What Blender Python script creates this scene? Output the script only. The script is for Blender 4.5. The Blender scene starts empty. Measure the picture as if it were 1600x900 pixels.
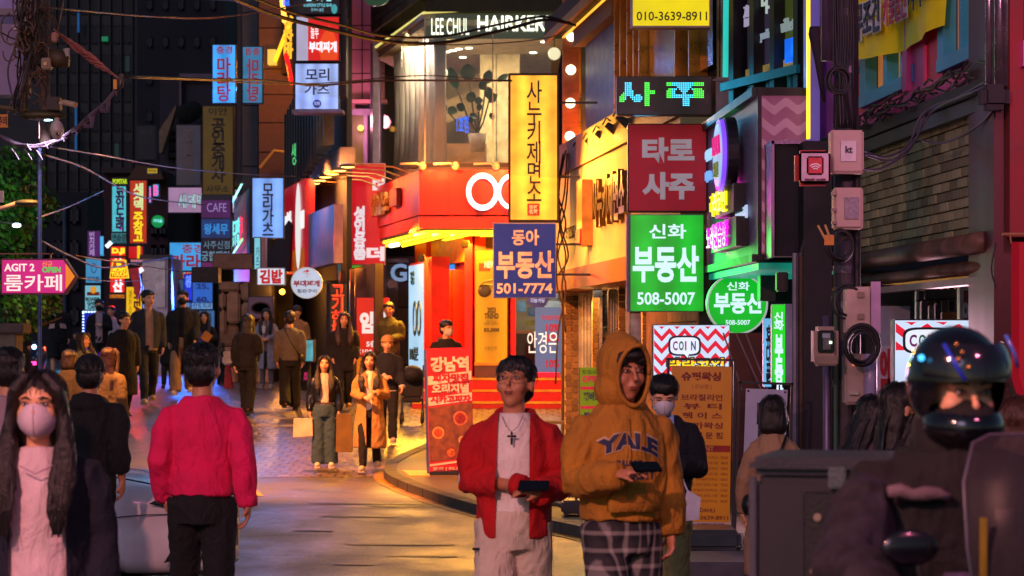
import bpy, bmesh, math, random
from mathutils import Vector, Matrix, noise
from mathutils.bvhtree import BVHTree
random.seed(7)
R = math.radians
sc = bpy.context.scene
COL = sc.collection
# ---------------------------------------------------------------- camera
F, CX, HZ, EYE = 3778.0, 800.0, 538.0, 1.8
cd = bpy.data.cameras.new('camera'); cam = bpy.data.objects.new('camera', cd); COL.objects.link(cam)
cam.location = (0, 0, EYE); cam.rotation_euler = (R(90), 0, 0)
cd.sensor_width = 36; cd.lens = F / 1600 * 36; cd.shift_y = (HZ - 450) / 1600
cd.clip_start = 0.1; cd.clip_end = 1500
cd.dof.use_dof = True; cd.dof.focus_distance = 19; cd.dof.aperture_fstop = 5.6
sc.camera = cam
# ---------------------------------------------------------------- world, moonlit city sky
w = bpy.data.worlds.new('World'); sc.world = w; w.use_nodes = True
nt = w.node_tree; bg = nt.nodes['Background']
sky = nt.nodes.new('ShaderNodeTexSky'); sky.sky_type = 'NISHITA'; sky.sun_disc = False
SUN_EL, SUN_AZ = 28, 205
sky.sun_elevation = R(SUN_EL); sky.sun_rotation = R(SUN_AZ)
sky.air_density = 1.2; sky.ozone_density = 4.0
nt.links.new(sky.outputs[0], bg.inputs[0]); bg.inputs[1].default_value = 0.036
sl = bpy.data.lights.new('sky_glow', 'SUN'); sl.energy = 0.32; sl.angle = R(20); sl.color = (.8, .55, 1.0)
so = bpy.data.objects.new('sky_glow', sl); COL.objects.link(so)
so.rotation_euler = (R(90 - SUN_EL), 0, R(180 - SUN_AZ)); so.location = (0, -5, 20)
sc.view_settings.view_transform = 'Standard'; sc.view_settings.look = 'None'
sc.view_settings.exposure = 0.0; sc.view_settings.gamma = 1
sc.cycles.use_denoising = True
sc.cycles.max_bounces = 6; sc.cycles.sample_clamp_indirect = 3.0
# ---------------------------------------------------------------- helpers
def X(px, Y): return (px - CX) / F * Y
def Z(py, Y): return EYE + (HZ - py) / F * Y
GP = [(-60, 0), (32.5, 0), (35, .11), (37, .28), (39.5, .5), (42, .68), (44, .85), (47, .95), (52, 1.05), (60, 1.15), (90, 1.4), (200, 1.6), (1600, 1.6)]
def ground(x, y):
    for (a, za), (b, zb) in zip(GP, GP[1:]):
        if y <= b:
            t = (y - a) / (b - a)
            return za + (zb - za) * t
    return 1.6
def tag(o, label=None, cat=None, group=None, kind=None):
    if label: o['label'] = label
    if cat: o['category'] = cat
    if group: o['group'] = group
    if kind: o['kind'] = kind
    return o
def thing(name, label, cat, loc=(0, 0, 0), rz=0, group=None):
    o = bpy.data.objects.new(name, None); COL.objects.link(o)
    o.location = loc; o.rotation_euler = (0, 0, rz); o.empty_display_size = .2
    return tag(o, label, cat, group)
class G:
    def __init__(s): s.v = []; s.f = []
    def add(s, vs, fs):
        n = len(s.v); s.v += [tuple(p) for p in vs]; s.f += [tuple(i + n for i in f) for f in fs]; return s
    def box(s, x0, x1, y0, y1, z0, z1):
        return s.add([(x0,y0,z0),(x1,y0,z0),(x1,y1,z0),(x0,y1,z0),(x0,y0,z1),(x1,y0,z1),(x1,y1,z1),(x0,y1,z1)],
                     [(0,3,2,1),(4,5,6,7),(0,1,5,4),(1,2,6,5),(2,3,7,6),(3,0,4,7)])
    def prism(s, pts, y0, y1):          # pts in x,z ; extruded along y
        n = len(pts)
        return s.add([(x, y0, z) for x, z in pts] + [(x, y1, z) for x, z in pts],
                     [tuple(range(n)), tuple(range(2*n-1, n-1, -1))] + [(i, i+n, (i+1) % n + n, (i+1) % n) for i in range(n)])
    def vprism(s, pts, z0, z1):         # pts in x,y ; extruded along z
        n = len(pts)
        return s.add([(x, y, z0) for x, y in pts] + [(x, y, z1) for x, y in pts],
                     [tuple(range(n-1, -1, -1)), tuple(range(n, 2*n))] + [(i, (i+1) % n, (i+1) % n + n, i+n) for i in range(n)])
    def tube(s, pts, rad, seg=8, caps=True):
        pts = [Vector(p) for p in pts]; n = len(pts)
        if not isinstance(rad, (list, tuple)): rad = [rad] * n
        t0 = (pts[1] - pts[0]).normalized()
        a = Vector((0, 0, 1)) if abs(t0.z) < .9 else Vector((1, 0, 0))
        u = t0.cross(a).normalized(); vs = []; fs = []
        for i, p in enumerate(pts):
            t = (pts[min(i+1, n-1)] - pts[max(i-1, 0)])
            t = t.normalized() if t.length > 1e-9 else t0
            u = (u - t * u.dot(t)); u = u.normalized() if u.length > 1e-6 else t.orthogonal().normalized()
            v = t.cross(u); r = rad[i]
            for k in range(seg):
                an = 2 * math.pi * k / seg
                vs.append(p + (u * math.cos(an) + v * math.sin(an)) * r)
        for i in range(n - 1):
            for k in range(seg):
                k2 = (k + 1) % seg
                fs.append((i*seg+k, i*seg+k2, (i+1)*seg+k2, (i+1)*seg+k))
        if caps:
            fs.append(tuple(range(seg-1, -1, -1))); fs.append(tuple((n-1)*seg + k for k in range(seg)))
        return s.add(vs, fs)
    def ell(s, c, r, seg=12, rings=8, M=None):
        if not isinstance(r, (list, tuple)): r = (r, r, r)
        vs = [Vector((0, 0, -r[2]))]; fs = []
        for i in range(1, rings):
            th = -math.pi/2 + math.pi * i / rings
            for k in range(seg):
                an = 2*math.pi*k/seg
                vs.append(Vector((math.cos(th)*math.cos(an)*r[0], math.cos(th)*math.sin(an)*r[1], math.sin(th)*r[2])))
        vs.append(Vector((0, 0, r[2]))); top = len(vs) - 1
        for k in range(seg):
            k2 = (k+1) % seg
            fs.append((0, 1+k2, 1+k)); fs.append((top, 1+(rings-2)*seg+k, 1+(rings-2)*seg+k2))
            for i in range(rings-2): fs.append((1+i*seg+k, 1+i*seg+k2, 1+(i+1)*seg+k2, 1+(i+1)*seg+k))
        vs = [v + Vector(c) for v in vs]
        if M: vs = [M @ v for v in vs]
        return s.add(vs, fs)
    def stack(s, L, seg=24, M=None, pw=1.0):    # L of (z, cx, cy, rx, ry)
        vs = []; fs = []; n = len(L)
        for z, cx, cy, rx, ry in L:
            for k in range(seg):
                an = 2*math.pi*k/seg; c, si = math.cos(an), math.sin(an)
                c = math.copysign(abs(c)**pw, c); si = math.copysign(abs(si)**pw, si)
                vs.append(Vector((cx + rx*c, cy + ry*si, z)))
        for i in range(n-1):
            for k in range(seg):
                k2 = (k+1) % seg; fs.append((i*seg+k, i*seg+k2, (i+1)*seg+k2, (i+1)*seg+k))
        fs.append(tuple(range(seg-1, -1, -1))); fs.append(tuple((n-1)*seg+k for k in range(seg)))
        if L[0][0] > L[-1][0]: fs = [f[::-1] for f in fs]
        if M: vs = [M @ v for v in vs]
        return s.add(vs, fs)
    def ring(s, c, r, t, y0, y1, seg=32, sx=1):       # annulus in xz plane
        vs = []; fs = []
        for k in range(seg):
            an = 2*math.pi*k/seg; a, b = math.cos(an), math.sin(an)
            for rr, y in ((r, y0), (r-t, y0), (r-t, y1), (r, y1)): vs.append((c[0]+rr*a*sx, y, c[1]+rr*b))
        for k in range(seg):
            p, q = k*4, ((k+1) % seg)*4
            for j in range(4): fs.append((p+j, p+(j+1) % 4, q+(j+1) % 4, q+j))
        return s.add(vs, fs)
    def disc(s, c, r, y0, y1, seg=32, rz=None):
        rz = rz or r
        return s.prism([(c[0]+r*math.cos(2*math.pi*k/seg), c[1]+rz*math.sin(2*math.pi*k/seg)) for k in range(seg)], y0, y1)
    def hgrid(s, x0, x1, y0, y1, nx, ny, fn):
        vs = []; fs = []
        for j in range(ny+1):
            for i in range(nx+1):
                x = x0+(x1-x0)*i/nx; y = y0+(y1-y0)*j/ny; vs.append((x, y, fn(x, y)))
        for j in range(ny):
            for i in range(nx): a = j*(nx+1)+i; fs.append((a, a+1, a+nx+2, a+nx+1))
        return s.add(vs, fs)
def mesh_of(name, g):
    me = bpy.data.meshes.new(name); me.from_pydata(g.v, [], g.f); return me
def wloc(o):
    v = Vector((0, 0, 0))
    while o: v += o.location; o = o.parent
    return v
def part(name, parent, g, mat, smooth=False, bevel=0, world=True, label=None):
    """one mesh object; world=True: g is in world coordinates and the parents are unrotated"""
    off = wloc(parent) if (parent and world) else Vector((0, 0, 0))
    if off.length: g.v = [(a-off.x, b-off.y, c-off.z) for a, b, c in g.v]
    me = mesh_of(name, g)
    if bevel:
        bm = bmesh.new(); bm.from_mesh(me)
        bmesh.ops.recalc_face_normals(bm, faces=bm.faces)
        bmesh.ops.bevel(bm, geom=[e for e in bm.edges if len(e.link_faces) == 2 and e.calc_face_angle(0) > .5], offset=bevel, segments=2, affect='EDGES', clamp_overlap=True)
        bm.to_mesh(me); bm.free()
    else:
        bm = bmesh.new(); bm.from_mesh(me); bmesh.ops.recalc_face_normals(bm, faces=bm.faces); bm.to_mesh(me); bm.free()
    if smooth:
        for p in me.polygons: p.use_smooth = True
    me.materials.append(mat)
    o = bpy.data.objects.new(name, me); COL.objects.link(o)
    if parent: o.parent = parent
    if label: o['label'] = label
    return o
def piece(name, parent, me, loc, rz=0):
    o = bpy.data.objects.new(name, me); COL.objects.link(o); o.parent = parent
    o.location = Vector(loc) - wloc(parent); o.rotation_euler = (0, 0, rz); return o
def top(name, g, mat, label, cat, group=None, **k):   # thing that is one mesh
    return tag(part(name, None, g, mat, **k), label, cat, group)
def struct(name, g, mat, **k):
    return tag(part(name, None, g, mat, **k), kind='structure')
def pbox(px0, py0, px1, py1, Y, depth=.3, g=None):    # box facing the camera
    return (g or G()).box(X(px0, Y), X(px1, Y), Y, Y+depth, Z(py1, Y), Z(py0, Y))
class Wall:
    """vertical plane through two image columns at two distances"""
    def __init__(s, pa, Ya, pb, Yb):
        s.a = Vector((X(pa, Ya), Ya)); s.b = Vector((X(pb, Yb), Yb)); s.d = (s.b-s.a).normalized(); s.L = (s.b-s.a).length
        s.n = Vector((s.d.y, -s.d.x))
        if s.n.dot(-s.a) < 0: s.n = -s.n
        s.rz = math.atan2(s.d.y, s.d.x)
    def u(s, px):
        t = (px-CX)/F; a, d = s.a, s.d      # a.x+u d.x = t (a.y+u d.y)
        return (t*a.y - a.x) / (d.x - t*d.y)
    def Y(s, px): return s.a.y + s.u(px)*s.d.y
    def z(s, px, py): return Z(py, s.Y(px))
    def pt(s, u, o=0, z=0):
        p = s.a + s.d*u + s.n*o; return Vector((p.x, p.y, z))
    def box(s, u0, u1, z0, z1, o0, o1, g=None):
        g = g or G(); P = [s.pt(u0, o0, z0), s.pt(u1, o0, z0), s.pt(u1, o1, z0), s.pt(u0, o1, z0)]
        return g.add(P + [Vector((p.x, p.y, z1)) for p in P], [(0,3,2,1),(4,5,6,7),(0,1,5,4),(1,2,6,5),(2,3,7,6),(3,0,4,7)])
# ---------------------------------------------------------------- materials
MATS = {}
def lin(c):
    if isinstance(c, str):
        c = [int(c[i:i+2], 16)/255 for i in (0, 2, 4)]
        c = [x/12.92 if x <= .04045 else ((x+.055)/1.055)**2.4 for x in c]
    return (*c, 1)
def M(col, rough=.7, metal=0, var=.25, scale=6, bump=.15, bscale=80, key=None, rnd=0, stretch=(1, 1, 1), coat=0, alpha=1, trans=0, sss=0, spec=.5, dirt=0):
    k = key or (str(col), rough, metal, var, scale, bump, bscale, rnd, stretch, coat, alpha, trans, sss, spec, dirt)
    if k in MATS: return MATS[k]
    m = bpy.data.materials.new('surface'); m.use_nodes = True; t = m.node_tree; N = t.nodes; b = N['Principled BSDF']; L = t.links.new
    c = lin(col)
    b.inputs['Roughness'].default_value = rough; b.inputs['Metallic'].default_value = metal
    b.inputs['Coat Weight'].default_value = coat; b.inputs['Transmission Weight'].default_value = trans
    b.inputs['Alpha'].default_value = alpha; b.inputs['Specular IOR Level'].default_value = spec
    if sss:
        b.inputs['Subsurface Weight'].default_value = sss; b.inputs['Subsurface Radius'].default_value = (.03, .012, .006); b.inputs['Subsurface Scale'].default_value = .3
    tc = N.new('ShaderNodeTexCoord'); mp = N.new('ShaderNodeMapping'); mp.inputs['Scale'].default_value = stretch
    L(tc.outputs['Object'], mp.inputs[0])
    n = N.new('ShaderNodeTexNoise'); n.inputs['Scale'].default_value = scale; n.inputs['Detail'].default_value = 5; L(mp.outputs[0], n.inputs['Vector'])
    rp = N.new('ShaderNodeMapRange'); rp.inputs['From Min'].default_value = .3; rp.inputs['From Max'].default_value = .7
    rp.inputs['To Min'].default_value = 1-var; rp.inputs['To Max'].default_value = 1+var; L(n.outputs['Fac'], rp.inputs['Value'])
    mul = N.new('ShaderNodeVectorMath'); mul.operation = 'SCALE'; mul.inputs[0].default_value = c[:3]; L(rp.outputs[0], mul.inputs['Scale'])
    out = mul.outputs[0]
    if rnd:
        oi = N.new('ShaderNodeObjectInfo'); r2 = N.new('ShaderNodeMapRange'); r2.inputs['To Min'].default_value = 1-rnd; r2.inputs['To Max'].default_value = 1+rnd
        L(oi.outputs['Random'], r2.inputs['Value']); m2 = N.new('ShaderNodeVectorMath'); m2.operation = 'SCALE'; L(out, m2.inputs[0]); L(r2.outputs[0], m2.inputs['Scale']); out = m2.outputs[0]
    if dirt:
        n3 = N.new('ShaderNodeTexNoise'); n3.inputs['Scale'].default_value = 1.7; n3.inputs['Detail'].default_value = 8; n3.inputs['Roughness'].default_value = .7; L(tc.outputs['Object'], n3.inputs['Vector'])
        r3 = N.new('ShaderNodeMapRange'); r3.inputs['From Min'].default_value = .5; r3.inputs['From Max'].default_value = .68; r3.inputs['To Min'].default_value = 1; r3.inputs['To Max'].default_value = 1-dirt
        L(n3.outputs['Fac'], r3.inputs['Value']); m3 = N.new('ShaderNodeVectorMath'); m3.operation = 'SCALE'; L(out, m3.inputs[0]); L(r3.outputs[0], m3.inputs['Scale']); out = m3.outputs[0]
    L(out, b.inputs['Base Color'])
    if rough < 1:
        rr = N.new('ShaderNodeMapRange'); rr.inputs['To Min'].default_value = max(.02, rough-.12); rr.inputs['To Max'].default_value = min(1, rough+.12); L(n.outputs['Fac'], rr.inputs['Value']); L(rr.outputs[0], b.inputs['Roughness'])
    if bump:
        n2 = N.new('ShaderNodeTexNoise'); n2.inputs['Scale'].default_value = bscale; n2.inputs['Detail'].default_value = 3; L(mp.outputs[0], n2.inputs['Vector'])
        bp = N.new('ShaderNodeBump'); bp.inputs['Strength'].default_value = bump; bp.inputs['Distance'].default_value = .01; L(n2.outputs['Fac'], bp.inputs['Height']); L(bp.outputs[0], b.inputs['Normal'])
    MATS[k] = m; return m
def E(col, s=1.0, var=.12, scale=2.5, rough=.35, band=0):
    """glowing surface: backlit acrylic, LED, neon, or an unlit part given a glow"""
    k = ('E', str(col), s, var, scale, rough, band)
    if k in MATS: return MATS[k]
    m = bpy.data.materials.new('lit'); m.use_nodes = True; t = m.node_tree; N = t.nodes; b = N['Principled BSDF']; L = t.links.new
    c = lin(col); b.inputs['Base Color'].default_value = tuple(x*.15 for x in c[:3]) + (1,); b.inputs['Roughness'].default_value = rough
    b.inputs['Emission Color'].default_value = c; b.inputs['Emission Strength'].default_value = s
    if var:
        tc = N.new('ShaderNodeTexCoord'); n = N.new('ShaderNodeTexNoise'); n.inputs['Scale'].default_value = scale; n.inputs['Detail'].default_value = 2; L(tc.outputs['Object'], n.inputs['Vector'])
        r = N.new('ShaderNodeMapRange'); r.inputs['From Min'].default_value = .3; r.inputs['From Max'].default_value = .7; r.inputs['To Min'].default_value = s*(1-var); r.inputs['To Max'].default_value = s*(1+var)
        L(n.outputs['Fac'], r.inputs['Value']); o = r.outputs[0]
        if band:   # brighter bands painted into the glow where tubes stand behind
            wv = N.new('ShaderNodeTexWave'); wv.inputs['Scale'].default_value = band; wv.wave_profile = 'SIN'; wv.bands_direction = 'X'; L(tc.outputs['Object'], wv.inputs['Vector'])
            r2 = N.new('ShaderNodeMapRange'); r2.inputs['To Min'].default_value = .8; r2.inputs['To Max'].default_value = 1.3; L(wv.outputs['Fac'], r2.inputs['Value'])
            mm = N.new('ShaderNodeMath'); mm.operation = 'MULTIPLY'; L(o, mm.inputs[0]); L(r2.outputs[0], mm.inputs[1]); o = mm.outputs[0]
        L(o, b.inputs['Emission Strength'])
    MATS[k] = m; return m
def glass(tint='8a9a9a', alpha=.12):
    k = ('glass', tint, alpha)
    if k in MATS: return MATS[k]
    m = bpy.data.materials.new('glass'); m.use_nodes = True; t = m.node_tree; N = t.nodes; L = t.links.new
    for n in list(N): N.remove(n)
    o = N.new('ShaderNodeOutputMaterial'); tr = N.new('ShaderNodeBsdfTransparent'); gl = N.new('ShaderNodeBsdfGlossy'); mx = N.new('ShaderNodeMixShader'); fr = None
    c = lin(tint); tr.inputs[0].default_value = tuple(1-(1-x)*alpha*3 for x in c[:3]) + (1,); gl.inputs['Roughness'].default_value = .03
    mx.inputs[0].default_value = .07; L(tr.outputs[0], mx.inputs[1]); L(gl.outputs[0], mx.inputs[2]); L(mx.outputs[0], o.inputs[0])
    MATS[k] = m; return m
# ---------------------------------------------------------------- lettering
TCACHE = {}
def tmesh(s, bold, depth):
    k = (s, bold, depth)
    if k in TCACHE: return TCACHE[k]
    cu = bpy.data.curves.new('t', 'FONT'); cu.body = s; cu.size = 1; cu.offset = bold; cu.extrude = .5; cu.align_x = 'CENTER'
    cu.resolution_u = 3; cu.space_line = .82
    o = bpy.data.objects.new('t', cu); me = o.to_mesh()
    vs = [tuple(v.co) for v in me.vertices]; fs = [tuple(p.vertices) for p in me.polygons]
    o.to_mesh_clear(); bpy.data.objects.remove(o); bpy.data.curves.remove(cu)
    xs = [v[0] for v in vs]; ys = [v[1] for v in vs]
    if not xs: xs = [0, 1]; ys = [0, 1]
    a, b, c, d = min(xs), max(xs), min(ys), max(ys)
    vs = [((v[0]-a)/(b-a or 1), (v[1]-c)/(d-c or 1), v[2]) for v in vs]
    TCACHE[k] = (vs, fs); return TCACHE[k]
def text(parent, s, box, mat, y=0, bold=.03, depth=.008, vert=False, name='lettering', world=None, shear=0, rot=None):
    if world is None: world = abs(y) > 5
    """box = x0,z0,x1,z1 in the parent's frame; the letters stand depth proud of y"""
    if vert: s = '\n'.join(s)
    vs, fs = tmesh(s, bold, 1)
    x0, z0, x1, z1 = box
    g = G()
    if rot:  # text turned a quarter clockwise
        V = [(x0 + b*(x1-x0), y-depth+(.5-c)*depth, z1 - a*(z1-z0)) for a, b, c in vs]
    else:
        V = [(x0 + a*(x1-x0) + shear*(b-.5)*(z1-z0), y-depth*.5-c*depth, z0 + b*(z1-z0)) for a, b, c in vs]
    g.add(V, fs)
    return part(name, parent, g, mat, world=world)
def CL(col, rough=.88):
    """cloth: weave plus soft creases"""
    m = M(col, rough, var=.16, scale=5, bump=.3, bscale=160, key=('cloth', str(col), rough)); t = m.node_tree; N = t.nodes; L = t.links.new
    if 'crease' in N: return m
    b = N['Principled BSDF']; old = b.inputs['Normal'].links[0].from_node
    tc = N['Texture Coordinate']; mp = N.new('ShaderNodeMapping'); mp.inputs['Scale'].default_value = (9, 9, 4.5); mp.inputs['Rotation'].default_value = (.5, .4, 0); L(tc.outputs['Object'], mp.inputs[0])
    n = N.new('ShaderNodeTexNoise'); n.name = 'crease'; n.inputs['Scale'].default_value = 1.6; n.inputs['Detail'].default_value = 3; n.inputs['Distortion'].default_value = 1.6; L(mp.outputs[0], n.inputs['Vector'])
    bp = N.new('ShaderNodeBump'); bp.inputs['Strength'].default_value = .45; bp.inputs['Distance'].default_value = .04; L(n.outputs['Fac'], bp.inputs['Height']); L(old.outputs[0], bp.inputs['Normal']); L(bp.outputs[0], b.inputs['Normal'])
    return m
WHITE_E = E('ffffff', 1.0, 0)
DARKM = M('1a1a1e', .5, var=.3)
def sign(px0, py0, px1, py1, Y, label, face, texts=(), depth=.14, frame='2a2a30', yaw=0, name='shop_sign', cat='sign', group=None, bracket=None, fw=.02, frough=.5):
    """a lightbox: body, face, lettering, bracket. texts: (string, u0,v0,u1,v1, material[, bold, vert])  v down from top, 0..1"""
    x0, x1, z0, z1 = X(px0, Y), X(px1, Y), Z(py1, Y), Z(py0, Y)
    cx = (x0+x1)/2; w_, h = (x1-x0), (z1-z0)
    if yaw: w_ = w_/abs(math.cos(yaw)) if abs(math.cos(yaw)) > .3 else w_
    t = thing(name, label, cat, (cx, Y, z0), yaw, group)
    part('casing', t, G().box(-w_/2, w_/2, .004, depth, 0, h), M(frame, frough, .3), world=False, bevel=.008)
    fm = face if not isinstance(face, str) else E(face)
    part('face', t, G().box(-w_/2+fw, w_/2-fw, 0, .01, fw, h-fw), fm, world=False)
    for tx in texts:
        s, u0, v0, u1, v1, m = tx[:6]; bold = tx[6] if len(tx) > 6 else .03; vert = tx[7] if len(tx) > 7 else False
        rot = tx[8] if len(tx) > 8 else None
        if s.startswith('#'):   # plain shape
            g = G()
            if s == '#rect': g.box(-w_/2+u0*w_, -w_/2+u1*w_, -.004, 0, h*(1-v1), h*(1-v0))
            elif s == '#disc': g.disc((-w_/2+(u0+u1)/2*w_, h*(1-(v0+v1)/2)), (u1-u0)*w_/2, -.004, 0, rz=(v1-v0)*h/2)
            part('panel', t, g, m, world=False)
        else:
            text(t, s, (-w_/2+u0*w_, h*(1-v1), -w_/2+u1*w_, h*(1-v0)), m, y=-.001, bold=bold, vert=vert, rot=rot, depth=.006 if bold < .05 else .012)
    if bracket:   # (side, z fraction list): steel arms back to the wall
        for zf in bracket[1]:
            L0 = bracket[0]
            part('bracket', t, G().box(min(0, L0), max(0, L0), depth*.4, depth*.4+.03, h*zf, h*zf+.03), M('3a3a3e', .5, .6), world=False)
    return t
def round_sign(px, py, rpx, Y, label, face, texts=(), rim='d8dde0', depth=.12, bracket=0):
    r = rpx*Y/F; c = (X(px, Y), Z(py, Y))
    t = thing('round_sign', label, 'sign', (c[0], Y, c[1]-r))
    g = G().disc((0, r), r, .004, depth, 40); part('casing', t, g, M(rim, .4, .1), world=False)
    part('face', t, G().disc((0, r), r*.94, 0, .01, 40), face, world=False)
    part('rim', t, G().ring((0, r), r, r*.06, -.01, .01, 40), E(rim, .55, 0), world=False)
    for tx in texts:
        s, u0, v0, u1, v1, m = tx[:6]
        text(t, s, (-r+u0*2*r, 2*r*(1-v1), -r+u1*2*r, 2*r*(1-v0)), m, bold=tx[6] if len(tx) > 6 else .03)
    if bracket: part('bracket', t, G().box(min(0, bracket), max(0, bracket), depth*.4, depth*.4+.03, r*1.0, r*1.0+.03), M('3a3a3e', .5, .6), world=False)
    return t
def wire(name, pts, r, mat, label, cat='cable', group=None, seg=6, sag=0, n=14):
    """pts: list of (px,py,Y); smooth path"""
    P = [Vector((X(a, c), c, Z(b, c))) for a, b, c in pts]
    out = []
    if len(P) == 2:
        for i in range(n+1):
            t = i/n; out.append(P[0].lerp(P[1], t) - Vector((0, 0, sag*4*t*(1-t))))
    else:
        Q = [P[0]*2-P[1]] + P + [P[-1]*2-P[-2]]
        for i in range(1, len(Q)-2):
            for k in range(6):
                t = k/6; a, b, c, d = Q[i-1], Q[i], Q[i+1], Q[i+2]
                out.append(.5*((2*b)+(c-a)*t+(2*a-5*b+4*c-d)*t*t+(3*b-a-3*c+d)*t**3))
        out.append(P[-1])
    return out if mat is None else top(name, G().tube(out, r, seg), mat, label, cat, group, smooth=True)
# ================================================================ ground
def tex_ground():
    m = bpy.data.materials.new('asphalt'); m.use_nodes = True; t = m.node_tree; N = t.nodes; L = t.links.new; b = N['Principled BSDF']
    tc = N.new('ShaderNodeTexCoord'); mp = N.new('ShaderNodeMapping'); L(tc.outputs['Object'], mp.inputs[0]); mp.inputs['Scale'].default_value = (1, .45, 1)
    n = N.new('ShaderNodeTexNoise'); n.inputs['Scale'].default_value = 1.1; n.inputs['Detail'].default_value = 9; n.inputs['Roughness'].default_value = .65; L(mp.outputs[0], n.inputs['Vector'])
    cr = N.new('ShaderNodeValToRGB'); cr.color_ramp.elements[0].position = .32; cr.color_ramp.elements[0].color = (.045, .041, .042, 1)
    cr.color_ramp.elements[1].position = .72; cr.color_ramp.elements[1].color = (.125, .112, .105, 1); L(n.outputs['Fac'], cr.inputs[0])
    n2 = N.new('ShaderNodeTexNoise'); n2.inputs['Scale'].default_value = 38; n2.inputs['Detail'].default_value = 2; L(tc.outputs['Object'], n2.inputs['Vector'])
    mx = N.new('ShaderNodeMix'); mx.data_type = 'RGBA'; mx.blend_type = 'OVERLAY'; mx.inputs[0].default_value = .85; L(cr.outputs[0], mx.inputs[6]); L(n2.outputs['Fac'], mx.inputs[7])
    # tar cracks running across the lane
    mp2 = N.new('ShaderNodeMapping'); mp2.inputs['Scale'].default_value = (.16, .55, 1); L(tc.outputs['Object'], mp2.inputs[0])
    vo = N.new('ShaderNodeTexVoronoi'); vo.feature = 'DISTANCE_TO_EDGE'; vo.inputs['Scale'].default_value = 1; 
    nd = N.new('ShaderNodeTexNoise'); nd.inputs['Scale'].default_value = 1.5; L(mp2.outputs[0], nd.inputs['Vector'])
    ad = N.new('ShaderNodeMix'); ad.data_type = 'RGBA'; ad.inputs[0].default_value = .25; L(mp2.outputs[0], ad.inputs[6]); L(nd.outputs['Color'], ad.inputs[7]); L(ad.outputs[2], vo.inputs['Vector'])
    r = N.new('ShaderNodeMapRange'); r.inputs['From Max'].default_value = .012; r.inputs['To Min'].default_value = .35; L(vo.outputs[0], r.inputs['Value'])
    ms = N.new('ShaderNodeVectorMath'); ms.operation = 'SCALE'; L(mx.outputs[2], ms.inputs[0]); L(r.outputs[0], ms.inputs['Scale']); L(ms.outputs[0], b.inputs['Base Color'])
    rr = N.new('ShaderNodeMapRange'); rr.inputs['From Min'].default_value = .35; rr.inputs['From Max'].default_value = .65; rr.inputs['To Min'].default_value = .34; rr.inputs['To Max'].default_value = .62; L(n.outputs['Fac'], rr.inputs['Value']); L(rr.outputs[0], b.inputs['Roughness'])
    nb = N.new('ShaderNodeTexNoise'); nb.inputs['Scale'].default_value = 34; nb.inputs['Detail'].default_value = 8; mpb = N.new('ShaderNodeMapping'); mpb.inputs['Scale'].default_value = (.6, .8, 1); L(tc.outputs['Object'], mpb.inputs[0]); L(mpb.outputs[0], nb.inputs['Vector'])
    bp = N.new('ShaderNodeBump'); bp.inputs['Strength'].default_value = .9; bp.inputs['Distance'].default_value = .012; L(nb.outputs['Fac'], bp.inputs['Height']); L(bp.outputs[0], b.inputs['Normal'])
    return m
def tex_pavers():
    m = bpy.data.materials.new('pavers'); m.use_nodes = True; t = m.node_tree; N = t.nodes; L = t.links.new; b = N['Principled BSDF']
    tc = N.new('ShaderNodeTexCoord'); br = N.new('ShaderNodeTexBrick'); br.inputs['Scale'].default_value = 1; br.inputs['Brick Width'].default_value = .2; br.inputs['Row Height'].default_value = .3
    br.inputs['Mortar Size'].default_value = .018; br.inputs['Color1'].default_value = (.17, .13, .10, 1); br.inputs['Color2'].default_value = (.10, .08, .065, 1); br.inputs['Mortar'].default_value = (.02, .017, .015, 1)
    L(tc.outputs['Object'], br.inputs[0]); n = N.new('ShaderNodeTexNoise'); n.inputs['Scale'].default_value = 2; n.inputs['Detail'].default_value = 6; L(tc.outputs['Object'], n.inputs['Vector'])
    mx = N.new('ShaderNodeMix'); mx.data_type = 'RGBA'; mx.blend_type = 'OVERLAY'; mx.inputs[0].default_value = .7; L(br.outputs[0], mx.inputs[6]); L(n.outputs['Fac'], mx.inputs[7]); L(mx.outputs[2], b.inputs['Base Color'])
    b.inputs['Roughness'].default_value = .3
    bp = N.new('ShaderNodeBump'); bp.inputs['Strength'].default_value = 1; bp.inputs['Distance'].default_value = .05; bp.invert = True; L(br.outputs['Fac'], bp.inputs['Height'])
    nb = N.new('ShaderNodeTexNoise'); nb.inputs['Scale'].default_value = 9; L(tc.outputs['Object'], nb.inputs['Vector']); b2 = N.new('ShaderNodeBump'); b2.inputs['Strength'].default_value = .5; b2.inputs['Distance'].default_value = .04; L(nb.outputs['Fac'], b2.inputs['Height']); L(bp.outputs[0], b2.inputs['Normal']); L(b2.outputs[0], b.inputs['Normal'])
    return m
ASPH = tex_ground()
ys = [-60, -20, 0, 8, 16, 24, 32.5, 35, 37, 39.5, 42, 44, 47, 52, 60, 75, 90, 200, 500, 1600]
g = G(); xs = [-600, -60, -20, -8, -3, 0, 3, 8, 20, 60, 600]
g.v = [(x, y, ground(x, y)) for y in ys for x in xs]; nx = len(xs)
g.f = [(j*nx+i, j*nx+i+1, (j+1)*nx+i+1, (j+1)*nx+i) for j in range(len(ys)-1) for i in range(nx-1)]
struct('road', g, ASPH)
# brick paved stretch up to the red steps
g = G(); rows = [32.6, 35, 37, 39.5, 42, 44, 47]
lx = [-3.6, -4.3, -4.4, -4.6, -4.9, -5.2, -5.5]; rx = [-1.0, -.4, 1.2, 1.6, 2, 2, 2]
for y, a, b in zip(rows, lx, rx): g.v += [(a, y, ground(0, y)+.004), (b, y, ground(0, y)+.004)]
g.f = [(2*i, 2*i+1, 2*i+3, 2*i+2) for i in range(len(rows)-1)]
struct('paved_road', g, tex_pavers())
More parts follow.
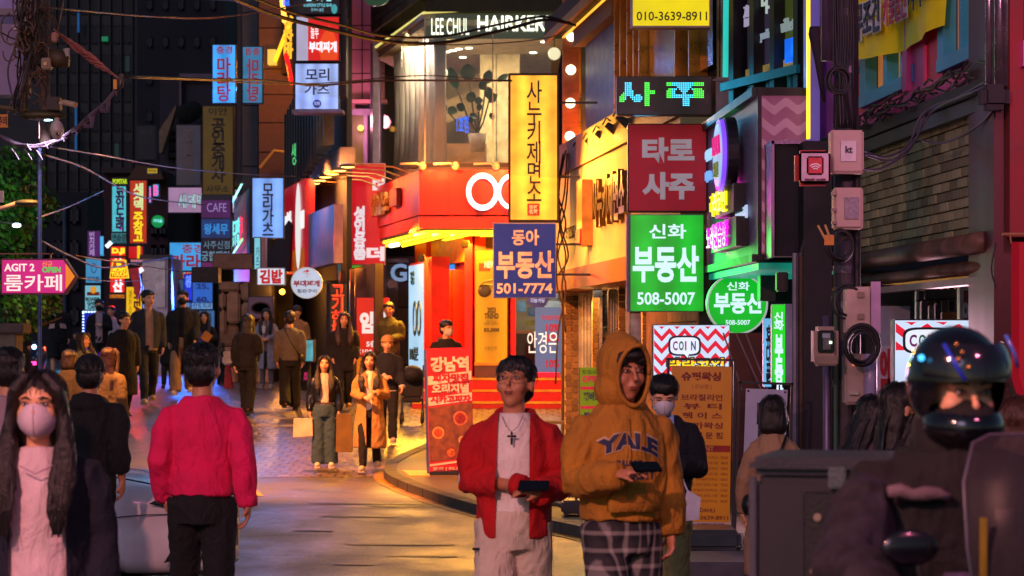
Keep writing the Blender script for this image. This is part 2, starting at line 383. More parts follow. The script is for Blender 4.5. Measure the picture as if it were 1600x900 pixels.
# pavement on the right with a stone kerb and a yellow line round its nose
kp = [(672, 36.3), (628, 34.9), (606, 33.6), (603, 32.4), (612, 31.2), (640, 29.4), (690, 27.3), (735, 25.9), (800, 24.4), (880, 23.0), (960, 21.7), (1060, 20.1), (1180, 18.2), (1330, 16.2), (1500, 14)]
K = [(X(p, y), y) for p, y in kp] + [(2.75, 12), (2.9, 4), (3.0, -25)]
def outline(K, d):
    out = []
    for i, (x, y) in enumerate(K):
        a = Vector(K[max(i-1, 0)]); b = Vector(K[min(i+1, len(K)-1)]); t = (b-a).normalized(); out.append((x - t.y*-d, y + t.x*-d))
    return out
Ki = outline(K, -.14); Ko = outline(K, .03); Ko2 = outline(K, .17)
g = G(); n = len(K)
for (x, y) in Ki: g.v.append((x, y, ground(x, y)+.1))
for i, (x, y) in enumerate(Ki): g.v.append((14, min(y, 39), ground(14, y)+.1) if i else (2.2, 39, ground(0, 39)+.1))
for i in range(n-1): g.f.append((i, i+n, i+n+1, i+1))
struct('pavement', g, M('4a4038', .6, var=.4, scale=2, bump=.4, bscale=30, dirt=.4))
g = G()
for i in range(n-1):    # kerb stones one by one
    a, b, c, d = Ko[i], Ko[i+1], Ki[i+1], Ki[i]
    m = max(1, round((Vector(b)-Vector(a)).length/.9))
    for k in range(m):
        t0, t1 = k/m+.008, (k+1)/m-.008
        q = [Vector(p).lerp(Vector(r), t) for p, r, t in ((a, b, t0), (a, b, t1), (d, c, t1), (d, c, t0))]
        g.vprism([tuple(p) for p in q], -.05, .11)
        for j in range(8): v = g.v[-8+j]; g.v[-8+j] = (v[0], v[1], v[2] + ground(v[0], v[1]))
tag(part('kerb', None, g, M('3d3732', .7, var=.35, bump=.3, dirt=.3)), kind='structure')
g = G()
for p, q in zip(Ko, Ko2): g.v += [(p[0], p[1], ground(*p)+.007), (q[0], q[1], ground(*q)+.007)]
g.f = [(2*i, 2*i+1, 2*i+3, 2*i+2) for i in range(n-1)]
struct('yellow_line', g, M('86600f', .6, var=.5, scale=5, bump=.2, dirt=.8))
def flat(name, quads, mat):
    g = G()
    for q in quads:
        k = len(g.v); g.v += [(x, y, ground(x, y)+.008) for x, y in q]; g.f.append(tuple(range(k, k+len(q))))
    return struct(name, g, mat)
def gpx(px, py):       # a ground point seen at a pixel (near flat stretch)
    Y = F*EYE/(py-HZ); return (X(px, Y), Y)
flat('crosswalk_marking', [[gpx(a, 712), gpx(a+38, 712), gpx(a+22, 700), gpx(a-8, 700)] for a in (360, 402, 436, 478)], M('8a7a64', .7, var=.5, scale=3, dirt=.7))
flat('road_arrow', [[gpx(392, 775), gpx(412, 776), gpx(396, 762)]], M('a8843c', .7, var=.5, dirt=.5))
flat('tar_patch', [[gpx(a, b), gpx(a+l, b+1.2), gpx(a+l-9, b-1.2), gpx(a+5, b-1.6)] for a, b, l in ((470, 742, 60), (480, 788, 190), (575, 792, 90), (500, 808, 120), (455, 830, 70), (540, 852, 175), (600, 870, 120), (250, 688, 60), (420, 705, 30), (520, 883, 70))], M('3a3532', .5, var=.5, scale=12))
# tactile slab and manhole on the nose of the pavement
# yellow drain slab with slots
g = G().vprism([gpx(628, 748), gpx(668, 748), gpx(672, 757), gpx(640, 757)], 0, .014)
for i in range(len(g.v)): v = g.v[i]; g.v[i] = (v[0], v[1], v[2]+.1)
t = thing('drain_slab', 'yellow slotted slab set in the pavement left of the pizza banner', 'drain cover', (X(650, 32), 32, .1))
part('slab', t, g, M('c9962a', .6, var=.3, dirt=.3))
# ================================================================ far backdrop
def windows(parent, Y, cols, rows, x0, x1, z0, z1, mw, fill=.6, lit=None, mf='24242c', prob=.05, glassm=None, rnd=random):
    """each far window: a frame with its pane behind"""
    gm = glassm or M('080a12', .6, var=.4)
    for i in range(cols):
        for j in range(rows):
            cx = x0+(x1-x0)*(i+.5)/cols; cz = z0+(z1-z0)*(j+.5)/rows; a = (x1-x0)/cols*fill/2; b = (z1-z0)/rows*fill/2
            f = part('window', parent, G().box(cx-a, cx+a, Y-.06, Y-.01, cz-b, cz-b+.08).box(cx-a, cx+a, Y-.06, Y-.01, cz+b-.08, cz+b).box(cx-a, cx-a+.08, Y-.06, Y-.01, cz-b, cz+b).box(cx+a-.08, cx+a, Y-.06, Y-.01, cz-b, cz+b), M(mf, .6))
            part('pane', f, G().box(cx-a+.08, cx+a-.08, Y-.03, Y-.012, cz-b+.08, cz+b-.08), lit if (lit and rnd.random() < prob) else gm)
def block(name, label, px0, py0, px1, Y, depth, mat, cat='building'):
    t = thing(name, label, cat, (X((px0+px1)/2, Y), Y, ground(0, Y)))
    part('wall', t, G().box(X(px0, Y), X(px1, Y), Y, Y+depth, ground(0, Y)-.3, Z(py0, Y)), mat)
    return t
rw = random.Random(3)
t = block('tower_block', 'dark glass high-rise filling the sky behind the pole with cables', -90, -120, 214, 165, 20, M('060b18', .5, var=.3, scale=.3))
for i in range(9): part('mullion', t, G().box(X(70+i*17, 165), X(72+i*17, 165), 164.7, 165, 1.5, Z(-110, 165)), M('0a1020', .5))
windows(t, 164.9, 8, 12, X(74, 165), X(208, 165), 4, Z(-60, 165), 1, .62, lit=E('0f5a58', .12), prob=.05, mf='070b16', rnd=rw)
part('window', t, pbox(159, 57, 168, 64, 164.5, .3), E('0d7a50', .8), label='small green lit window high on the dark tower')
part('led_strip', t, G().box(X(121, 164), X(123, 164), 164, 164.3, Z(50, 164), Z(20, 164)).box(X(117, 164), X(119, 164), 164, 164.3, Z(236, 164), Z(165, 164)), E('1a6ab0', .45))
t = block('tower_block', 'grey-violet concrete tower behind the blue spicy soup sign', 214, -100, 352, 130, 25, M('12111f', .8, var=.15, scale=.5))
windows(t, 129.9, 5, 9, X(222, 130), X(345, 130), 5, Z(-80, 130), 1, .3, mf='100f1a', rnd=rw)
t = block('tower_block', 'low black building between the tree and the purple room-cafe sign column', 20, 300, 136, 85, 20, M('14161f', .8, var=.2, scale=1))
windows(t, 84.9, 4, 4, X(30, 85), X(130, 85), 2.2, Z(310, 85), 1, .5, lit=E('2a5a78', .5), prob=.15, rnd=rw)
part('downpipe', t, G().tube([(X(101, 84.8), 84.8, 1.6), (X(101, 84.8), 84.8, Z(320, 84.8))], .07), M('3a4a5a', .5))
# terrain-wide backdrop behind everything: a row of dark blocks closes the street
g = G()
for a, b, h in ((-60, -24, 18), (-24, -17, 24), (-12, 3, 20), (3, 14, 28), (14, 60, 16)): g.box(a, b, 190, 205, 0, h)
tag(part('far_city', None, g, M('0e101c', .9)), kind='stuff', label='dark mass of far city blocks closing the street', cat='buildings')
# ---- left middle: dark five-storey house carrying the sign column at 130-230
t = block('shop_house', 'dark maroon shop house behind the vertical neon signs', 163, 268, 262, 62, 10, M('33151d', .8, var=.3, scale=1))
part('roof', t, pbox(158, 262, 250, 270, 61.6, 10), M('241a1c', .7))
part('gable', t, G().prism([(X(198, 61.5), Z(280, 61.5)), (X(255, 61.5), Z(280, 61.5)), (X(248, 61.5), Z(262, 61.5)), (X(214, 61.5), Z(258, 61.5))], 61.5, 64), M('4a3220', .7))
windows(t, 61.9, 2, 3, X(235, 62), X(262, 62), Z(440, 62), Z(345, 62), 1, .6, lit=E('a06a30', .5), prob=.6, rnd=rw)
t = block('shop_house', 'ochre-edged house behind the pale pink world beer sign', 238, 278, 372, 68, 9, M('4a3a20', .8, var=.3, scale=1))
part('shutter', t, pbox(272, 333, 316, 420, 67.9, .1), M('1a1512', .6)); part('canopy', t, pbox(255, 285, 372, 292, 67, 1), M('6a5428', .7))
for i in range(4): part('downpipe', t, G().tube([(X(236+i*7, 67.7), 67.7, 2), (X(236+i*7, 67.7), 67.7, Z(350, 67.7))], .04), M('8a5a30', .6))
t = block('shop_house', 'narrow house with a sloping stair roof above the blank white panel', 250, 120, 372, 74, 9, M('2c2733', .8, var=.25, scale=1))
part('parapet', t, pbox(280, 115, 372, 122, 73.7, .4), M('6a5866', .8)); part('parapet', t, pbox(280, 122, 283, 165, 73.7, .3), M('6a5866', .8))
part('stair_roof', t, G().prism([(X(250, 73.4), Z(205, 73.4)), (X(276, 73.4), Z(165, 73.4)), (X(276, 73.4), Z(172, 73.4)), (X(254, 73.4), Z(240, 73.4)), (X(250, 73.4), Z(240, 73.4))], 73.2, 73.7), M('7a6248', .7))
part('hedge', t, G().ell((X(292, 73), 73, Z(178, 73)), (.35, .3, .3)).ell((X(300, 73), 73.2, Z(172, 73)), (.3, .3, .3)), M('0c120c', 1, bump=1, bscale=8))
windows(t, 73.9, 3, 3, X(262, 74), X(312, 74), Z(285, 74), Z(200, 74), 1, .55, rnd=rw)
# white gate house at the end of the street, stone pillars
t = block('white_kiosk', 'plain white rendered block with dark frame at the end of the street', 222, 402, 266, 56, 4, M('d0d0d8', .7, var=.15))
part('door', t, pbox(243, 408, 258, 480, 55.94, .08), M('d8e0e0', .5)); part('frame', t, pbox(262, 400, 268, 520, 55.9, .1), M('16161a', .5))
part('lintel', t, pbox(218, 398, 268, 404, 55.85, .3), M('3a3a40', .6))
t = thing('stone_pillar_wall', 'rough brown stone pillars and beam beside the pink bowl poster', 'wall', (X(370, 50), 50, 1.0))
rs = random.Random(5)
for i, (a, b, c, d) in enumerate([(342, 440, 376, 455), (376, 441, 414, 470), (342, 457, 352, 482), (354, 456, 375, 505), (343, 484, 353, 520), (377, 472, 400, 498), (343, 507, 372, 540), (377, 500, 398, 530), (344, 542, 370, 572), (345, 574, 371, 600), (377, 532, 399, 560), (378, 562, 398, 600), (400, 500, 422, 560), (400, 562, 424, 600)]):
    part('stone', t, pbox(a, b, c, d, 50-rs.random()*.15, .7), M('b0805c', .85, var=.4, scale=3, bump=.6, bscale=12, rnd=.25), bevel=.04)
part('core', t, pbox(340, 440, 428, 610, 50.12, .9), M('231a16', .9))
# beige panelled building, lit orange from below (px 405-470)
PAN = G().box(0, 1, -.03, .05, 0, 1)
def panels(parent, px0, px1, pys, Y, cols, mat, gap=.025, name='panel', z=None):
    xs_ = [X(px0+(px1-px0)*i/cols, Y) for i in range(cols+1)]
    wdt = xs_[1]-xs_[0]
    cache = {}
    for r in range(len(pys)-1):
        z1, z0 = Z(pys[r], Y), Z(pys[r+1], Y); h = z1-z0
        key = round(h, 3)
        if key not in cache:
            me = mesh_of('panel', G().box(gap/2, wdt-gap/2, -.04, .02, gap/2, h-gap/2)); me.materials.append(mat); cache[key] = me
        for i in range(cols): piece(name, parent, cache[key], (xs_[i], Y, z0))
t = block('panelled_building', 'beige stone-panelled building glowing orange under a yellow gutter light', 404, -60, 470, 56, 9, M('2a2220', .9))
panels(t, 404, 470, [-60, -10, 44, 108, 148, 192, 238, 285, 345, 410], 56, 1, M('6a4c3a', .8, var=.2, scale=2, bump=.2, dirt=.3, rnd=.12))
part('soffit_light', t, G().tube([(X(430, 55.6), 55.6, Z(95, 55.6)), (X(456, 54.6), 54.6, Z(28, 54.6))], .05), E('ffb020', 2.2))
part('lamp_box', t, pbox(418, 77, 431, 100, 55.6, .3), E('ffcc50', .9)); part('red_tube', t, G().tube([(X(447, 54), 54, Z(85, 54)), (X(456, 53), 53, Z(130, 53))], .05), E('ff1410', 2))
part('dark_bay', t, G().box(X(440, 55.5), X(462, 55.5), 55.5, 55.95, Z(115, 55.5), Z(-60, 55.5)), M('2a1c12', .8))
part('stair_rail', t, G().tube([(X(406, 55.5), 55.5, Z(262, 55.5)), (X(428, 55.5), 55.5, Z(235, 55.5)), (X(455, 55.5), 55.5, Z(238, 55.5))], .03), E('c06a20', .5))
text(t, '한잔바', (X(443, 54.4), Z(92, 54.4), X(458, 54.4), Z(25, 54.4)), E('ffb428', 1.3), y=54.4, bold=.04, vert=True, depth=.1)
for i in range(7): part('bulb', t, G().ell((X(441+i*.6, 54.2), 54.2, Z(2+i*5, 54.2)), .06, 8, 6), E('ffb040', 3))
text(t, 'BAR', (X(442, 54), Z(9, 54), X(453, 54), Z(0, 54)), E('2a60ff', 2), y=54, bold=.05)
# slim greenish side wall left of it
t = block('concrete_fin_building', 'narrow grey-green concrete building between the two faces of the blue sign', 371, -60, 404, 57, 9, M('2b3038', .8, var=.2))
panels(t, 378, 404, [-60, 20, 75, 165, 260, 340, 430], 56.9, 1, M('3d444a', .8, var=.2, rnd=.1))
# dark building with vertical fins (px 462-535)
WF = Wall(455, 53, 534, 44.5)
t = thing('finned_building', 'dark building with vertical metal fins beside the tall stack of lightboxes', 'building', (X(500, 48), 48, .95))
u0, u1 = WF.u(456), WF.u(534)
part('wall', t, WF.box(u0, u1-1.2, .5, 9.5, -.35, -.25), M('1c1a20', .8, var=.2))
me = mesh_of('fin', G().box(-.03, .03, -.2, 0, 0, 1.9)); me.materials.append(M('3a4048', .35, .7, var=.2))
for i in range(15):
    u = WF.u(466) + (WF.u(530)-WF.u(466))*i/14; p = WF.pt(u, .1); zb = 1.8+(538-322+i*6.8)/F*p.y
    piece('fin', t, me, (p.x, p.y, WF.z(466+i*4.5, 318-i*6.5)), WF.rz)
part('spandrel', t, WF.box(u0, u1, WF.z(534, 238)-.3, WF.z(534, 238)+.1, -.25, .02), M('55505c', .6))
part('wall_lamp', t, G().tube([(X(448, 50), 50, Z(298, 50)), (X(452, 49.8), 49.8, Z(305, 49.8))], .05), E('8fb0ff', 2))
gg = 0
for r_ in range(9): part('bulb', t, G().ell((X(472, 49.5), 49.5, Z(253+r_*8.5, 49.5)), .045, 8, 6), E('ffa030', 3.5))
part('bulb_board', t, pbox(466, 248, 479, 328, 49.6, .12), M('5a2010', .6))
# receding red restaurant fascia with two panels
t = thing('restaurant_front', 'army stew restaurant front with receding red fascia and warm lit doorway', 'shop front', (X(500, 46), 46, .9))
WR = Wall(455, 50.5, 528, 43.6)
uA, uB, uC = WR.u(455), WR.u(492), WR.u(534)
zt, zb = WR.z(534, 224), WR.z(534, 388)
zb = 2.75 + .5; zt = 5.0
part('fascia_panel', t, WR.box(uA, WR.u(473), zb, zt, 0, .2), E('c01020', .5, .2), label='red fascia panel with white letters, farther half')
part('fascia_panel', t, WR.box(WR.u(474), WR.u(492), zb, zt, 0, .2), E('d8182c', .55, .2), label='red fascia panel with white oval')
part('fascia_end', t, WR.box(WR.u(493), uC, zb, 4.3, -.02, .14), M('8a7486', .6))
part('orange_band', t, WR.box(WR.u(474), WR.u(492), zb, zb+.42, .2, .215), E('c86018', .6))
def wtext(parent, Wl, s, px0, px1, z0, z1, mat, o=.01, **k):
    """lettering on a receding wall: parent must be unrotated"""
    u0_, u1_ = Wl.u(px0), Wl.u(px1); b = k.get('bold', .03); vs, fs = tmesh('\n'.join(s) if k.get('vert') else s, b, 1)
    g = G(); V = []
    for a, c, d in vs:
        p = Wl.pt(u0_+a*(u1_-u0_), o+.5*k.get('depth', .02)+d*k.get('depth', .02), z0+c*(z1-z0)); V.append(tuple(p))
    g.add(V, fs); return part(k.get('name', 'lettering'), parent, g, mat)
wtext(t, WR, '놀부', 457, 471, zb+.9, zt-.5, E('ffffff', .9, 0), o=.2, bold=.05)
g = G(); p0 = WR.u(483)
g.add([tuple(WR.pt(p0+.45*math.cos(a*math.pi/14), .22, (zt+zb)/2+.85*math.sin(a*math.pi/14))) for a in range(28)], [tuple(range(28))]); part('oval_badge', t, g, E('f4f0ec', .9, 0))
wtext(t, WR, '부대찌개', 486, 491.5, zb+.8, zt-.6, E('ffffff', .9, 0), o=.2, bold=.05)
part('wall', t, WR.box(uA, uC, .5, zb, -.75, -.6), M('3a2a26', .8)); 
part('doorway_glow', t, WR.box(WR.u(478), WR.u(496), .9, 2.9, -.6, -.55), E('f0a030', .75, .4))
part('glass_door', t, WR.box(WR.u(500), WR.u(512), .9, 3.0, -.6, -.5), E('5a90a8', .35, .5, 3))
for p_ in (497, 499, 513, 520): part('frame', t, WR.box(WR.u(p_), WR.u(p_)+.08, .7, 3.2, -.6, -.4), M('6a5050', .4, .5))
for k_, yy in enumerate((470, 500, 530, 560)): part('menu_board', t, WR.box(WR.u(518), WR.u(526), Z(yy+24, 44), Z(yy, 44), -.6, -.52), E(['b06070', '4a80a0', 'a04050', '7090b0'][k_], .4, .5, 6))
# pinkish stone building (px 530-600)
t = block('pink_stone_building', 'pinkish stone-clad building with a lavender framed upper window', 530, -80, 648, 50, 8, M('241a22', .9))
PKM = M('b87890', .75, var=.12, scale=1.5, bump=.12, dirt=.15, rnd=.06)
for c0, c1 in ((532, 566), (566, 602)): panels(t, c0, c1, [-80, -32, 40, 78, 115, 155], 50, 1, PKM)
panels(t, 532, 556, [160, 215, 268, 330, 395, 460, 540], 50, 1, PKM); panels(t, 600, 648, [400, 440, 480, 520, 570, 630], 50, 1, M('6a5464', .7, var=.2, rnd=.1))
part('cornice', t, pbox(530, 155, 604, 161, 49.7, .5), PKM)
f = part('window', t, pbox(543, 170, 550, 400, 49.8, .2).box(X(543, 49.8), X(578, 49.8), 49.8, 50, Z(180, 49.8), Z(170, 49.8)).box(X(568, 49.8), X(574, 49.8), 49.8, 50, Z(400, 49.8), Z(180, 49.8)), M('8a70a0', .5))
part('pane', f, pbox(550, 180, 568, 258, 50-.09, .05), E('a8782c', .28, .5, 2))
[part('wall_lamp', t, G().ell((X(a_, 49.6), 49.6, Z(200, 49.6)), .06, 8, 6), E('ffb040', 5)) for a_ in (563.5, 526)]
part('pilaster', t, pbox(586, 78, 594, 400, 49.4, .5), M('8a78a8', .5)); part('dark_recess', t, pbox(574, 161, 586, 400, 49.85, .05), M('1c1620', .8))  # flat dark strip in place of a shaded recess
part('door_glass', t, pbox(604, 412, 622, 560, 49.85, .06), M('4a4260', .15, var=.4, scale=3))
part('door_frame', t, pbox(600, 406, 604, 560, 49.75, .2).box(X(600, 49.7), X(638, 49.7), 49.7, 49.9, Z(410, 49.7), Z(404, 49.7)), M('9080a8', .4))
part('roller_shutter', t, pbox(510, 438, 560, 600, 46.5, .3), M('2a2024', .6, bump=.6, bscale=5, stretch=(0.1, .1, 9)))
text(t, 'G', (X(610, 49.6), Z(440, 49.6), X(636, 49.6), Z(412, 49.6)), E('8fb0e0', .6, 0), y=49.6)
# ================================================================ glasses shop and hair salon
RED = M('c81408', .45, var=.08, scale=2, bump=.05)
t = thing('glasses_shop', 'bright red glasses shop with corner fascia, white spectacle neon and red steps', 'shop', (X(740, 44), 44, .68))
SHOP = t
XR = X(890, 42)
A, B_, A3 = (X(655, 42), 42), (X(568, 48.2), 48.2), (XR, 42)
zf0, zf1, zmid = 3.82, 4.83, 4.05
FAS = E('c01404', .30, .35, .6)
for nm, z0, z1, off, m in (('fascia', zmid, zf1, 0, M('d02008', .35, var=.06, bump=.03, key='fasred')), ('fascia_band', zf0, zmid-.02, -.04, M('d83018', .35, var=.06, bump=.03, key='fasband'))):
    part(nm, t, G().vprism([(A[0], A[1]-off), A3 if not off else (XR, 42-off), (XR, 43), (A[0]+.2, 43), (B_[0]+.6, 49), (B_[0]-off, B_[1]-off)], z0, z1), m)
for i, pxj in enumerate((700, 745, 790)): part('panel_joint', t, G().box(X(pxj, 42), X(pxj, 42)+.008, 41.992, 42, zmid, zf1), M('701008', .6))
part('soffit', t, G().vprism([(A[0], 42.05), (XR, 42.05), (XR, 47), (B_[0]+2.2, 49), (B_[0]+.06, 48.2)], zf0-.03, zf0-.01), M('3a2a10', .6))
d = (Vector(B_)-Vector(A)); dn = Vector((-d.y, d.x)).normalized(); dn = dn if dn.x > 0 else -dn
YT = E('ffd020', 3.0, .1)
for i in range(5):
    o = .16+.32*i
    a0 = Vector(A)+dn*o; b0 = Vector(B_)+dn*o
    kx = A[0]+o*.75; pA = (kx, 42+o, zf0-.06)
    tt = part('neon_strip', t, G().tube([(b0.x, b0.y-.2, zf0-.06), pA, (X(880, 42), 42+o, zf0-.06)], .03, 6), YT)
part('bright_tube', t, G().tube([(X(610, 46.5), 46.5, zf0-.12), (X(622, 46), 46, zf0-.12)], .04), E('fff4b0', 6))
# spectacle neon
g = G(); r = 28*42/F
for cxp in (754, 801): g.ring((X(cxp, 42), Z(300, 42)), r, .07, 41.86, 41.93, 48, .86)
part('spectacle_neon', t, g, E('fff6fa', 4, 0)); 
part('neon_backing', t, G().ring((X(754, 42), Z(300, 42)), r+.02, .1, 41.93, 41.99, 48, .86), M('e8d8d8', .4))
WL = Wall(655, 42, 568, 48.2)
wtext(t, WL, '으뜸안경', 612, 586, zf0+.42, zf1-.16, M('d8b060', .3, .6), o=.05, bold=.05, depth=.06, name='gold_lettering')
part('letter_box', t, WL.box(WL.u(628), WL.u(617), zf0+.5, zf1-.2, .02, .1), M('6a2a10', .4, .4))
# gooseneck lamps over the fascia
for i, (pa, ya, pb) in enumerate([(568, 48.2, 0), (578, 47.4, 0), (589, 46.5, 0), (600, 45.6, 0), (612, 44.8, 0), (625, 43.9, 0), (640, 43, 0)]):
    p = Vector((X(pa, ya), ya, zf1+.02)); q = p + Vector((-.95, -.35, .12))
    l = part('gooseneck_lamp', t, G().tube([p, p+Vector((-.3, -.1, .1)), q], .014, 6), M('b08a60', .4, .7))
    part('lamp_head', l, G().ell(q+Vector((-.12, -.04, -.02)), (.16, .07, .04), 10, 6), M('7a5a30', .4, .6)); part('lamp_glow', l, G().ell(q+Vector((-.12, -.05, -.045)), (.12, .05, .02), 10, 6), E('ffc860', 5))
for i, pa in enumerate((660, 712, 775)):
    p = Vector((X(pa, 41.9), 41.9, zf1+.06)); l = part('gooseneck_lamp', t, G().tube([p+Vector((-.38, -.2, .02)), p+Vector((-.1, -.1, .04)), p], .02, 6), M('d8b890', .4, .4))
    part('lamp_head', l, G().ell(p, (.065, .05, .075), 12, 8), M('caa070', .4)); 
part('sign_roof', t, G().vprism([(X(655, 43), 43), (X(885, 43), 43), (X(885, 43), 46), (X(600, 49), 49), (X(585, 49), 49)], zf1+.02, zf1+.12), M('5a4a44', .6, .3))
g = G()
for i in range(7): a_ = X(640+i*26, 43.2); g.box(a_, a_+.3, 43.1, 43.4, zf1+.12, zf1+.2)
part('roof_clutter', t, g, M('2a2224', .6))
# steps
SR = M('b8140c', .55, var=.15, scale=3, bump=.1, dirt=.2)
for i in range(3):
    z0 = .60+.2*i; y0 = 42+.32*i
    s_ = part('step', t, G().box(X(644-4*i, 42), XR-.05, y0, 44, z0, z0+.2), SR)
    part('nosing', s_, G().box(X(644-4*i, 42), XR-.05, y0-.012, y0+.05, z0+.17, z0+.206), M('d8a830', .4, .5))
part('floor_slab', t, G().box(X(640, 42.9), XR, 42.98, 49, 1.0, 1.21), SR)
part('magenta_mat', t, G().box(X(805, 43), X(874, 43), 42.8, 43.2, 1.21, 1.30), M('c01060', .5))
# storefront: left chamfer wall
W2 = Wall(742, 43.5, 648, 48.5)
ORG = M('d83408', .5, var=.1); DR = M('b81008', .5)
part('wall', t, W2.box(W2.u(742), W2.u(648), 1.2, zf0-.03, -.2, 0), M('a82008', .6))
part('pillar', t, W2.box(W2.u(682), W2.u(664), 1.0, zf0-.03, 0, .2), ORG)
part('lintel', t, W2.box(W2.u(735), W2.u(683), 3.3, zf0-.03, 0, .12), M('e07010', .5))
part('yellow_panel', t, W2.box(W2.u(698), W2.u(684), 1.25, 3.3, 0, .05), E('ffb818', .55, .2))
f = part('window', t, W2.box(W2.u(716), W2.u(701), 1.25, 3.3, 0, .06), M('7a3a60', .5)); part('pane', f, W2.box(W2.u(716), W2.u(706), 1.3, 3.2, .06, .07), E('b8c8ff', .6, .5, 9))
part('shelf_goods', f, W2.box(W2.u(713), W2.u(710), 1.4, 3.05, .07, .09), M('101018', .3, var=.9, scale=14))
part('blue_sign', f, W2.box(W2.u(716), W2.u(701), 3.13, 3.28, .07, .1), E('1890f0', 1))
door = part('door', t, W2.box(W2.u(737), W2.u(722), 1.2, 3.15, .05, .35), DR)
for k_ in (.35, .9, 1.5): part('door_rail', door, W2.box(W2.u(734), W2.u(719), 1.2+k_, 1.24+k_, .35, .38), M('e03818', .4))
part('door_post', door, W2.box(W2.u(734)-.01, W2.u(730), 1.2, 3.15, .3, .4), M('e83010', .4))
for pxl, ya in ((650, 43.6), (607+45, 44.5)):
    pass
for pxl, yl, zl in ((727, 375, 0), (658, 397, 0)): part('spotlight', t, pbox(pxl-6, yl, pxl+6, yl+12, 42.9, .25), M('5a4a10', .5), bevel=.02)
# front wall
part('wall', t, G().box(X(742, 43.6), X(798, 43.6), 43.6, 43.8, 1.2, zf0-.03), M('3a2a14', .7))
part('red_mullion', t, G().box(X(797, 43.5), X(806, 43.5), 43.45, 43.7, 1.2, zf0-.03).box(X(726, 43.5), X(738, 43.5), 43.45, 43.7, 1.2, zf0-.03), M('d00c20', .45))
part('bench', t, G().prism([(X(742, 43.2), Z(592, 43.2)), (X(790, 43.2), Z(592, 43.2)), (X(800, 43.2), Z(575, 43.2)), (X(797, 43.2), Z(568, 43.2)), (X(742, 43.2), Z(568, 43.2))], 42.95, 43.4), M('4a3a30', .5)); part('bench_top', t, pbox(741, 566, 800, 571, 42.93, .5), M('c08a20', .5))
f = part('window', t, G().box(X(806, 43.5), X(884, 43.5), 43.48, 43.56, 3.6, 3.7).box(X(806, 43.5), X(884, 43.5), 43.48, 43.56, 1.2, 1.28).box(X(876, 43.5), X(884, 43.5), 43.48, 43.56, 1.28, 3.6), M('9a8a80', .4, .6))
part('pane', f, G().box(X(806, 43.5), X(876, 43.5), 43.51, 43.525, 1.28, 3.6), glass())
text(f, '안경은', (X(824, 43.4), Z(552, 43.3), X(872, 43.4), Z(518, 43.3)), E('fff0dc', 1.2, 0), y=43.38, bold=.0)
# shop interior
part('back_wall', t, G().box(X(700, 47), X(900, 47), 47.5, 47.6, 1.2, zf0), E('9a7a50', .55, .5, 1.5));  # wall glows by itself to brighten the shop interior
part('counter', t, G().box(X(806, 44.8), X(872, 44.8), 44.8, 45.3, 1.2, 2.0), M('4a2e1c', .6)); part('counter_top', t, G().box(X(804, 44.8), X(875, 44.8), 44.7, 45.3, 2.0, 2.06), M('d8b070', .4))
for k_, (a, b, c, e, col) in enumerate([(808, 470, 822, 488, '5a90b0'), (824, 480, 850, 494, '20608a'), (850, 470, 876, 490, 'c0c8d0'), (820, 500, 868, 508, 'b09030'), (826, 452, 838, 476, '9a9a98'), (858, 445, 872, 468, 'a8b0b8')]): part('shelf_item', t, pbox(a, b, c, e, 45.6+.1*k_, .2), E(col, .5, .4, 6), bevel=.02)  # goods given a glow of their own, as if lit
part('ceiling_lamp', t, G().box(X(812, 45), X(870, 45), 44.6, 44.75, 3.68, 3.72), E('fff0d0', 3))
poster = part('discount_poster', t, pbox(836, 480, 880, 582, 43.42, .015), E('6a88b8', .5, .1))
text(poster, 'TOGETHER', (X(846, 43.4), Z(500, 43.4), X(879, 43.4), Z(493, 43.4)), E('e03030', .6, 0), y=43.42); 
for tx, a in (('10%', 506), ('20%', 522), ('10%', 562)): text(poster, tx, (X(853, 43.4), Z(a+12, 43.4), X(874, 43.4), Z(a, 43.4)), E('d01830', .7, 0), y=43.42, bold=.04)
bl = part('round_sticker', t, G().disc((X(840, 43.4), Z(465, 43.4)), .2, 43.44, 43.46, 28), M('2838a0', .4)); text(bl, '모든 렌즈\n사용가능', (X(828, 43.4), Z(473, 43.4), X(852, 43.4), Z(462, 43.4)), E('c0c8f0', .7, 0), y=43.44)
# the two advertising lightboxes
s = sign(741, 390, 794, 570, 43.3, 'tall yellow poster lightbox with sunglasses and 2023 TREND beside the shop door', E('f0a00c', .62, .08, band=.6),
     [('NEW', .30, .10, .62, .16, E('fff0d0', .8, 0)), ('2023\nTREND', .3, .5, .72, .6, M('30200c', .6), .05), ('지금 만나는\n특별한 선글라스', .28, .615, .72, .655, M('4a3010', .6), .0), ("55,000", .28, .68, .74, .72, M('30200c', .6), .05), ('으뜸안경', .3, .84, .66, .87, M('6a4a10', .6), .0)], frame='8a1a10')
part('tag', s, G().box(-.22, -.02, -.006, 0, .84*2, .92*2-.02), M('c01008', .5), world=False)
zz = 1.2; sg = G()
for sx in (-.12, .16): sg.ell((sx, -.01, zz+.12), (.12, .012, .11), 14, 10)
sg.tube([(-.22, -.012, zz+.2), (-.1, -.012, zz+.24), (.04, -.012, zz+.22), (.18, -.012, zz+.24), (.27, -.012, zz+.2)], .014, 6); sg.tube([(-.22, -.012, zz+.2), (-.1, -.012, zz+.3), (.2, -.012, zz+.36)], .01, 6)
part('sunglasses_print', s, sg, M('2a2420', .3), world=False, smooth=True)
t2 = thing('advert_lightbox', 'narrow blue-white lightbox with spectacle drawing on the red shop corner', 'sign', (X(650, 44.5), 44.5, 1.25))
WA = Wall(640, 45.2, 663, 43.6)
part('casing', t2, WA.box(WA.u(664), WA.u(676), 1.27, 3.35, -.3, .02), M('c01408', .5)); part('casing_side', t2, WA.box(WA.u(640), WA.u(663), 1.27, 3.3, -.1, 0), M('a01008', .5))
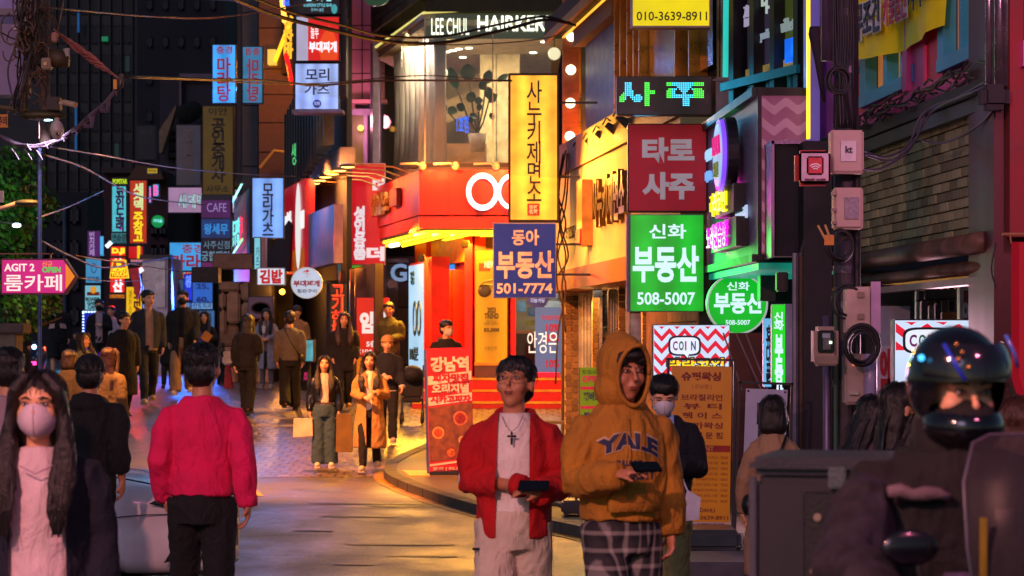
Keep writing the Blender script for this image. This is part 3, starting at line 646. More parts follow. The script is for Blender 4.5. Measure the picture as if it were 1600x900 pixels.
part('face', t2, WA.box(WA.u(640)+.02, WA.u(663)-.02, 1.3, 3.26, 0, .02), E('a8d4f4', 1.0, .1))
wtext(t2, WA, '안경', 644, 650, 2.9, 3.15, M('20506a', .5), o=.02, vert=True); wtext(t2, WA, 'OO', 648, 660, 1.95, 2.6, M('1a3a50', .5), o=.02, bold=-.01, name='spectacle_drawing'); wtext(t2, WA, '10분', 643, 656, 1.5, 1.75, M('2a4a60', .5), o=.02)
# ---- hair salon upstairs
t = thing('hair_salon', 'hair salon with wraparound glass, white curtains and lit ceiling above the red fascia', 'salon', (X(740, 45), 45, 4.98))
SAL = t
zs0, zs1 = 5.05, 7.5
P1, P2, P3 = (X(590, 48.2), 48.2), (X(664, 43.2), 43.2), (X(884, 43.2), 43.2)
part('floor', t, G().vprism([P1, P2, P3, (P3[0], 52), (P1[0]+.6, 52)], zs0-.12, zs0), M('5a4a3c', .5))
part('ceiling', t, G().vprism([P1, P2, P3, (P3[0], 52), (P1[0]+.6, 52)], zs1, zs1+.1), M('c8bca0', .9))
part('back_wall', t, G().box(P1[0], P3[0], 51, 51.2, zs0, zs1), M('e8d4ac', .85, var=.08, scale=1))
part('partition', t, G().box(X(750, 47.5), X(812, 47.5), 47.5, 47.7, zs0, zs1), M('b0a58c', .85)); part('partition_seam', t, G().box(X(775, 47.4), X(776, 47.4), 47.47, 47.5, zs0, zs1), M('3a342c', .8))
part('wood_counter', t, G().box(X(694, 46.6), X(760, 46.6), 46.6, 47.2, zs0, zs0+.62), M('6a4224', .6)); part('slanted_ceiling', t, G().prism([(X(690, 49), Z(160, 49)), (X(775, 49), Z(128, 49)), (X(775, 49), Z(165, 49)), (X(690, 49), Z(195, 49))], 49, 49.1), M('c0a888', .8))
for a, b in ((696, 82), (706, 74), (716, 64), (720, 118), (834, 87), (732, 58), (850, 20)):
    part('downlight', t, G().vprism([(X(a, 46)+.07*math.cos(k), 45+(b/40)+.07*math.sin(k)) for k in [i*math.pi/5 for i in range(10)]], zs1-.02, zs1-.001), E('fff0d0', 8))
# curtain folds on the chamfer side
WC = Wall(592, 47.6, 662, 43.5)
for i in range(9):
    pxc = 597+i*7.6; p = WC.pt(WC.u(pxc), -.35)
    part('curtain', t, G().stack([(zs0+.02, p.x, p.y, .13, .1), (zs0+1.2, p.x+.01, p.y, .10+.02*(i % 2), .09), (zs1-.02, p.x, p.y, .12, .1)], 12, pw=.8), M('b8b4c4', .9, var=.15, scale=3, trans=0), smooth=True)
GL = glass('9aa890', .1)
WG = Wall(590, 48.2, 664, 43.2)
part('glass_pane', t, WG.box(WG.u(590), WG.u(628), zs0, 8.2, -.01, .01), GL); part('glass_pane', t, WG.box(WG.u(628.5), WG.u(664), zs0, 8.2, -.01, .01), GL)
for a, b in ((664.5, 770), (770.5, 884)): part('glass_pane', t, G().box(X(a, 43.2), X(b, 43.2), 43.2, 43.22, zs0, Z(22, 43.2)), GL)
part('mullion', t, G().box(X(770, 43.2)-.01, X(770, 43.2)+.01, 43.18, 43.24, zs0, 7.6).box(X(664, 43.2)-.015, X(664, 43.2)+.015, 43.17, 43.25, zs0, 7.7), M('9a9480', .4, .5))
part('lintel_glow', t, G().tube([(X(585, 48.2), 48.2, Z(75, 48.2)), (X(662, 43.15), 43.15, Z(20, 43.15)), (X(884, 43.15), 43.15, Z(6, 43.15))], .025, 6), E('e0d070', 1.1))
part('sign_band', t, G().box(X(665, 43.3), X(884, 43.3), 43.35, 43.4, Z(60, 43.3), Z(10, 43.3)), E('4a4c28', .5, .2))  # band glows by itself to look olive-lit
text(t, 'LEE CHUL', (X(674, 43.1), Z(54, 43.1), X(733, 43.1), Z(28, 43.1)), E('f0f4d8', 1.8, 0), y=43.15, bold=.0, depth=.04)
text(t, 'HAIRKERKE', (X(746, 43.1), Z(48, 43.1), X(882, 43.1), Z(24, 43.1)), E('f4f8e0', 1.9, 0), y=43.15, bold=.02, depth=.04)
part('left_frame', t, WG.box(WG.u(588), WG.u(592), zs0-.3, zs1+.3, .0, .12), M('8a86b0', .5))
part('upper_frame', t, G().add([tuple(WG.pt(WG.u(583), .05, Z(85, 48.5))), tuple(WG.pt(WG.u(583), .05, Z(75, 48.5))), tuple(WG.pt(WG.u(664), .05, Z(22, 43.2))), tuple(WG.pt(WG.u(664), .05, Z(30, 43.2))),
      tuple(WG.pt(WG.u(583), -.2, Z(85, 48.5))), tuple(WG.pt(WG.u(583), -.2, Z(75, 48.5))), tuple(WG.pt(WG.u(664), -.2, Z(22, 43.2))), tuple(WG.pt(WG.u(664), -.2, Z(30, 43.2)))], [(0,1,2,3),(4,7,6,5),(0,4,5,1),(1,5,6,2),(2,6,7,3),(3,7,4,0)]), M('b09a80', .6))
part('reflection_shelf', t, G().box(X(800, 43.3), X(884, 43.3), 43.25, 43.5, Z(245, 43.3), Z(238, 43.3)), M('6a5a50', .5))
# globe lamps inside
for a, b, y_ in ((690, 114, 45.2), (866, 84, 44)):
    l = part('globe_lamp', t, G().ell((X(a, y_), y_, Z(b, y_)), .115, 16, 12), E('fff0c8', 1.5), smooth=True); part('cord', l, G().tube([(X(a, y_), y_, Z(b, y_)+.1), (X(a, y_), y_, zs1)], .008, 5), DARKM)
text(t, '1호점', (X(713, 44), Z(206, 44), X(732, 44), Z(179, 44)), E('2a6aff', 2, 0), y=44.2, name='blue_neon')
# slate clad storey above
t = thing('slate_storey', 'dark slate-clad upper wall overhanging the salon glass', 'building', (X(700, 45), 45, 8.0))
W3 = Wall(583, 48.3, 664, 43.1)
part('wall', t, G().vprism([(X(583, 48.4), 48.4), (X(664, 43.3), 43.3), (X(890, 43.3), 43.3), (X(890, 43.3), 55), (X(600, 55), 55)], 8.05, 14), M('1c1a14', .8))
W3m = M('3a3626', .8, var=.3, bump=.4, rnd=.35)
me = mesh_of('slate', G().box(.006, .30, -.03, .03, .005, .15)); me.materials.append(W3m)
for j in range(14):
    L_ = W3.L; k = 0; u = -(j % 2)*.15
    while u < L_:
        p = W3.pt(max(u, 0), .02); zl = 8.0+.16*j - .0
        lo = Z(78, 48.3)+(Z(20, 43.1)-Z(78, 48.3))*(u/L_)
        if zl > lo-.1: piece('slate', t, me, (p.x, p.y, zl), W3.rz)
        u += .31
part('panel', t, G().box(X(665, 43.1), X(884, 43.1), 43.1, 43.3, Z(18, 43.1), 14), M('2e3016', .8, var=.3))
# ================================================================ noodle restaurant (warm, bulbs, cream fascia)
def cyl(cx, cy, r, z0, z1, seg=20, g=None):
    return (g or G()).vprism([(cx+r*math.cos(2*math.pi*k/seg), cy+r*math.sin(2*math.pi*k/seg)) for k in range(seg)], z0, z1)
WCc = Wall(887, 37.9, 1112, 26.6)
t = thing('noodle_restaurant', 'noodle restaurant with cream fascia, row of black spotlights and brick piers', 'restaurant', (X(990, 33), 33, 0.3))
CU = WCc.u; uL, uR = 0, WCc.L
zc0, zc1 = 2.88, 4.3
part('fascia', t, WCc.box(uL, uR, zc0+.02, zc1, -.3, .35), M('d8be78', .6, var=.2, scale=1.2, bump=.05))
part('lower_beam', t, WCc.box(uL-.01, uR, zc0-.28, zc0+.015, -.3, .37), M('8a4a1c', .55, var=.3, stretch=(1, 1, 8)))
part('upper_beam', t, WCc.box(uL-.01, uR, zc1+.003, zc1+.45, -.3, .40), M('5a3c1c', .55, var=.3, stretch=(1, 1, 8)))
part('left_end', t, pbox(878, 300, 890, 700, 37.95, .6), M('4a3018', .8))
wtext(t, WCc, '사누키제면소', 975, 1030, 3.35, 4.0, M('5a4020', .35, .5), o=.36, bold=.03, depth=.08, name='metal_lettering')
wtext(t, WCc, 'SANUKI NOODLE', 925, 952, 3.34, 3.5, M('4a3a20', .5, .3), o=.36, bold=.01, depth=.03, name='small_lettering')
part('emblem', t, WCc.box(CU(957), CU(966), 3.15, 4.05, .36, .5), M('b08a50', .4, .6)); part('emblem_badge', t, WCc.box(CU(957)+.05, CU(966)-.05, 3.18, 3.38, .5, .52), M('b02010', .5))
# brick piers, tile by tile
BRM = M('70502c', .75, var=.3, bump=.4, rnd=.35); 
for (pa, pb, Y_) in ((882, 904, 37.2), (925, 935, 35.4), (966, 978, 33.4), (1003, 1016, 31.6)):
    x0_, x1_ = X(pa, Y_), X(pb, Y_); h = .094
    pr = part('pier', t, G().box(x0_+.01, x1_-.01, Y_+.01, Y_+.4, ground(0, Y_), zc0-.28), M('d8b070', .8))
    cols = 1 if x1_-x0_ < .15 else 2
    me = mesh_of('brick', G().box(.006, (x1_-x0_)/cols-.006, -.012, .02, .007, h-.007)); me.materials.append(BRM)
    for j in range(int((zc0-.28-ground(0, Y_))/h)):
        off = ((x1_-x0_)/cols)/2 if (j % 2 and cols == 2) else 0
        for c in range(cols):
            piece('brick', pr, me, (x0_+c*(x1_-x0_)/cols+(.01 if off else 0), Y_, ground(0, Y_)+j*h))
# shopfront: aluminium frames, panes, lit interior
part('interior_wall', t, WCc.box(uL, uR, .2, zc0-.28, -3.2, -3.1), E('a06a28', .22, .6, 1.5)); part('ceiling', t, WCc.box(uL, uR, zc0-.3, zc0-.26, -3.1, -.3), M('3a2a1c', .8))  # wall glows by itself in place of light in the room
for (pa, pb, Y_, c) in ((904, 925, 36.6, '8a8078'), (936, 941, 35, 'a09080'), (950, 966, 34.6, '6a6058'), (978, 984, 33, 'b0a898')):
    fr = part('door_frame', t, G().box(X(pa, Y_), X(pb, Y_), Y_, Y_+.12, ground(0, Y_), zc0-.3), M(c, .35, .7, var=.2), bevel=.01)
    for k_ in range(3): xx = X(pa+(pb-pa)*(k_+1)/4, Y_); part('frame_rib', fr, G().box(xx, xx+.012, Y_-.015, Y_, ground(0, Y_)+.05, zc0-.32), M('c8b8a0', .3, .8))
for (pa, pb, Y_) in ((936, 966, 35.05), (984, 1003, 32.9)):
    part('pane', t, G().box(X(pa, Y_), X(pb, Y_), Y_+.05, Y_+.06, .4, zc0-.35), glass())
part('awning_strip', t, G().box(X(925, 35), X(984, 35), 34.7, 35.2, Z(440, 35), Z(428, 35)), M('a01814', .5)); part('awning_tube', t, G().tube([(X(922, 34.6), 34.6, Z(436, 34.6)), (X(984, 33.8), 33.8, Z(420, 33.8))], .02), E('ffb060', 2)); part('awning_tube', t, G().tube([(X(922, 34.6), 34.6, Z(446, 34.6)), (X(984, 33.8), 33.8, Z(438, 33.8))], .03), E('ff6030', 1))
part('leafy_print', t, G().box(X(927, 35.3), X(941, 35.3), 35.5, 35.52, Z(520, 35.3), Z(475, 35.3)), E('a09018', .5, .9, 9))
part('window_sticker', t, G().box(X(984, 33), X(1000, 33), 32.85, 32.87, Z(600, 33), Z(490, 33)), E('a88080', .3, .6, 6)); part('blue_reflector', t, G().box(X(927, 34.9), X(941, 34.9), 34.95, 34.97, Z(465, 34.9), Z(443, 34.9)), M('28386a', .4))
part('wall', t, WCc.box(CU(1010), uR, .2, zc0-.28, -.3, 0), M('6a4a28', .7, var=.4, bump=.4))
me = mesh_of('tile', G().box(.01, .29, 0, .02, .008, .16)); me.materials.append(M('8a6a40', .6, rnd=.3, bump=.3))
for j in range(10):
    for k in range(8):
        p = WCc.pt(uR-2.6+k*.3+(j % 2)*.12, .02); piece('tile', t, me, (p.x, p.y, .7+j*.17), WCc.rz)
# upper storey with bulb column
part('upper_wall', t, WCc.box(uL, uR, zc1+.45, 9.5, -5, -.15), M('2a2018', .8))
part('bulb_board', t, G().box(X(879, 37.6), X(905, 37.6), 37.6, 37.9, Z(248, 37.6), 9.2), M('8a3c0c', .5, var=.2, stretch=(1, 1, 5)))
part('brass_trim', t, G().box(X(904.5, 37.5), X(908, 37.5), 37.45, 37.9, Z(240, 37.5), 9.2), M('c08a30', .3, .8))
for b in (57, 109, 161, 213, 5):
    l = part('globe_bulb', t, G().ell((X(893.5-(b/213)*3, 37.45), 37.45, Z(b, 37.45)), .078, 16, 12), E('fff0c0', 3.2), smooth=True); part('bulb_socket', l, cyl(X(893.5-(b/213)*3, 37.6), 37.6, .04, Z(b, 37.45)-.03, Z(b, 37.45)+.03), M('c09040', .3, .8))
part('dark_window', t, WCc.box(CU(909), CU(962), 4.78, 6.3, -.14, -.06), M('14120e', .35, var=.3))
part('cream_reveal', t, WCc.box(CU(906), CU(966), 6.3, 6.7, -.14, .1), M('8a6a30', .6))
for pa in (964, 973, 984, 994, 1003, 1060, 1082):
    part('pilaster', t, WCc.box(CU(pa), CU(pa+3), 4.75, 9, -.14, .0), M('3a3020', .4, .4)); part('brass_edge', t, WCc.box(CU(pa+4), CU(pa+5.2), 4.75, 9, -.14, .08), M('c89038', .3, .8))
part('dark_window', t, WCc.box(CU(1010), CU(1058), 4.9, 7.6, -.1, -.04), M('0a1a18', .15)); part('dark_window', t, WCc.box(CU(1088), CU(1108), 4.9, 7.6, -.1, -.04), M('0a1a18', .15))
part('eave', t, WCc.box(.1, uR, 6.62, 6.84, -.1, .38), M('3a2818', .7)); part('eave_edge', t, WCc.box(.1, uR, 6.50, 6.62, .33, .38), M('b07a28', .5, .3))
part('eave_glow', t, G().tube([tuple(WCc.pt(.2, .1, 6.58)), tuple(WCc.pt(7, .1, 6.58))], .02), E('ffb030', 1.6))
lam = []
for i, pxl in enumerate((869, 882, 896, 910, 925, 941, 957, 974)):
    Yl = 37.6-i*1.12; a = WCc.a + WCc.d*((Yl-WCc.a.y)/WCc.d.y) + WCc.n*.4; u = (Yl-WCc.a.y)/WCc.d.y; a = Vector((a.x, a.y, 4.52)); b = Vector((X(pxl, Yl), Yl, 4.55))
    l = part('spotlight_arm', t, G().tube([a, a+Vector((0, 0, .04)), b], .013, 6), DARKM)
    part('spotlight_head', l, G().tube([b+Vector((-.08, 0, .06)), b+Vector((.07, -.0, -.05))], [.04, .065], 10).tube([b+Vector((-.02, 0, .1)), b+Vector((-.08, 0, .14)), b+Vector((-.13, 0, .05))], .012, 6), M('1a1612', .5))
    part('spotlight_lens', l, G().tube([b+Vector((.071, 0, -.051)), b+Vector((.08, 0, -.058))], [.055, .05], 10), E('ffd890', 8)); lam.append((b, u))
# ================================================================ coin karaoke with chevrons
WB = Wall(1104, 25.7, 1185, 22)
t = thing('coin_karaoke', 'coin karaoke shop with grey sign box, pink chevron front and teal window frames', 'shop', (X(1185, 24), 24, 0))
KAR = t
zb0, zb1 = 2.62, 4.06
part('side_cladding', t, WB.box(.02, WB.L, zb0, zb1, -.5, 0), M('6a5c80', .5, var=.3, stretch=(.4, .4, 4), bump=.1))
xa, xb = X(1185, 22), X(1266, 22)
part('front_box', t, G().box(xa+.02, xb, 22.01, 25, zb0, zb1), M('201c24', .5))
part('frame', t, G().box(xa-.01, xb, 21.96, 22.0, zb1, zb1+.07).box(xa-.01, xb, 21.96, 22.0, zb0-.06, zb0).box(xa-.01, xa+.025, 21.96, 22, zb0, zb1), M('16141a', .4, .3))
part('frame', t, WB.box(0, WB.L, zb1, zb1+.08, -.4, .06), M('12302c', .5)); part('frame', t, WB.box(0, WB.L, zb0-.07, zb0, -.4, .06), M('201a24', .5))
cp = part('chevron_panel', t, G().box(xa+.025, xb, 21.985, 22.005, zb0, zb1), E('a04a70', .42, .35, 1.6))
def chev(parent, x0, x1, z0, z1, y, per, amp, th, step, mat, name='chevron'):
    n = max(2, int((x1-x0)/per*8)); k = z0-amp-step
    while k < z1+step:
        g = G(); xs_ = [x0+(x1-x0)*i/n for i in range(n+1)]
        for i, x in enumerate(xs_):
            f = abs(((x-x0)/per) % 1 - .5)*2*amp
            a, b = k+f, k+f+th
            a = min(max(a, z0), z1); b = min(max(b, z0), z1); g.v += [(x, y, a), (x, y, b)]
        g.f = [(2*i, 2*i+2, 2*i+3, 2*i+1) for i in range(n) if not (abs(g.v[2*i][2]-g.v[2*i+1][2]) < 1e-5 and abs(g.v[2*i+2][2]-g.v[2*i+3][2]) < 1e-5)]
        if g.f: part(name, parent, g, mat, world=False)
        k += step
o_ = wloc(cp); chev(cp, xa+.03-o_.x, xb-.01-o_.x, zb0+.02-o_.z, zb1-.02-o_.z, 21.98-o_.y, .22, .09, .085, .19, E('c87898', .42, .35, 1.6))
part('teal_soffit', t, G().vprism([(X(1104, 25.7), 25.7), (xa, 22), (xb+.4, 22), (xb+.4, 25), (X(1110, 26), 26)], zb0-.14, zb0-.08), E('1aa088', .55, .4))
ov = WB.u(1125)
def woval(px, hw, zc, hz, o, m, nm='oval'):
    uc = WB.u(px); g = G(); n = 32
    P = [WB.pt(uc+hw*math.cos(2*math.pi*a/n), o, zc+hz*math.sin(2*math.pi*a/n)) for a in range(n)] + [WB.pt(uc+hw*math.cos(2*math.pi*a/n), o-.1, zc+hz*math.sin(2*math.pi*a/n)) for a in range(n)]
    g.add(P, [tuple(range(n))]+[(i, i+n, (i+1) % n+n, (i+1) % n) for i in range(n)]+[tuple(range(2*n-1, n-1, -1))]); return part(nm, t, g, m)
woval(1156, .38, 3.62, .36, .16, M('18121c', .5), 'oval_casing'); woval(1154, .36, 3.62, .345, .20, E('8a50ff', 1.0), 'oval_rim'); woval(1154, .31, 3.62, .30, .21, E('a8c8f0', .9), 'oval_face')
wtext(t, WB, 'LALA', 1150, 1161, 3.62, 3.8, E('e02080', 1, 0), o=.215, bold=.0); wtext(t, WB, '라라\n코인', 1151, 1158, 3.4, 3.55, E('708030', .7, 0), o=.215)
part('letter_casing', t, WB.box(WB.u(1135), WB.u(1166), 3.05, 3.32, .0, .12), M('0e0c10', .5)); wtext(t, WB, '라라코인', 1133, 1158, 3.07, 3.3, E('ffe800', 1.2, 0), o=.13, bold=.005, depth=.03)
part('letter_casing', t, WB.box(WB.u(1130), WB.u(1170), 2.72, 3.0, .0, .12), M('0e0c10', .5)); wtext(t, WB, '노래연습장', 1128, 1160, 2.74, 2.99, E('ff20f0', 1.2, 0), o=.13, bold=.0, depth=.03)
wtext(t, WB, '아케이드', 1107, 1118, 3.72, 3.84, E('9ad0ff', 1.1, 0), o=.02, bold=.03); wtext(t, WB, '타로&', 1107, 1117, 3.5, 3.62, E('6aa8f0', 1.1, 0), o=.02)
wtext(t, WB, '이노래', 1155, 1172, 2.98, 3.1, E('b8d0f0', .9, 0), o=.02, bold=.04)
# upper windows with teal frames
WU = Wall(1142, 24.6, 1264, 22.9)
f = lambda n_, a, b, z0, z1, o0, o1, m: part(n_, t, WU.box(WU.u(a), WU.u(b), z0, z1, o0, o1), m)
f('upper_wall', 1142, 1264, 3.9, 9, -2, -.1, M('141a20', .6))
TEAL = M('14808a', .4, var=.15); INT = {0: E('3a3a50', .3, .4, 1.5), 1: E('4a4060', .35, .4, 1.5), 2: E('5a6a28', .35, .4, 1.5), 3: E('1a6a5a', .4, .4)}
for i, (a, b) in enumerate(((1162, 1181), (1189, 1213), (1221, 1250))):
    w_ = part('window', t, WU.box(WU.u(a-1), WU.u(b+1), 4.4, 4.46, -.08, .1), TEAL)
    part('pane', w_, WU.box(WU.u(a), WU.u(b), 4.46, 6, -.08, -.04), INT[i]); part('sill_glow', w_, WU.box(WU.u(a), WU.u(b), 4.46, 4.56, -.04, -.02), E('a08a50', .5, .6, 4))
    part('lower_pane', w_, WU.box(WU.u(a+3), WU.u(b-2), 4.05, 4.4, -.08, -.04), E('14707a', .4, .4, 3)); part('lower_bar', w_, WU.box(WU.u((a+b)/2), WU.u((a+b)/2+4), 4.05, 4.4, -.04, .03), TEAL)
for a in (1150, 1182, 1214, 1251): f('mullion', a, a+7, 3.95, 8, -.1, .08, M('0c1016', .4))
f('transom', 1142, 1262, 4.37, 4.45, .08, .12, TEAL); f('green_edge', 1255, 1262, 4.3, 8, -.1, .02, E('0e5a40', .35))
wtext(t, WU, '김성향', 1164, 1181, 4.98, 5.2, E('b0a8c8', .7, 0), o=.0, bold=.0); wtext(t, WU, '타로', 1192, 1212, 5.05, 5.4, E('b8c8c0', .8, 0), o=.0, bold=.0)
wtext(t, WU, 'NT', 1226, 1248, 5.15, 5.5, E('c8d090', .8, 0), o=.0, bold=.02); wtext(t, WU, 'your life story', 1190, 1213, 4.78, 4.9, E('90a0b0', .7, 0), o=.0, bold=.0); wtext(t, WU, 'will be told', 1222, 1249, 4.82, 4.95, E('90a0a0', .7, 0), o=.0, bold=.0)
f('monitor', 1226, 1240, 4.52, 4.75, -.03, .0, E('1070ff', 1.1, .3, 6)); f('led_clock', 1226, 1238, 4.1, 4.17, -.03, 0, E('40ff80', 1.5, .5, 30))
part('teal_pipe', t, G().tube([(X(1133, 25.8), 25.8, Z(175, 25.8)), (X(1136, 25.8), 25.8, 7)], .03), E('30e0d0', .8)); 
for a, c in ((1123, '8a7050'), (1140, '6a5a78'), (1128, '9a8070')): part('downpipe', t, G().tube([(X(a, 26.3), 26.3, Z(200, 26.3)), (X(a+1, 26.3), 26.3, 8)], .025), M(c, .3, .8))
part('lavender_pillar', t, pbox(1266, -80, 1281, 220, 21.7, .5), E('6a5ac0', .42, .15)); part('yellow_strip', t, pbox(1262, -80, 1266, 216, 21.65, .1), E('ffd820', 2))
part('violet_wall', t, pbox(1281, -80, 1345, 215, 22, .5), M('7a3a90', .6))
part('black_cabinet', t, pbox(1207, 222, 1262, 400, 21.4, .5), M('0a0a14', .7, var=.3)); part('cabinet_frame', t, pbox(1205, 220, 1210, 402, 21.35, .55).box(X(1205, 21.3), X(1262, 21.3), 21.35, 21.9, Z(224, 21.3), Z(218, 21.3)), M('6a6070', .3, .8))
# recessed ground floor
part('recess_wall', t, G().box(X(1104, 24.5), X(1300, 24.5), 25.5, 25.7, 0, 2.6), M('2a1a1c', .8, var=.4)); part('brown_panel', t, pbox(1140, 520, 1196, 720, 24.2, .1), M('5a2018', .6))
part('black_cable_box', t, pbox(1214, 425, 1232, 455, 21.5, .15), M('0c0c0e', .5), bevel=.01); part('vent_duct', t, pbox(1188, 430, 1212, 470, 23.5, .3), M('3a3a40', .4, .6))
for a, b in ((1150, 1190), (1165, 1200), (1130, 1160)): part('hanging_cord', t, G().tube([(X(a, 23), 23, Z(520, 23)), (X(b, 23), 23, Z(610, 23))], .008, 5), M('8a6a70', .6))
part('grey_pipe', t, G().tube([(X(1243, 21.2), 21.2, 0), (X(1243, 21.2), 21.2, 2.6)], .03), M('7a7080', .4, .5)); part('rust_post', t, pbox(1250, 400, 1256, 900, 21.1, .1), M('5a4030', .8, dirt=.5))
part('dark_pillar', t, pbox(1256, 220, 1300, 900, 21, .6), M('0a0a14', .6, var=.4))
# ================================================================ pink and brick house on the right
WA_ = Wall(1330, 21.4, 1606, 15.9)
t = thing('pink_brick_house', 'house with olive brick band below pink wall and teal windows', 'building', (X(1450, 19), 19, 0))
PB = t
a = lambda n_, p, q, z0, z1, o0, o1, m, par=None, **k: part(n_, par or t, WA_.box(WA_.u(p), WA_.u(q), z0, z1, o0, o1), m, **k)
a('core_wall', 1330, 1606, 3.3, 8, -3, -.12, M('2a1420', .8))
a('brick_backing', 1330, 1570, 2.55, 3.52, -.3, 0, M('1c1a16', .9))
bl = .245; bh = .074
me = mesh_of('brick', G().box(.006, bl-.02, -.03, .0, .005, bh-.005)); me.materials.append(M('84805e', .85, var=.35, scale=5, bump=.6, bscale=25, rnd=.5, dirt=.3))
rb = random.Random(2); uE = WA_.u(1562)
for j in range(13):
    u = WA_.u(1340) + (bl/2 if j % 2 else 0)
    while u < uE:
        p = WA_.pt(u, rb.random()*.012); piece('brick', t, me, (p.x, p.y, 2.56+j*bh), WA_.rz + rb.uniform(-.004, .004)); u += bl
a('ledge', 1335, 1566, 3.53, 3.63, -.1, .12, M('3a3a34', .7, var=.4, dirt=.5)); a('gutter', 1345, 1562, 3.42, 3.52, .0, .1, M('4a5048', .6, .3, dirt=.5))
PK = M('e04c90', .6, var=.12, scale=1.5, bump=.1); RD = M('d8143c', .6)
a('pink_band', 1335, 1606, 3.63, 3.80, -.12, .03, PK)
a('pink_wall', 1335, 1350, 3.8, 7, -.12, .0, RD); a('pink_wall', 1424, 1448, 3.8, 7, -.12, .02, PK); a('pink_wall', 1448, 1473, 3.8, 7, -.12, .0, RD); a('pink_wall', 1536, 1600, 3.8, 7, -.12, .0, M('5a1028', .7))
a('pink_wall', 1350, 1424, 3.8, 3.83, -.12, .0, PK); a('pilaster', 1421, 1428, 3.8, 7, .02, .06, PK); 
TB = M('2c98c0', .5, var=.15)
for (p, q, zz0) in ((1352, 1420, 3.83), (1475, 1536, 3.83)):
    w_ = a('window', p, q, zz0, zz0+.1, -.05, .06, TB); 
    for pp, qq in ((p, p+9), (q-4, q), ((p+q)/2+3, (p+q)/2+9)): a('window_bar', pp, qq, zz0+.1, 6.2, -.05, .05, TB, par=w_)
    a('pane', p+9, q-4, zz0+.1, 6.2, -.09, -.06, E('c08038', .55, .3, 1.6), par=w_)
    a('curtain', p+11, p+26, zz0+.12, 6.2, -.055, -.05, E('d07a3a', .5, .2), par=w_)
a('cyan_reflection_strip', 1430, 1433, 3.86, 4.0, .02, .035, M('2a6ab0', .3))
for i, (zc, oo, rr) in enumerate(((2.50, .12, .075), (2.34, .06, .05))):
    part('rusty_beam', t, G().tube([WA_.pt(WA_.u(1330), oo, zc), WA_.pt(WA_.u(1565), oo, zc)], rr, 14), M('5a4232', .6, .3, var=.6, scale=5, bump=.5, bscale=20, dirt=.4), smooth=True)
a('pale_beam', 1375, 1565, 2.22, 2.27, 0, .1, M('8a7a78', .6))
part('red_column', t, pbox(1553, -120, 1640, 700, 16.2, .9), M('4a0c14', .6, var=.3, scale=1.2, stretch=(3, 3, .4)))
part('crimson_board', t, pbox(1578, -100, 1640, 370, 16.0, .15), M('7a1018', .7, var=.15))
for px_ in (1545, 1562, 1575): part('steel_pipe', t, G().tube([(X(px_, 16.1), 16.1, Z(135, 16.1)), (X(px_, 16.1), 16.1, 5)], .024 if px_ < 1550 else .035, 10), M('a09aa0', .25, .9), smooth=True)
part('junction', t, pbox(1535, 130, 1580, 170, 15.9, .2), M('1c1a1c', .8, bump=1, bscale=12), bevel=.04)
# open stall below the beams
part('stall_back', t, G().box(X(1350, 20), X(1600, 20), 22.5, 22.6, 0, 2.3), M('3a3440', .7, var=.5, scale=3))
part('stall_window', t, pbox(1375, 445, 1425, 478, 21.2, .1), M('14121c', .3)); part('white_board', t, pbox(1376, 478, 1422, 700, 20.2, .1), M('8a8aa0', .5, var=.2))
for i, (p, q, b, e, c) in enumerate(((1432, 1436, 450, 500, 'a0a0a8'), (1440, 1450, 470, 500, '5a3a50'), (1452, 1460, 478, 500, '7a6a80'), (1462, 1470, 474, 500, '303048'), (1472, 1496, 488, 502, 'a05a18'), (1446, 1496, 452, 470, '3a3430'), (1505, 1512, 440, 452, 'b0b0c0'))): part('stall_item', t, pbox(p, b, q, e, 20.5+.05*i, .1), M(c, .5, var=.4, scale=20), bevel=.008)
for i in range(5): part('hanging_towel', t, pbox(1450+i*11, 446, 1458+i*11, 486, 20.9, .04), M(('5a5038', '3a3428', '6a5a48', '2a2a30', '4a4038')[i], .9))
part('shelf_rail', t, G().tube([(X(1430, 20.4), 20.4, Z(470, 20.4)), (X(1556, 20.4), 20.4, Z(462, 20.4))], .006, 5), DARKM)
s = sign(1500, 448, 1556, 560, 19.6, 'maroon and white sign behind the right chevron lightbox', M('6a1828', .5), [('이대로', .05, .2, .98, .5, M('c0b8c8', .5), .06)], frame='b0a0a8', fw=.03)
sign(1370, 560-20, 1396, 700, 19.2, 'narrow white board with red letters beside the lower electric box', M('a8a0b8', .5), [('이모네', .15, .03, .85, .9, M('a01028', .5), .06, True)], frame='a8a0b8', fw=.005)
# ================================================================ signs on the right side of the street
BK = M('141010', .5); WP = M('d8d4d0', .5, var=.05)
sign(986, -40, 1111, 43, 25.4, 'yellow lightbox with a phone number at the top edge of the photo', E('f0d800', .95, .12), [('010-3639-8911', .07, .70, .95, .87, M('201c00', .5), .01)], frame='9a8a90', depth=.22, bracket=(.35, [.4]))
# noodle shop lightbox
s = sign(794, 114, 874, 347, 34, 'tall glowing yellow lightbox with black brush letters and red seal', E('ffb630', 1.2, .3, 3, band=1.1),
     [('사누키제면소', .36, .05, .66, .86, M('140c04', .4), .01, True)], frame='241810', depth=.3, fw=.035, bracket=(.9, [.3, .8]))
part('seal', s, G().box(-.09, .08, -.012, -.002, .09, .26), M('a81808', .5), world=False); text(s, '手打\n名家', (-.07, .11, .06, .24), E('ffc880', .8, 0), y=-.013)
for dx in (-.0,): pass
sign(770, 348, 869, 466, 33, 'blue real estate board with white letters and 501-7774', E('1c3c98', .42, .08), [('동아', .30, .09, .73, .30, M('d8c8b8', .5), .03), ('부동산', .06, .37, .96, .74, M('d8c8b8', .5), .035), ('501-7774', .06, .80, .94, .94, M('d8c8b8', .5), .025)], frame='8a90a8', depth=.06, fw=.015, bracket=(.9, [.3, .7]))  # board is no lamp; a slight glow lifts its blue
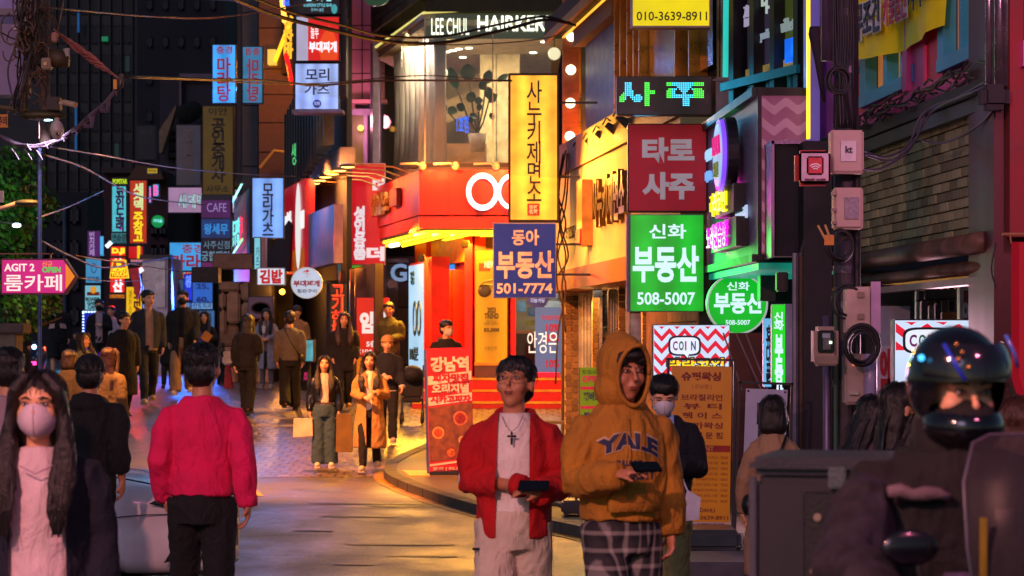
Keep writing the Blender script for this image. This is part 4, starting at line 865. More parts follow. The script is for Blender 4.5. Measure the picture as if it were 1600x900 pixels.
# LED board
t = thing('led_board', 'black LED board spelling two syllables in cyan and green dots', 'sign', (X(1038, 25.3), 25.3, Z(180, 25.3)))
w_ = (1114-965)/F*25.3; h = (181-120)/F*25.3; DS = 25.3/29
part('casing', t, G().box(-w_/2, w_/2, .005, .16, 0, h), M('06201c', .4, .2), world=False, bevel=.01); part('face', t, G().box(-w_/2+.01, w_/2-.01, 0, .01, .01, h-.01), M('042420', .3), world=False)
L1 = ["...####.......###...", "...####.......###...", "...####.......###...", "...####.......###...", "...#####......######", "..######......######", ".#######.###..###...", "####..#######.###...", "####...######.###...", "###.....####..###...", "..............###...", "..............###..."]
L2 = ["#####################", "#####################", "......########.......", ".#####.######.######.", "#####...####...######", "#####....##....######", "#####################", "#####################", ".........####........", ".........####........", ".........####........", ".........####........"]
gc, gg_ = G(), G(); st = .0215
def dots(Lr, x0, z0, skew):
    for j, row in enumerate(Lr):
        for i, c in enumerate(row):
            if c == '#':
                x = (x0+i*st)*DS; z = (z0-j*st*1.12)*DS; q = .0056
                ((gg_ if (i < 3 or i > len(row)-7) else gc)).box(x-q, x+q, -.006, 0, z-q, z+q)
dots(L1, -.53, .385, 0); dots(L2, .035, .385, 0)
p_ = part('led_dots', t, gc, E('48d8ff', 2.6, 0), world=False); p_['kind'] = 'stuff'; p_ = part('led_dots', t, gg_, E('50ff50', 2.4, 0), world=False); p_['kind'] = 'stuff'
part('bracket', t, G().box(w_/2-.05, w_/2+.25, .08, .11, h*.9, h*.95).box(w_/2+.05, w_/2+.3, .1, .12, -.0, h), M('707078', .4, .7), world=False)
sign(981, 193, 1105, 331, 25.6, 'dark red tarot board with raised grey letters', M('d81028', .5, var=.1), [('타로', .18, .16, .84, .45, E('c8b4c0', .4, .1), .05), ('사주', .18, .55, .84, .86, E('c8b4c0', .4, .1), .05)], frame='2a0c10', depth=.2, fw=.012, bracket=(.5, [.3, .7]))  # raised letters given a faint glow to whiten them
GR = E('0cb428', .82, .2, 3, band=.7); GW = E('d8f8ff', 1.0, 0)
s = sign(984, 335, 1100, 487, 25.4, 'large rectangular green real estate lightbox with 508-5007', GR, [('신화', .26, .10, .76, .25, GW, .02), ('부동산', .04, .32, .93, .70, GW, .035), ('508-5007', .10, .80, .88, .93, GW, .02)], frame='6a6a78', depth=.28, fw=.008, bracket=(.5, [.3, .8]))
part('side_edge', s, G().box(-.418, -.39, .0, .28, 0, 1.02), M('5a5a6a', .4, .5), world=False)
round_sign(1152, 475, 48, 25, 'round green real estate lightbox', E('0cb428', 1.0, .12), [('신화', .33, .14, .70, .28, GW, .02), ('부동산', .12, .31, .92, .66, GW, .035), ('508-5007', .31, .76, .71, .84, GW, .015)], bracket=.5)
s = sign(1206, 475, 1228, 600, 21.6, 'narrow vertical green lightbox beside the dark pillar', E('10d020', 1.1, .1), [('신화', .15, .1, .85, .33, GW, .03, True), ('부동산', .2, .38, .8, 1.3, GW, .05, True)], frame='8a80a8', depth=.1, fw=.006)
part('side_face', s, G().box(.064, .14, -.002, .2, 0, .715), M('9a90b8', .4), world=False)
sign(1193, 497, 1206, 605, 22, 'narrow pale blue lightbox squeezed left of the green vertical one', E('70c0f0', .9, .1), [('휴대폰', .3, .1, 1.0, .95, M('10303a', .5), .04, True)], frame='2040a0', depth=.1, fw=.004)
# COIN lightboxes
for (p0, q0, p1, q1, Y_, lab) in ((1020, 507, 1141, 640, 24.4, 'red and white chevron coin karaoke lightbox behind the orange price banner'), (1397, 499, 1582, 650, 18.6, 'red and white chevron coin karaoke lightbox behind the motorcycle rider')):
    s = sign(p0, q0, p1, q1, Y_, lab, E('d0e4ff', .95, .1), [], frame='141830', depth=.2, fw=.008, group=None)
    w_ = (p1-p0)/F*Y_; h = (q1-q0)/F*Y_; zt_ = h-.02
    if Y_ > 20:
        chev(s, -w_/2+.012, w_/2-.012, h*.0+.02, zt_, -.003, .155, .085, .055, .125, E('e01830', 1.0, 0)); bx, bz, bw, bh_, ty = -.07, h*.75, .145, .085, (-.26, h*.47, .34, h*.62)
    else:
        chev(s, -w_/2+.012, w_/2-.012, h*.68, zt_, -.003, .24, .09, .07, .14, E('e01830', 1.0, 0)); bx, bz, bw, bh_, ty = -.2, h*.78, .17, .085, (-.02, h*.62, .48, h*.86)
        part('magenta_block', s, G().box(.26, .42, -.008, -.002, h*.1, h*.42), E('e020b0', 1), world=False)
    def rr(cx, cz, hw, hh, y0, y1):
        pts = []
        for k in range(28):
            an = 2*math.pi*k/28; c, q = math.cos(an), math.sin(an); pts.append((cx+hw*math.copysign(abs(c)**.5, c), cz+hh*math.copysign(abs(q)**.5, q)))
        return G().prism(pts, y0, y1).prism([(cx-.02, cz-hh*.8), (cx+.03, cz-hh*1.45), (cx+.05, cz-hh*.8)], y0, y1)
    part('bubble_outline', s, rr(bx, bz, bw+.02, bh_+.018, -.008, -.004), M('101428', .5), world=False); part('bubble', s, rr(bx, bz, bw, bh_, -.012, -.009), E('e8f0ff', 1, 0), world=False)
    for i, (ch, c) in enumerate(zip('COIN', ('c030b0', '20a850', 'f06020', '3060c0'))):
        text(s, ch, (bx-bw*.82+i*bw*.42, bz-bh_*.55, bx-bw*.82+i*bw*.42+bw*(.1 if ch == 'I' else .33), bz+bh_*.55), M(c, .5), y=-.013, bold=.03)
    text(s, '라라코인' if Y_ > 20 else '라라', (ty[0], ty[1], ty[2], ty[3]), M('101428', .5), y=-.012, bold=.11); text(s, '라라코인' if Y_ > 20 else '라라', (ty[0]+.015, ty[1]+.012, ty[2]-.015, ty[3]-.012), E('ffdc10', 1.1, 0), y=-.026, bold=.03)
# yellow banner over the windows
t = thing('cloth_banner', 'yellow cloth banner with navy and red letters hung under the teal windows', 'banner', (X(1400, 20), 20, 4.2))
g = G(); nb = 16; WBn = Wall(1331, 20.6, 1476, 17.8)
for i in range(nb+1):
    f_ = i/nb; pxx = 1331+(1476-1331)*f_; u = WBn.u(pxx); 
    for j in range(9):
        e = j/8; zt2, zb2 = 5.2, 4.21-.06*f_-.06*math.sin(math.pi*f_)
        g.v.append(tuple(WBn.pt(u, .0+.04*math.sin(9*f_+2*e)+.02*math.sin(23*f_), zb2+(zt2-zb2)*e)))
g.f = [(i*9+j, (i+1)*9+j, (i+1)*9+j+1, i*9+j+1) for i in range(nb) for j in range(8)]
part('cloth', t, g, M('fff000', .7, var=.1, bump=.1), smooth=True)
wtext(t, WBn, '무조건', 1348, 1388, 4.31, 4.64, M('e8e4e8', .6), o=.06, bold=.14, depth=.004); wtext(t, WBn, '무조건', 1349, 1387, 4.32, 4.63, M('101840', .6), o=.07, bold=.02, depth=.006)
wtext(t, WBn, '커플할인', 1392, 1430, 4.31, 4.64, M('f0d8e0', .6), o=.06, bold=.12, depth=.004); wtext(t, WBn, '커플할인', 1393, 1429, 4.32, 4.63, M('c81850', .6), o=.07, bold=.01, depth=.006)
wtext(t, WBn, '서비스', 1433, 1466, 4.34, 4.66, M('101840', .6), o=.07, bold=.03, depth=.006)
g = G().add([tuple(WBn.pt(WBn.u(1331), .07, 4.9)), tuple(WBn.pt(WBn.u(1343), .07, 4.9)), tuple(WBn.pt(WBn.u(1339), .07, 4.5)), tuple(WBn.pt(WBn.u(1331), .07, 4.35))], [(0, 1, 2, 3)]); part('purple_print', t, g, M('7a1a6a', .6))
tag(part('fabric_banner', None, G().hgrid(0, 1, 0, 1, 8, 10, lambda x, y: 0), M('b80c2c', .7, var=.12, scale=2)), 'plain crimson cloth banner hanging at the right edge of the photo', 'banner')
o = bpy.data.objects['fabric_banner']
for v in o.data.vertices: x_, y_ = v.co.x, v.co.y; v.co = (X(1580, 12)+x_*.35+(.0 if y_ > .12 else (.12-y_)*1.2), 12+.02*math.sin(9*x_), Z(640, 12)+y_*(Z(378, 12)-Z(640, 12)))
top('curtain_rod', G().tube([(X(1566, 12), 12, Z(366, 12)), (X(1640, 12), 12, Z(366, 12))], .008).tube([(X(1578, 12), 12, Z(366, 12)), (X(1580, 12), 12, Z(380, 12))], .004), M('a06a50', .5), 'thin brown rod holding the crimson banner', 'rod')
# ================================================================ utility pole on the right
t = thing('utility_pole', 'dark steel utility pole crowded with boxes on the right', 'utility pole', (X(1322, 17), 17, .1))
GM = M('3c3640', .6, .3, var=.3, dirt=.4)
part('post', t, cyl(X(1322, 17), 17, .088, .1, 7.5, 24), GM, smooth=False)
for z_ in (1.5, 2.05, 2.3, 3.0, 3.7, 4.1): part('band', t, cyl(X(1322, 17), 17, .094, z_, z_+.05, 24), M('5a5460', .4, .7))
part('conduit', t, G().tube([(X(1292, 16.95), 16.95, 0), (X(1292, 16.95), 16.95, 2.0)], .028), M('6a5a78', .4, .5), smooth=True); part('conduit', t, G().tube([(X(1295, 16.95), 16.95, Z(95, 16.95)), (X(1295, 16.95), 16.95, 6)], .055, 14), M('6a5a78', .4, .5), smooth=True)
part('conduit', t, G().tube([(X(1306, 16.9), 16.9, .1), (X(1306, 16.9), 16.9, 2.2)], .018), M('2a4a3a', .5)); part('conduit', t, G().tube([(X(1340, 16.9), 16.9, .1), (X(1340, 16.9), 16.9, 3.4)], .022), M('1c1a20', .6))
def ebox(px0, py0, px1, py1, Y, d, col, name, label, extra=()):
    b = thing(name, label, 'electric box', (X((px0+px1)/2, Y), Y, Z(py1, Y)))
    part('housing', b, pbox(px0, py0, px1, py1, Y, d), M(col, .5, var=.12, bump=.08, dirt=.25), bevel=.012)
    part('lid', b, pbox(px0+3, py0+3, px1-3, py1-3, Y-.012, .02), M(col, .45, var=.1, dirt=.2), bevel=.006)
    return b
BG = 'b09488'
b = ebox(1298, 203, 1350, 271, 16.7, .14, BG, 'telecom_box', 'beige telecom box on the pole with a white kt label'); part('label_plate', b, pbox(1314, 220, 1338, 252, 16.675, .012), M('d0c0c8', .5)); text(b, 'kt', (X(1321, 16.67), Z(239, 16.67), X(1332, 16.67), Z(228, 16.67)), M('181418', .5), y=16.675, world=True, bold=.03)
b = ebox(1303, 293, 1349, 358, 16.7, .13, BG, 'telecom_box', 'beige telecom box on the pole below the kt box'); part('label_plate', b, pbox(1320, 308, 1342, 342, 16.675, .012), M('8a7c88', .6, var=.3, scale=60))
for yy in (300, 325, 345): part('hinge', b, pbox(1300, yy, 1306, yy+5, 16.66, .05), M('8a7468', .5))
b = ebox(1322, 448, 1376, 522, 16.5, .16, 'b8a098', 'breaker_box', 'large pinkish breaker box on the pole with a blue base'); part('front_cover', b, pbox(1322, 452, 1360, 516, 16.44, .05), M('b89c92', .5), bevel=.008); part('side_panel', b, pbox(1361, 440, 1376, 523, 16.46, .03), M('b08ab0', .4)); part('blue_base', b, pbox(1329, 516, 1356, 523, 16.43, .08), M('1a4a90', .5))
for yy in (456, 490): part('screw_plate', b, pbox(1340, yy, 1350, yy+9, 16.425, .01), M('8a7468', .5))
b = thing('electricity_meter', 'rounded beige electricity meter with glass window on the pole', 'meter', (X(1296, 16.4), 16.4, Z(573, 16.4)))
part('housing', b, pbox(1272, 510, 1311, 572, 16.4, .2), M('9a8478', .45, var=.1, dirt=.2), bevel=.03); part('window', b, pbox(1278, 516, 1304, 551, 16.375, .03), M('1c2428', .1), bevel=.008); part('dial_plate', b, pbox(1286, 520, 1298, 546, 16.37, .004), M('5a5a5c', .4, var=.2)); part('lcd', b, pbox(1285, 521, 1297, 528, 16.365, .004), M('a0b0c0', .2)); part('status_light', b, pbox(1296, 533, 1300, 537, 16.36, .004), E('e0ffe0', 3, 0)); part('terminal_cover', b, pbox(1273, 556, 1310, 571, 16.37, .05), M('8a7468', .45), bevel=.01)
b = ebox(1320, 553, 1372, 632, 16.6, .16, 'a08c86', 'meter_cabinet', 'pale lower cabinet at the foot of the pole boxes'); part('slot', b, pbox(1332, 567, 1338, 571, 16.58, .02), E('ff9a50', 1.2, 0)); part('handle', b, pbox(1328, 612, 1342, 617, 16.56, .03), M('c8b8b0', .3, .6)); part('grey_tube', b, G().tube([(X(1360, 16.55), 16.55, Z(632, 16.55)), (X(1360, 16.55), 16.55, Z(553, 16.55))], .045, 14), M('9a90b8', .3), smooth=True)
b = thing('wifi_box', 'rounded white box with red rim and red wifi mark beside the kt box', 'sign', (X(1272, 16.6), 16.6, Z(290, 16.6)))
part('rim', b, pbox(1243, 234, 1299, 290, 16.6, .12), M('a81020', .5), bevel=.035); part('front', b, pbox(1249, 236, 1298, 286, 16.58, .03), M('c8a8b8', .5), bevel=.03); part('mark', b, pbox(1261, 244, 1287, 273, 16.565, .02), M('c81028', .4), bevel=.02)
for r_ in (4, 7.5, 11):
    g = G(); c0 = (X(1274, 16.56), Z(268, 16.56)); k = 16.56/F
    for a_ in range(9):
        an = R(45+a_*90/8); 
        for q in (r_*k, (r_+1.8)*k): g.v += [(c0[0]+q*math.cos(an), 16.558, c0[1]+q*math.sin(an))]
    g.f = [(2*i, 2*i+1, 2*i+3, 2*i+2) for i in range(8)]; part('wifi_arc', b, g, M('f0e0e4', .4))
text(b, 'FREE WIFI', (X(1258, 16.57), Z(283, 16.57), X(1290, 16.57), Z(279, 16.57)), M('5a1020', .5), y=16.578)
top('paper_tag', G().box(X(1288, 16.4), X(1303, 16.4), 16.4, 16.404, Z(383, 16.4), Z(367, 16.4)), M('c07a30', .7), 'orange paper tag tied to the pole between the boxes', 'tag')
top('stick_pair', G().tube([(X(1278, 16.4), 16.4, Z(352, 16.4)), (X(1290, 16.4), 16.4, Z(375, 16.4))], .008).tube([(X(1289, 16.4), 16.4, Z(351, 16.4)), (X(1297, 16.4), 16.4, Z(372, 16.4))], .008), M('b08a50', .7), 'two short sticks poking out beside the orange tag', 'sticks')
top('closed_parasol', G().tube([(X(1274, 20), 20, Z(42, 20)), (X(1274, 20), 20, Z(52, 20)), (X(1279, 20), 20, Z(95, 20)), (X(1287, 20), 20, Z(160, 20))], [.05, .06, .035, .015], 10), M('2a1a30', .8), 'dark folded device hanging in front of the lavender pillar', 'folded canopy', smooth=True)
# coils and cables round the pole
rw2 = random.Random(11); CB = M('141218', .55, var=.2, bump=0)
def coil(px, py, Y, r, n, label):
    g = G()
    for k in range(n):
        pts = []; a0 = rw2.uniform(0, 6); rr_ = r*rw2.uniform(.75, 1.1); cx, cz = X(px, Y)+rw2.uniform(-.01, .01), Z(py, Y)+rw2.uniform(-.01, .01)
        for i in range(25): an = a0+i*2*math.pi/24; pts.append((cx+rr_*math.cos(an)*.85, Y+k*.012, cz+rr_*math.sin(an)))
        g.tube(pts, .009, 5, caps=False)
    return top('cable_coil', g, CB, label, 'cable', smooth=True)
coil(1313, 383, 16.6, .1, 5, 'small black cable coil below the second telecom box'); coil(1347, 540, 16.35, .13, 6, 'large black cable coil under the breaker box'); coil(1325, 470, 16.45, .11, 3, 'black cable loop left of the breaker box'); coil(1311, 125, 16.5, .09, 6, 'black cable tangle on the pole above the kt box')
ca = []
for i in range(9):
    j = rw2.uniform(-3, 3)
    wire('pole_cable', [(1300+i*4+j, -60, 16.7), (1302+i*4, 60, 16.7), (1300+i*4+rw2.uniform(-6, 6), 130, 16.65), (1303+i*4, 200, 16.75)], .008, CB, 'black cables running down the dark pole', group='cables running down the dark pole')
for i, pts in enumerate([[(1352, 238, 16.7), (1385, 245, 17.2), (1420, 225, 17.8), (1440, 180, 18), (1480, 160, 17.6), (1540, 135, 16.3)], [(1352, 243, 16.7), (1395, 250, 17.2), (1432, 215, 17.8), (1450, 172, 18), (1500, 150, 17.2), (1545, 125, 16.2)], [(1350, 266, 16.7), (1380, 262, 17), (1420, 235, 17.8), (1445, 190, 18), (1470, 165, 17.6), (1530, 140, 16.4)], [(1440, 220, 17.5), (1480, 222, 17.2), (1530, 195, 16.6), (1560, 160, 16)]]):
    wire('draped_cable', pts, .009, M('5a5468', .5), 'loose cable draped from the pole boxes along the brick wall ledge', group='cables draped along the brick wall ledge')
g = G()
for i in range(60):
    u = rw2.uniform(WA_.u(1350), WA_.u(1560)); p = WA_.pt(u, rw2.uniform(.05, .2), 3.64+rw2.uniform(0, .09)); dv = WA_.d; q = Vector((dv.x, dv.y, 0))*rw2.uniform(.2, .7)+Vector((0, 0, rw2.uniform(-.06, .06)))
    g.tube([p, p+q*.5+Vector((0, 0, rw2.uniform(-.05, .05))), p+q], .01, 5)
tag(part('cable_bundle', None, g, M('2e2a32', .6)), 'tangle of old cables lying on the ledge of the brick wall', 'cables', kind='stuff')
wire('thin_cable', [(1556, 380, 15.6), (1549, 420, 15.6), (1556, 450, 15.6)], .006, CB, 'thin black cable hanging by the red column')
# ================================================================ stack of lightboxes (px 462-530)
BW = E('c8d8ff', .95, .1, band=.8)
t = thing('sign_stack', 'grey steel frame carrying a stack of three lightboxes beside the fins', 'sign frame', (X(500, 43.9), 43.9, Z(176, 43.9)))
part('frame', t, pbox(529, -60, 541, 150, 43.9, .5).box(X(459, 43.9), X(530, 43.9), 43.95, 44.3, Z(-60, 43.9), Z(-58, 43.9)), M('3a3844', .5, .5)); part('back', t, pbox(458, -60, 530, 176, 44.1, .3), M('2a2830', .6)); part('under_frame', t, pbox(456, 171, 536, 176, 43.7, .5), M('6a5a60', .4, .6))
sign(464, -30, 531, 22, 43.7, 'dark bar lightbox with teal letters at the top of the stack', M('06121a', .4), [('한식주점', .2, .25, .8, .62, E('90e0e8', 1.0, 0), .04), ('KOREAN STYLE BAR', .16, .68, .82, .78, E('70d0e0', .9, 0), .02), ('한국식 술집', .33, .82, .62, .92, E('80c8e0', .8, 0), .01), ('#disc', .8, .7, .94, .99, E('40a8b0', .8))], depth=.3)
s = sign(462, 25, 531, 96, 43.7, 'red army stew lightbox with white curved side, middle of the stack', E('e01408', .9, .1), [('#rect', .02, .02, .28, .98, E('c0b8d8', .75, .1)), ('놀부', .34, .22, .52, .5, E('fff0f0', 1, 0), .02), ('부대찌개', .30, .56, .93, .80, E('fff8ff', 1.1, 0), .04), ], depth=.3)
part('flame_print', s, G().prism([(.06, .03), (.34, .03), (.38, .25), (.3, .5), (.2, .66), (.1, .5), (.0, .3)], -.003, 0), E('f04808', .9, .1), world=False)
sign(460, 98, 530, 172, 43.7, 'blue-white pork cutlet lightbox with black brush letters, lowest of the stack', E('a0b8f8', .85, .2, 3, band=1.2), [('모리', .25, .12, .78, .38, M('141a48', .4), .02), ('가츠', .22, .45, .78, .68, M('141a48', .4), .02), ('#disc', .41, .78, .60, .95, M('1a2060', .4)), ('지하', .44, .82, .57, .91, E('c0d0ff', .8, 0), .02)], depth=.3)
top('round_green_sign', G().disc((X(588, 42), Z(-14, 42)), .26, 42, 42.1, 28), E('0c5030', .5), 'dark green round sign cut by the top edge above the slate storey', 'sign')
# ================================================================ left and middle signs
s = thing('arrow_sign', 'magenta arrow-shaped room cafe sign with orange tip', 'sign', (X(60, 19), 19, Z(461, 19)))
x0, x1, xt, za, zb_ = X(1, 19), X(101, 19), X(119, 19), Z(460, 19), Z(404, 19); zm = (za+zb_)/2
part('casing', s, G().prism([(x0, za), (x1, za), (xt, zm), (x1, zb_), (x0, zb_)], 19.01, 19.12), M('5a1040', .5)); i_ = .012
part('face', s, G().prism([(x0+i_, za+i_), (x1-i_, za+i_), (xt-i_*1.6, zm), (x1-i_, zb_-i_), (x0+i_, zb_-i_)], 19, 19.012), E('d81080', .85, .15))
part('tip', s, G().prism([(X(103, 19), Z(452, 19)), (X(117, 19), zm), (X(103, 19), Z(412, 19))], 18.99, 19), E('ff8c10', .8, .1))
LW = E('ffe8e0', 1.0, 0)
text(s, 'AGIT 2', (X(7, 19), Z(424, 19), X(54, 19), Z(412, 19)), LW, y=18.998, bold=.02); text(s, '룸카페', (X(7, 19), Z(455, 19), X(97, 19), Z(429, 19)), LW, y=18.998, bold=.01)
text(s, 'OPEN', (X(66, 19), Z(426, 19), X(95, 19), Z(417, 19)), E('60d060', .8, 0), y=18.998, bold=.05); text(s, '신규', (X(66, 19), Z(417, 19), X(82, 19), Z(408, 19)), E('ff9040', .8, 0), y=18.998, bold=.02)
part('bracket', s, G().box(X(-20, 19), X(80, 19), 19.05, 19.08, Z(397, 19), Z(395, 19)).box(X(76, 19), X(78, 19), 19.05, 19.08, Z(405, 19), Z(395, 19)), M('6a4a40', .5, .5))
sg = sign
sg(136, 360, 158, 402, 62, 'purple room cafe panel above the pale blue one', E('6a2080', .45, .2), [('빈지카페', .15, .05, .55, .95, E('c0a0e0', .7, 0), .02, True)])
sg(133, 403, 159, 443, 62, 'pale blue lightbox between the purple and board game panels', E('4aa0d8', .65, .15), [('O', .35, .2, .7, .6, M('2060a0', .4), -.01), ('테이블', .15, .72, .85, .92, M('1a3a6a', .4), .02)])
sg(132, 445, 158, 485, 62, 'white-blue BOARD GAME CAFE lightbox', E('80c8dc', .8, .1), [('BOARD\nGAME\nCAFE', .08, .48, .92, .95, M('0a2a30', .4), .05), ('#rect', .15, .28, .9, .42, M('b03010', .5)), ('#disc', .35, .05, .72, .35, E('f0a020', .8, 0))])
s = sg(129, 486, 160, 560, 61, 'blue display board edged with white LED dots', E('1420c0', .6, .5, 6), [('연습', .3, .2, .6, .8, E('c0c0ff', 1, .3), .02, True), ('노래방', .6, .4, .85, .95, E('ff3050', 1, .3), .02, True)])
g = G(); w_ = 31/F*61/2; h = 74/F*61
for k in range(16): g.box(-w_-.0, -w_+.04, -.03, 0, h*(k/16), h*(k/16)+.035); 
for k in range(7): g.box(-w_+2*w_*k/7, -w_+2*w_*k/7+.045, -.03, 0, h-.04, h)
q = part('led_border', s, g, E('b0c8ff', 3, 0), world=False)
for i, (a_, b_) in enumerate(((157, 370),)): sg(155, 368, 163, 399, 60.5, 'slim light blue lightbox edge beside the purple panel', E('50b0f0', .9), [])
sg(175, 277, 200, 290, 58, 'small black header panel with green POPSTAR letters', M('101408', .4), [('POPSTAR', .05, .2, .95, .8, E('c0e010', 1, 0), .04)])
sg(174, 290, 198, 363, 58, 'cyan vertical lightbox with purple coin karaoke letters', E('50c8d8', .85, .15, 3), [('코인노래', .28, .04, .85, .98, M('5a1080', .4), .05, True), ('코인노래', .32, .05, .80, .97, E('d040d0', .9, 0), .02, True)])
sg(173, 363, 198, 380, 58, 'grey-teal practice room panel under the cyan lightbox', E('3a8a94', .6, .1), [('연습장', .1, .15, .95, .85, M('0c2830', .4), .03)])
sg(202, 281, 230, 381, 57, 'orange-red vertical world beer lightbox', E('c83408', .75, .15, 2), [('세계맥', .22, .05, .78, .47, E('d8e8a0', .95, 0), .04, True), ('주창고', .22, .50, .78, .96, E('f8d820', 1.0, 0), .04, True)])
sg(229, 262, 247, 272, 57.5, 'tiny yellow panel on the gable', E('d0a828', .7, .2), [('주차장', .15, .3, .85, .7, M('302008', .4), .02)])
for (a_, b_, c_, d_, lab, fc, tx) in ((232, 290, 237, 318, 'slim blue LED sign under the gable', '40b0ff', '호프'), (238, 287, 249, 308, 'cyan and pink square LED sign under the gable', '30a0d0', 'B')):
    sg(a_, b_, c_, d_, 59, lab, E(fc, .9, .5, 8), [(tx, .15, .1, .85, .9, E('ff60c0', 1, 0), .03, len(tx) > 1)])
sg(172, 384, 197, 401, 56, 'red lightbox with yellow letters above the burger shop emblem', E('f01808', 1.0, .05), [('D.JI', .12, .2, .92, .85, E('ffe030', 1.2, 0), .06)])
sg(171, 402, 196, 458, 56, 'red lightbox with white letters behind the burger shop emblem', E('f01010', 1.0, .05), [('남', .35, .03, .8, .18, E('fff0f0', 1.1, 0), .05), ('산', .2, .62, .85, .97, E('fff0f0', 1.2, 0), .05)])
s = sg(170, 459, 196, 467, 56, 'yellow strip under the red lightbox', E('e88010', .9, .3, 8), [('02-558-2244', .05, .2, .95, .8, M('601008', .5), .01)])
s = thing('burger_emblem', 'red and yellow badge shaped like a rounded trapezoid reading TOUCH', 'sign', (X(187, 55.5), 55.5, Z(434, 55.5)))
k = 55.5/F; cx, cz = X(187, 55.5), Z(434, 55.5)
def trap(e, y0, y1): return G().prism([(cx-(14+e)*k, cz-e*k), (cx+(14+e)*k, cz-e*k), (cx+(13+e)*k, cz+8*k), (cx+(9+e)*k, cz+(27+e)*k), (cx-(9+e)*k, cz+(27+e)*k), (cx-(13+e)*k, cz+8*k)], y0, y1)
part('rim', s, trap(1, 55.42, 55.5), E('f0c020', 1.2, 0)); part('face', s, trap(-1, 55.40, 55.42), E('c82808', .9, .1))
text(s, "MOM'S\nTOUCH", (cx-12*k, cz+2*k, cx+12*k, cz+16*k), E('ffd820', 1.3, 0), y=55.4, bold=.05); part('star', s, G().disc((cx, cz+21*k), 4*k, 55.38, 55.4, 10), E('ffd820', 1.2, 0))
sg(200, 384, 224, 405, 56.5, 'red panel with a yellow corner right of the burger emblem', E('d81018', .8, .1), [('#rect', .6, .0, .8, .9, E('f0c010', 1, 0)), ('#rect', .6, .7, .98, .95, E('f0c010', 1, 0)), ])
sg(202, 405, 224, 410, 56.5, 'thin pink lettered strip under the red panel', E('a02050', .6), [('공인중개사', .1, .1, .95, .9, E('ffb0c0', .8, 0), .01)])
s = sg(196, 447, 223, 502, 54, 'yellow lightbox with red steak lettering turned sideways', E('f0b808', .95, .1), [('STEAK', .48, .1, .88, 1.0, M('b01010', .5), .05, False, True), ('SPECIAL HOUSE', .2, .12, .36, .95, M('3a2a08', .5), -.0, False, True)], yaw=0)
top('red_awning_flag', G().prism([(X(201, 53), Z(420, 53)), (X(216, 53), Z(418, 53)), (X(221, 53), Z(448, 53)), (X(214, 53), Z(470, 53))], 53, 53.08), E('a01828', .5, .4, 6), 'red slanted awning edge above the steak sign', 'awning')
for a_, b_ in ((168, 385), (170, 300)): pass
top('fluorescent_lamp', G().tube([(X(166, 58), 58, Z(386, 58)), (X(174, 58), 58, Z(378, 58))], .05), E('e0f0ff', 1.5, 0), 'short white lamp lighting the left side of the red lightbox', 'lamp')
top('fluorescent_lamp', G().tube([(X(214, 55), 55, Z(427, 55)), (X(223, 55), 55, Z(420, 55))], .05), E('e0f0ff', 1.5, 0), 'short white lamp above the red awning edge', 'lamp')
s = round_sign(246.5, 346, 10, 58, 'small round green sign left of the pale world beer lightbox', E('0a9a50', .8), [('커피숍', .15, .3, .85, .6, E('80f0f0', 1, 0), .03)], rim='0a7a40')
sg(262, 292, 316, 333, 60, 'wide pale pink world beer lightbox half hidden by the yellow sign', E('b088b0', .75, .2, 1.5), [('세계맥', .27, .25, 1.1, .85, M('1c4a5a', .4), .04), ('세계맥', .29, .27, 1.08, .83, E('c8e8f0', .9, 0), .03)])
sg(358, 295, 372, 333, 60, 'right end of the pale pink lightbox beyond the purple sign column', E('b088b0', .75, .2), [('주', .1, .3, .9, .8, E('c8e8f0', .9, 0), .03)])
sg(275, 195, 314, 290, 60.5, 'blank grey-white vertical panel left of the yellow brokerage sign', M('6a7078', .6, var=.2, scale=2), [('중앙정인', .3, .08, .7, .92, M('7a7068', .6), .02, True)], frame='50444c')
sg(213, 196, 243, 250, 64, 'faded dark panel on the far wall under the tower', M('20242e', .6), [('분식', .2, .1, .8, .3, M('3a4048', .6), .02)], frame='181c26')
sg(316, 165, 365, 305, 52, 'unlit yellow real estate brokerage banner with black vertical letters', E('6a5008', .35, .15), [('이안', .2, .02, .8, .11, M('1a1808', .5), .02), ('공인중개사', .28, .14, .74, .86, M('1a1808', .5), .03, True), ('사무소', .12, .89, .86, .97, M('1a1808', .5), .02)], frame='3a3008', depth=.3)  # faint glow put into the face of this unlit banner
t = sg(314, 304, 361, 417, 50.5, 'dark purple and blue fortune-teller sign column under the yellow banner', M('1c1230', .4), [('#rect', .02, .08, .98, .32, E('5a1868', .5, .3)), ('CAFE', .2, .12, .85, .24, E('b090e0', .6, 0), .0), ('#rect', .02, .34, .98, .6, E('10387a', .6, .4)), ('왕세무', .1, .4, .9, .55, E('3090e0', .8, 0), .03), ('사주신점', .08, .64, .95, .75, E('6a90a8', .6, 0), .01), ('궁합택일', .02, .78, .95, .92, E('7aa0b8', .6, 0), .02), ('#rect', .02, .94, .98, 1, E('802070', .5))], depth=.3)
RB = M('a01430', .4)
RBE = E('b01838', .55, 0)
sg(331, 69, 369, 162, 50, 'sky-blue spicy soup lightbox with red vertical letters, left face', E('3a9cf0', .95, .12, band=.8), [('충경', .18, .03, .84, .16, RBE, .02), ('마라탕', .22, .22, .78, .96, RBE, .02, True)])
sg(378, 72, 411, 162, 50.4, 'sky-blue spicy soup lightbox with mirrored red letters, right face', E('3a88b8', .7, .25, 2), [('충경', .84, .03, .18, .16, RBE, .02), ('마라탕', .78, .22, .22, .96, RBE, .02, True)])
sg(264, 378, 315, 424, 58, 'sky-blue spicy soup lightbox above the blue menu boards', E('38a0e8', .9, .2, 2), [('충경', .4, .08, 1.05, .38, RBE, .02), ('마라', .06, .42, .97, .95, RBE, .03)])
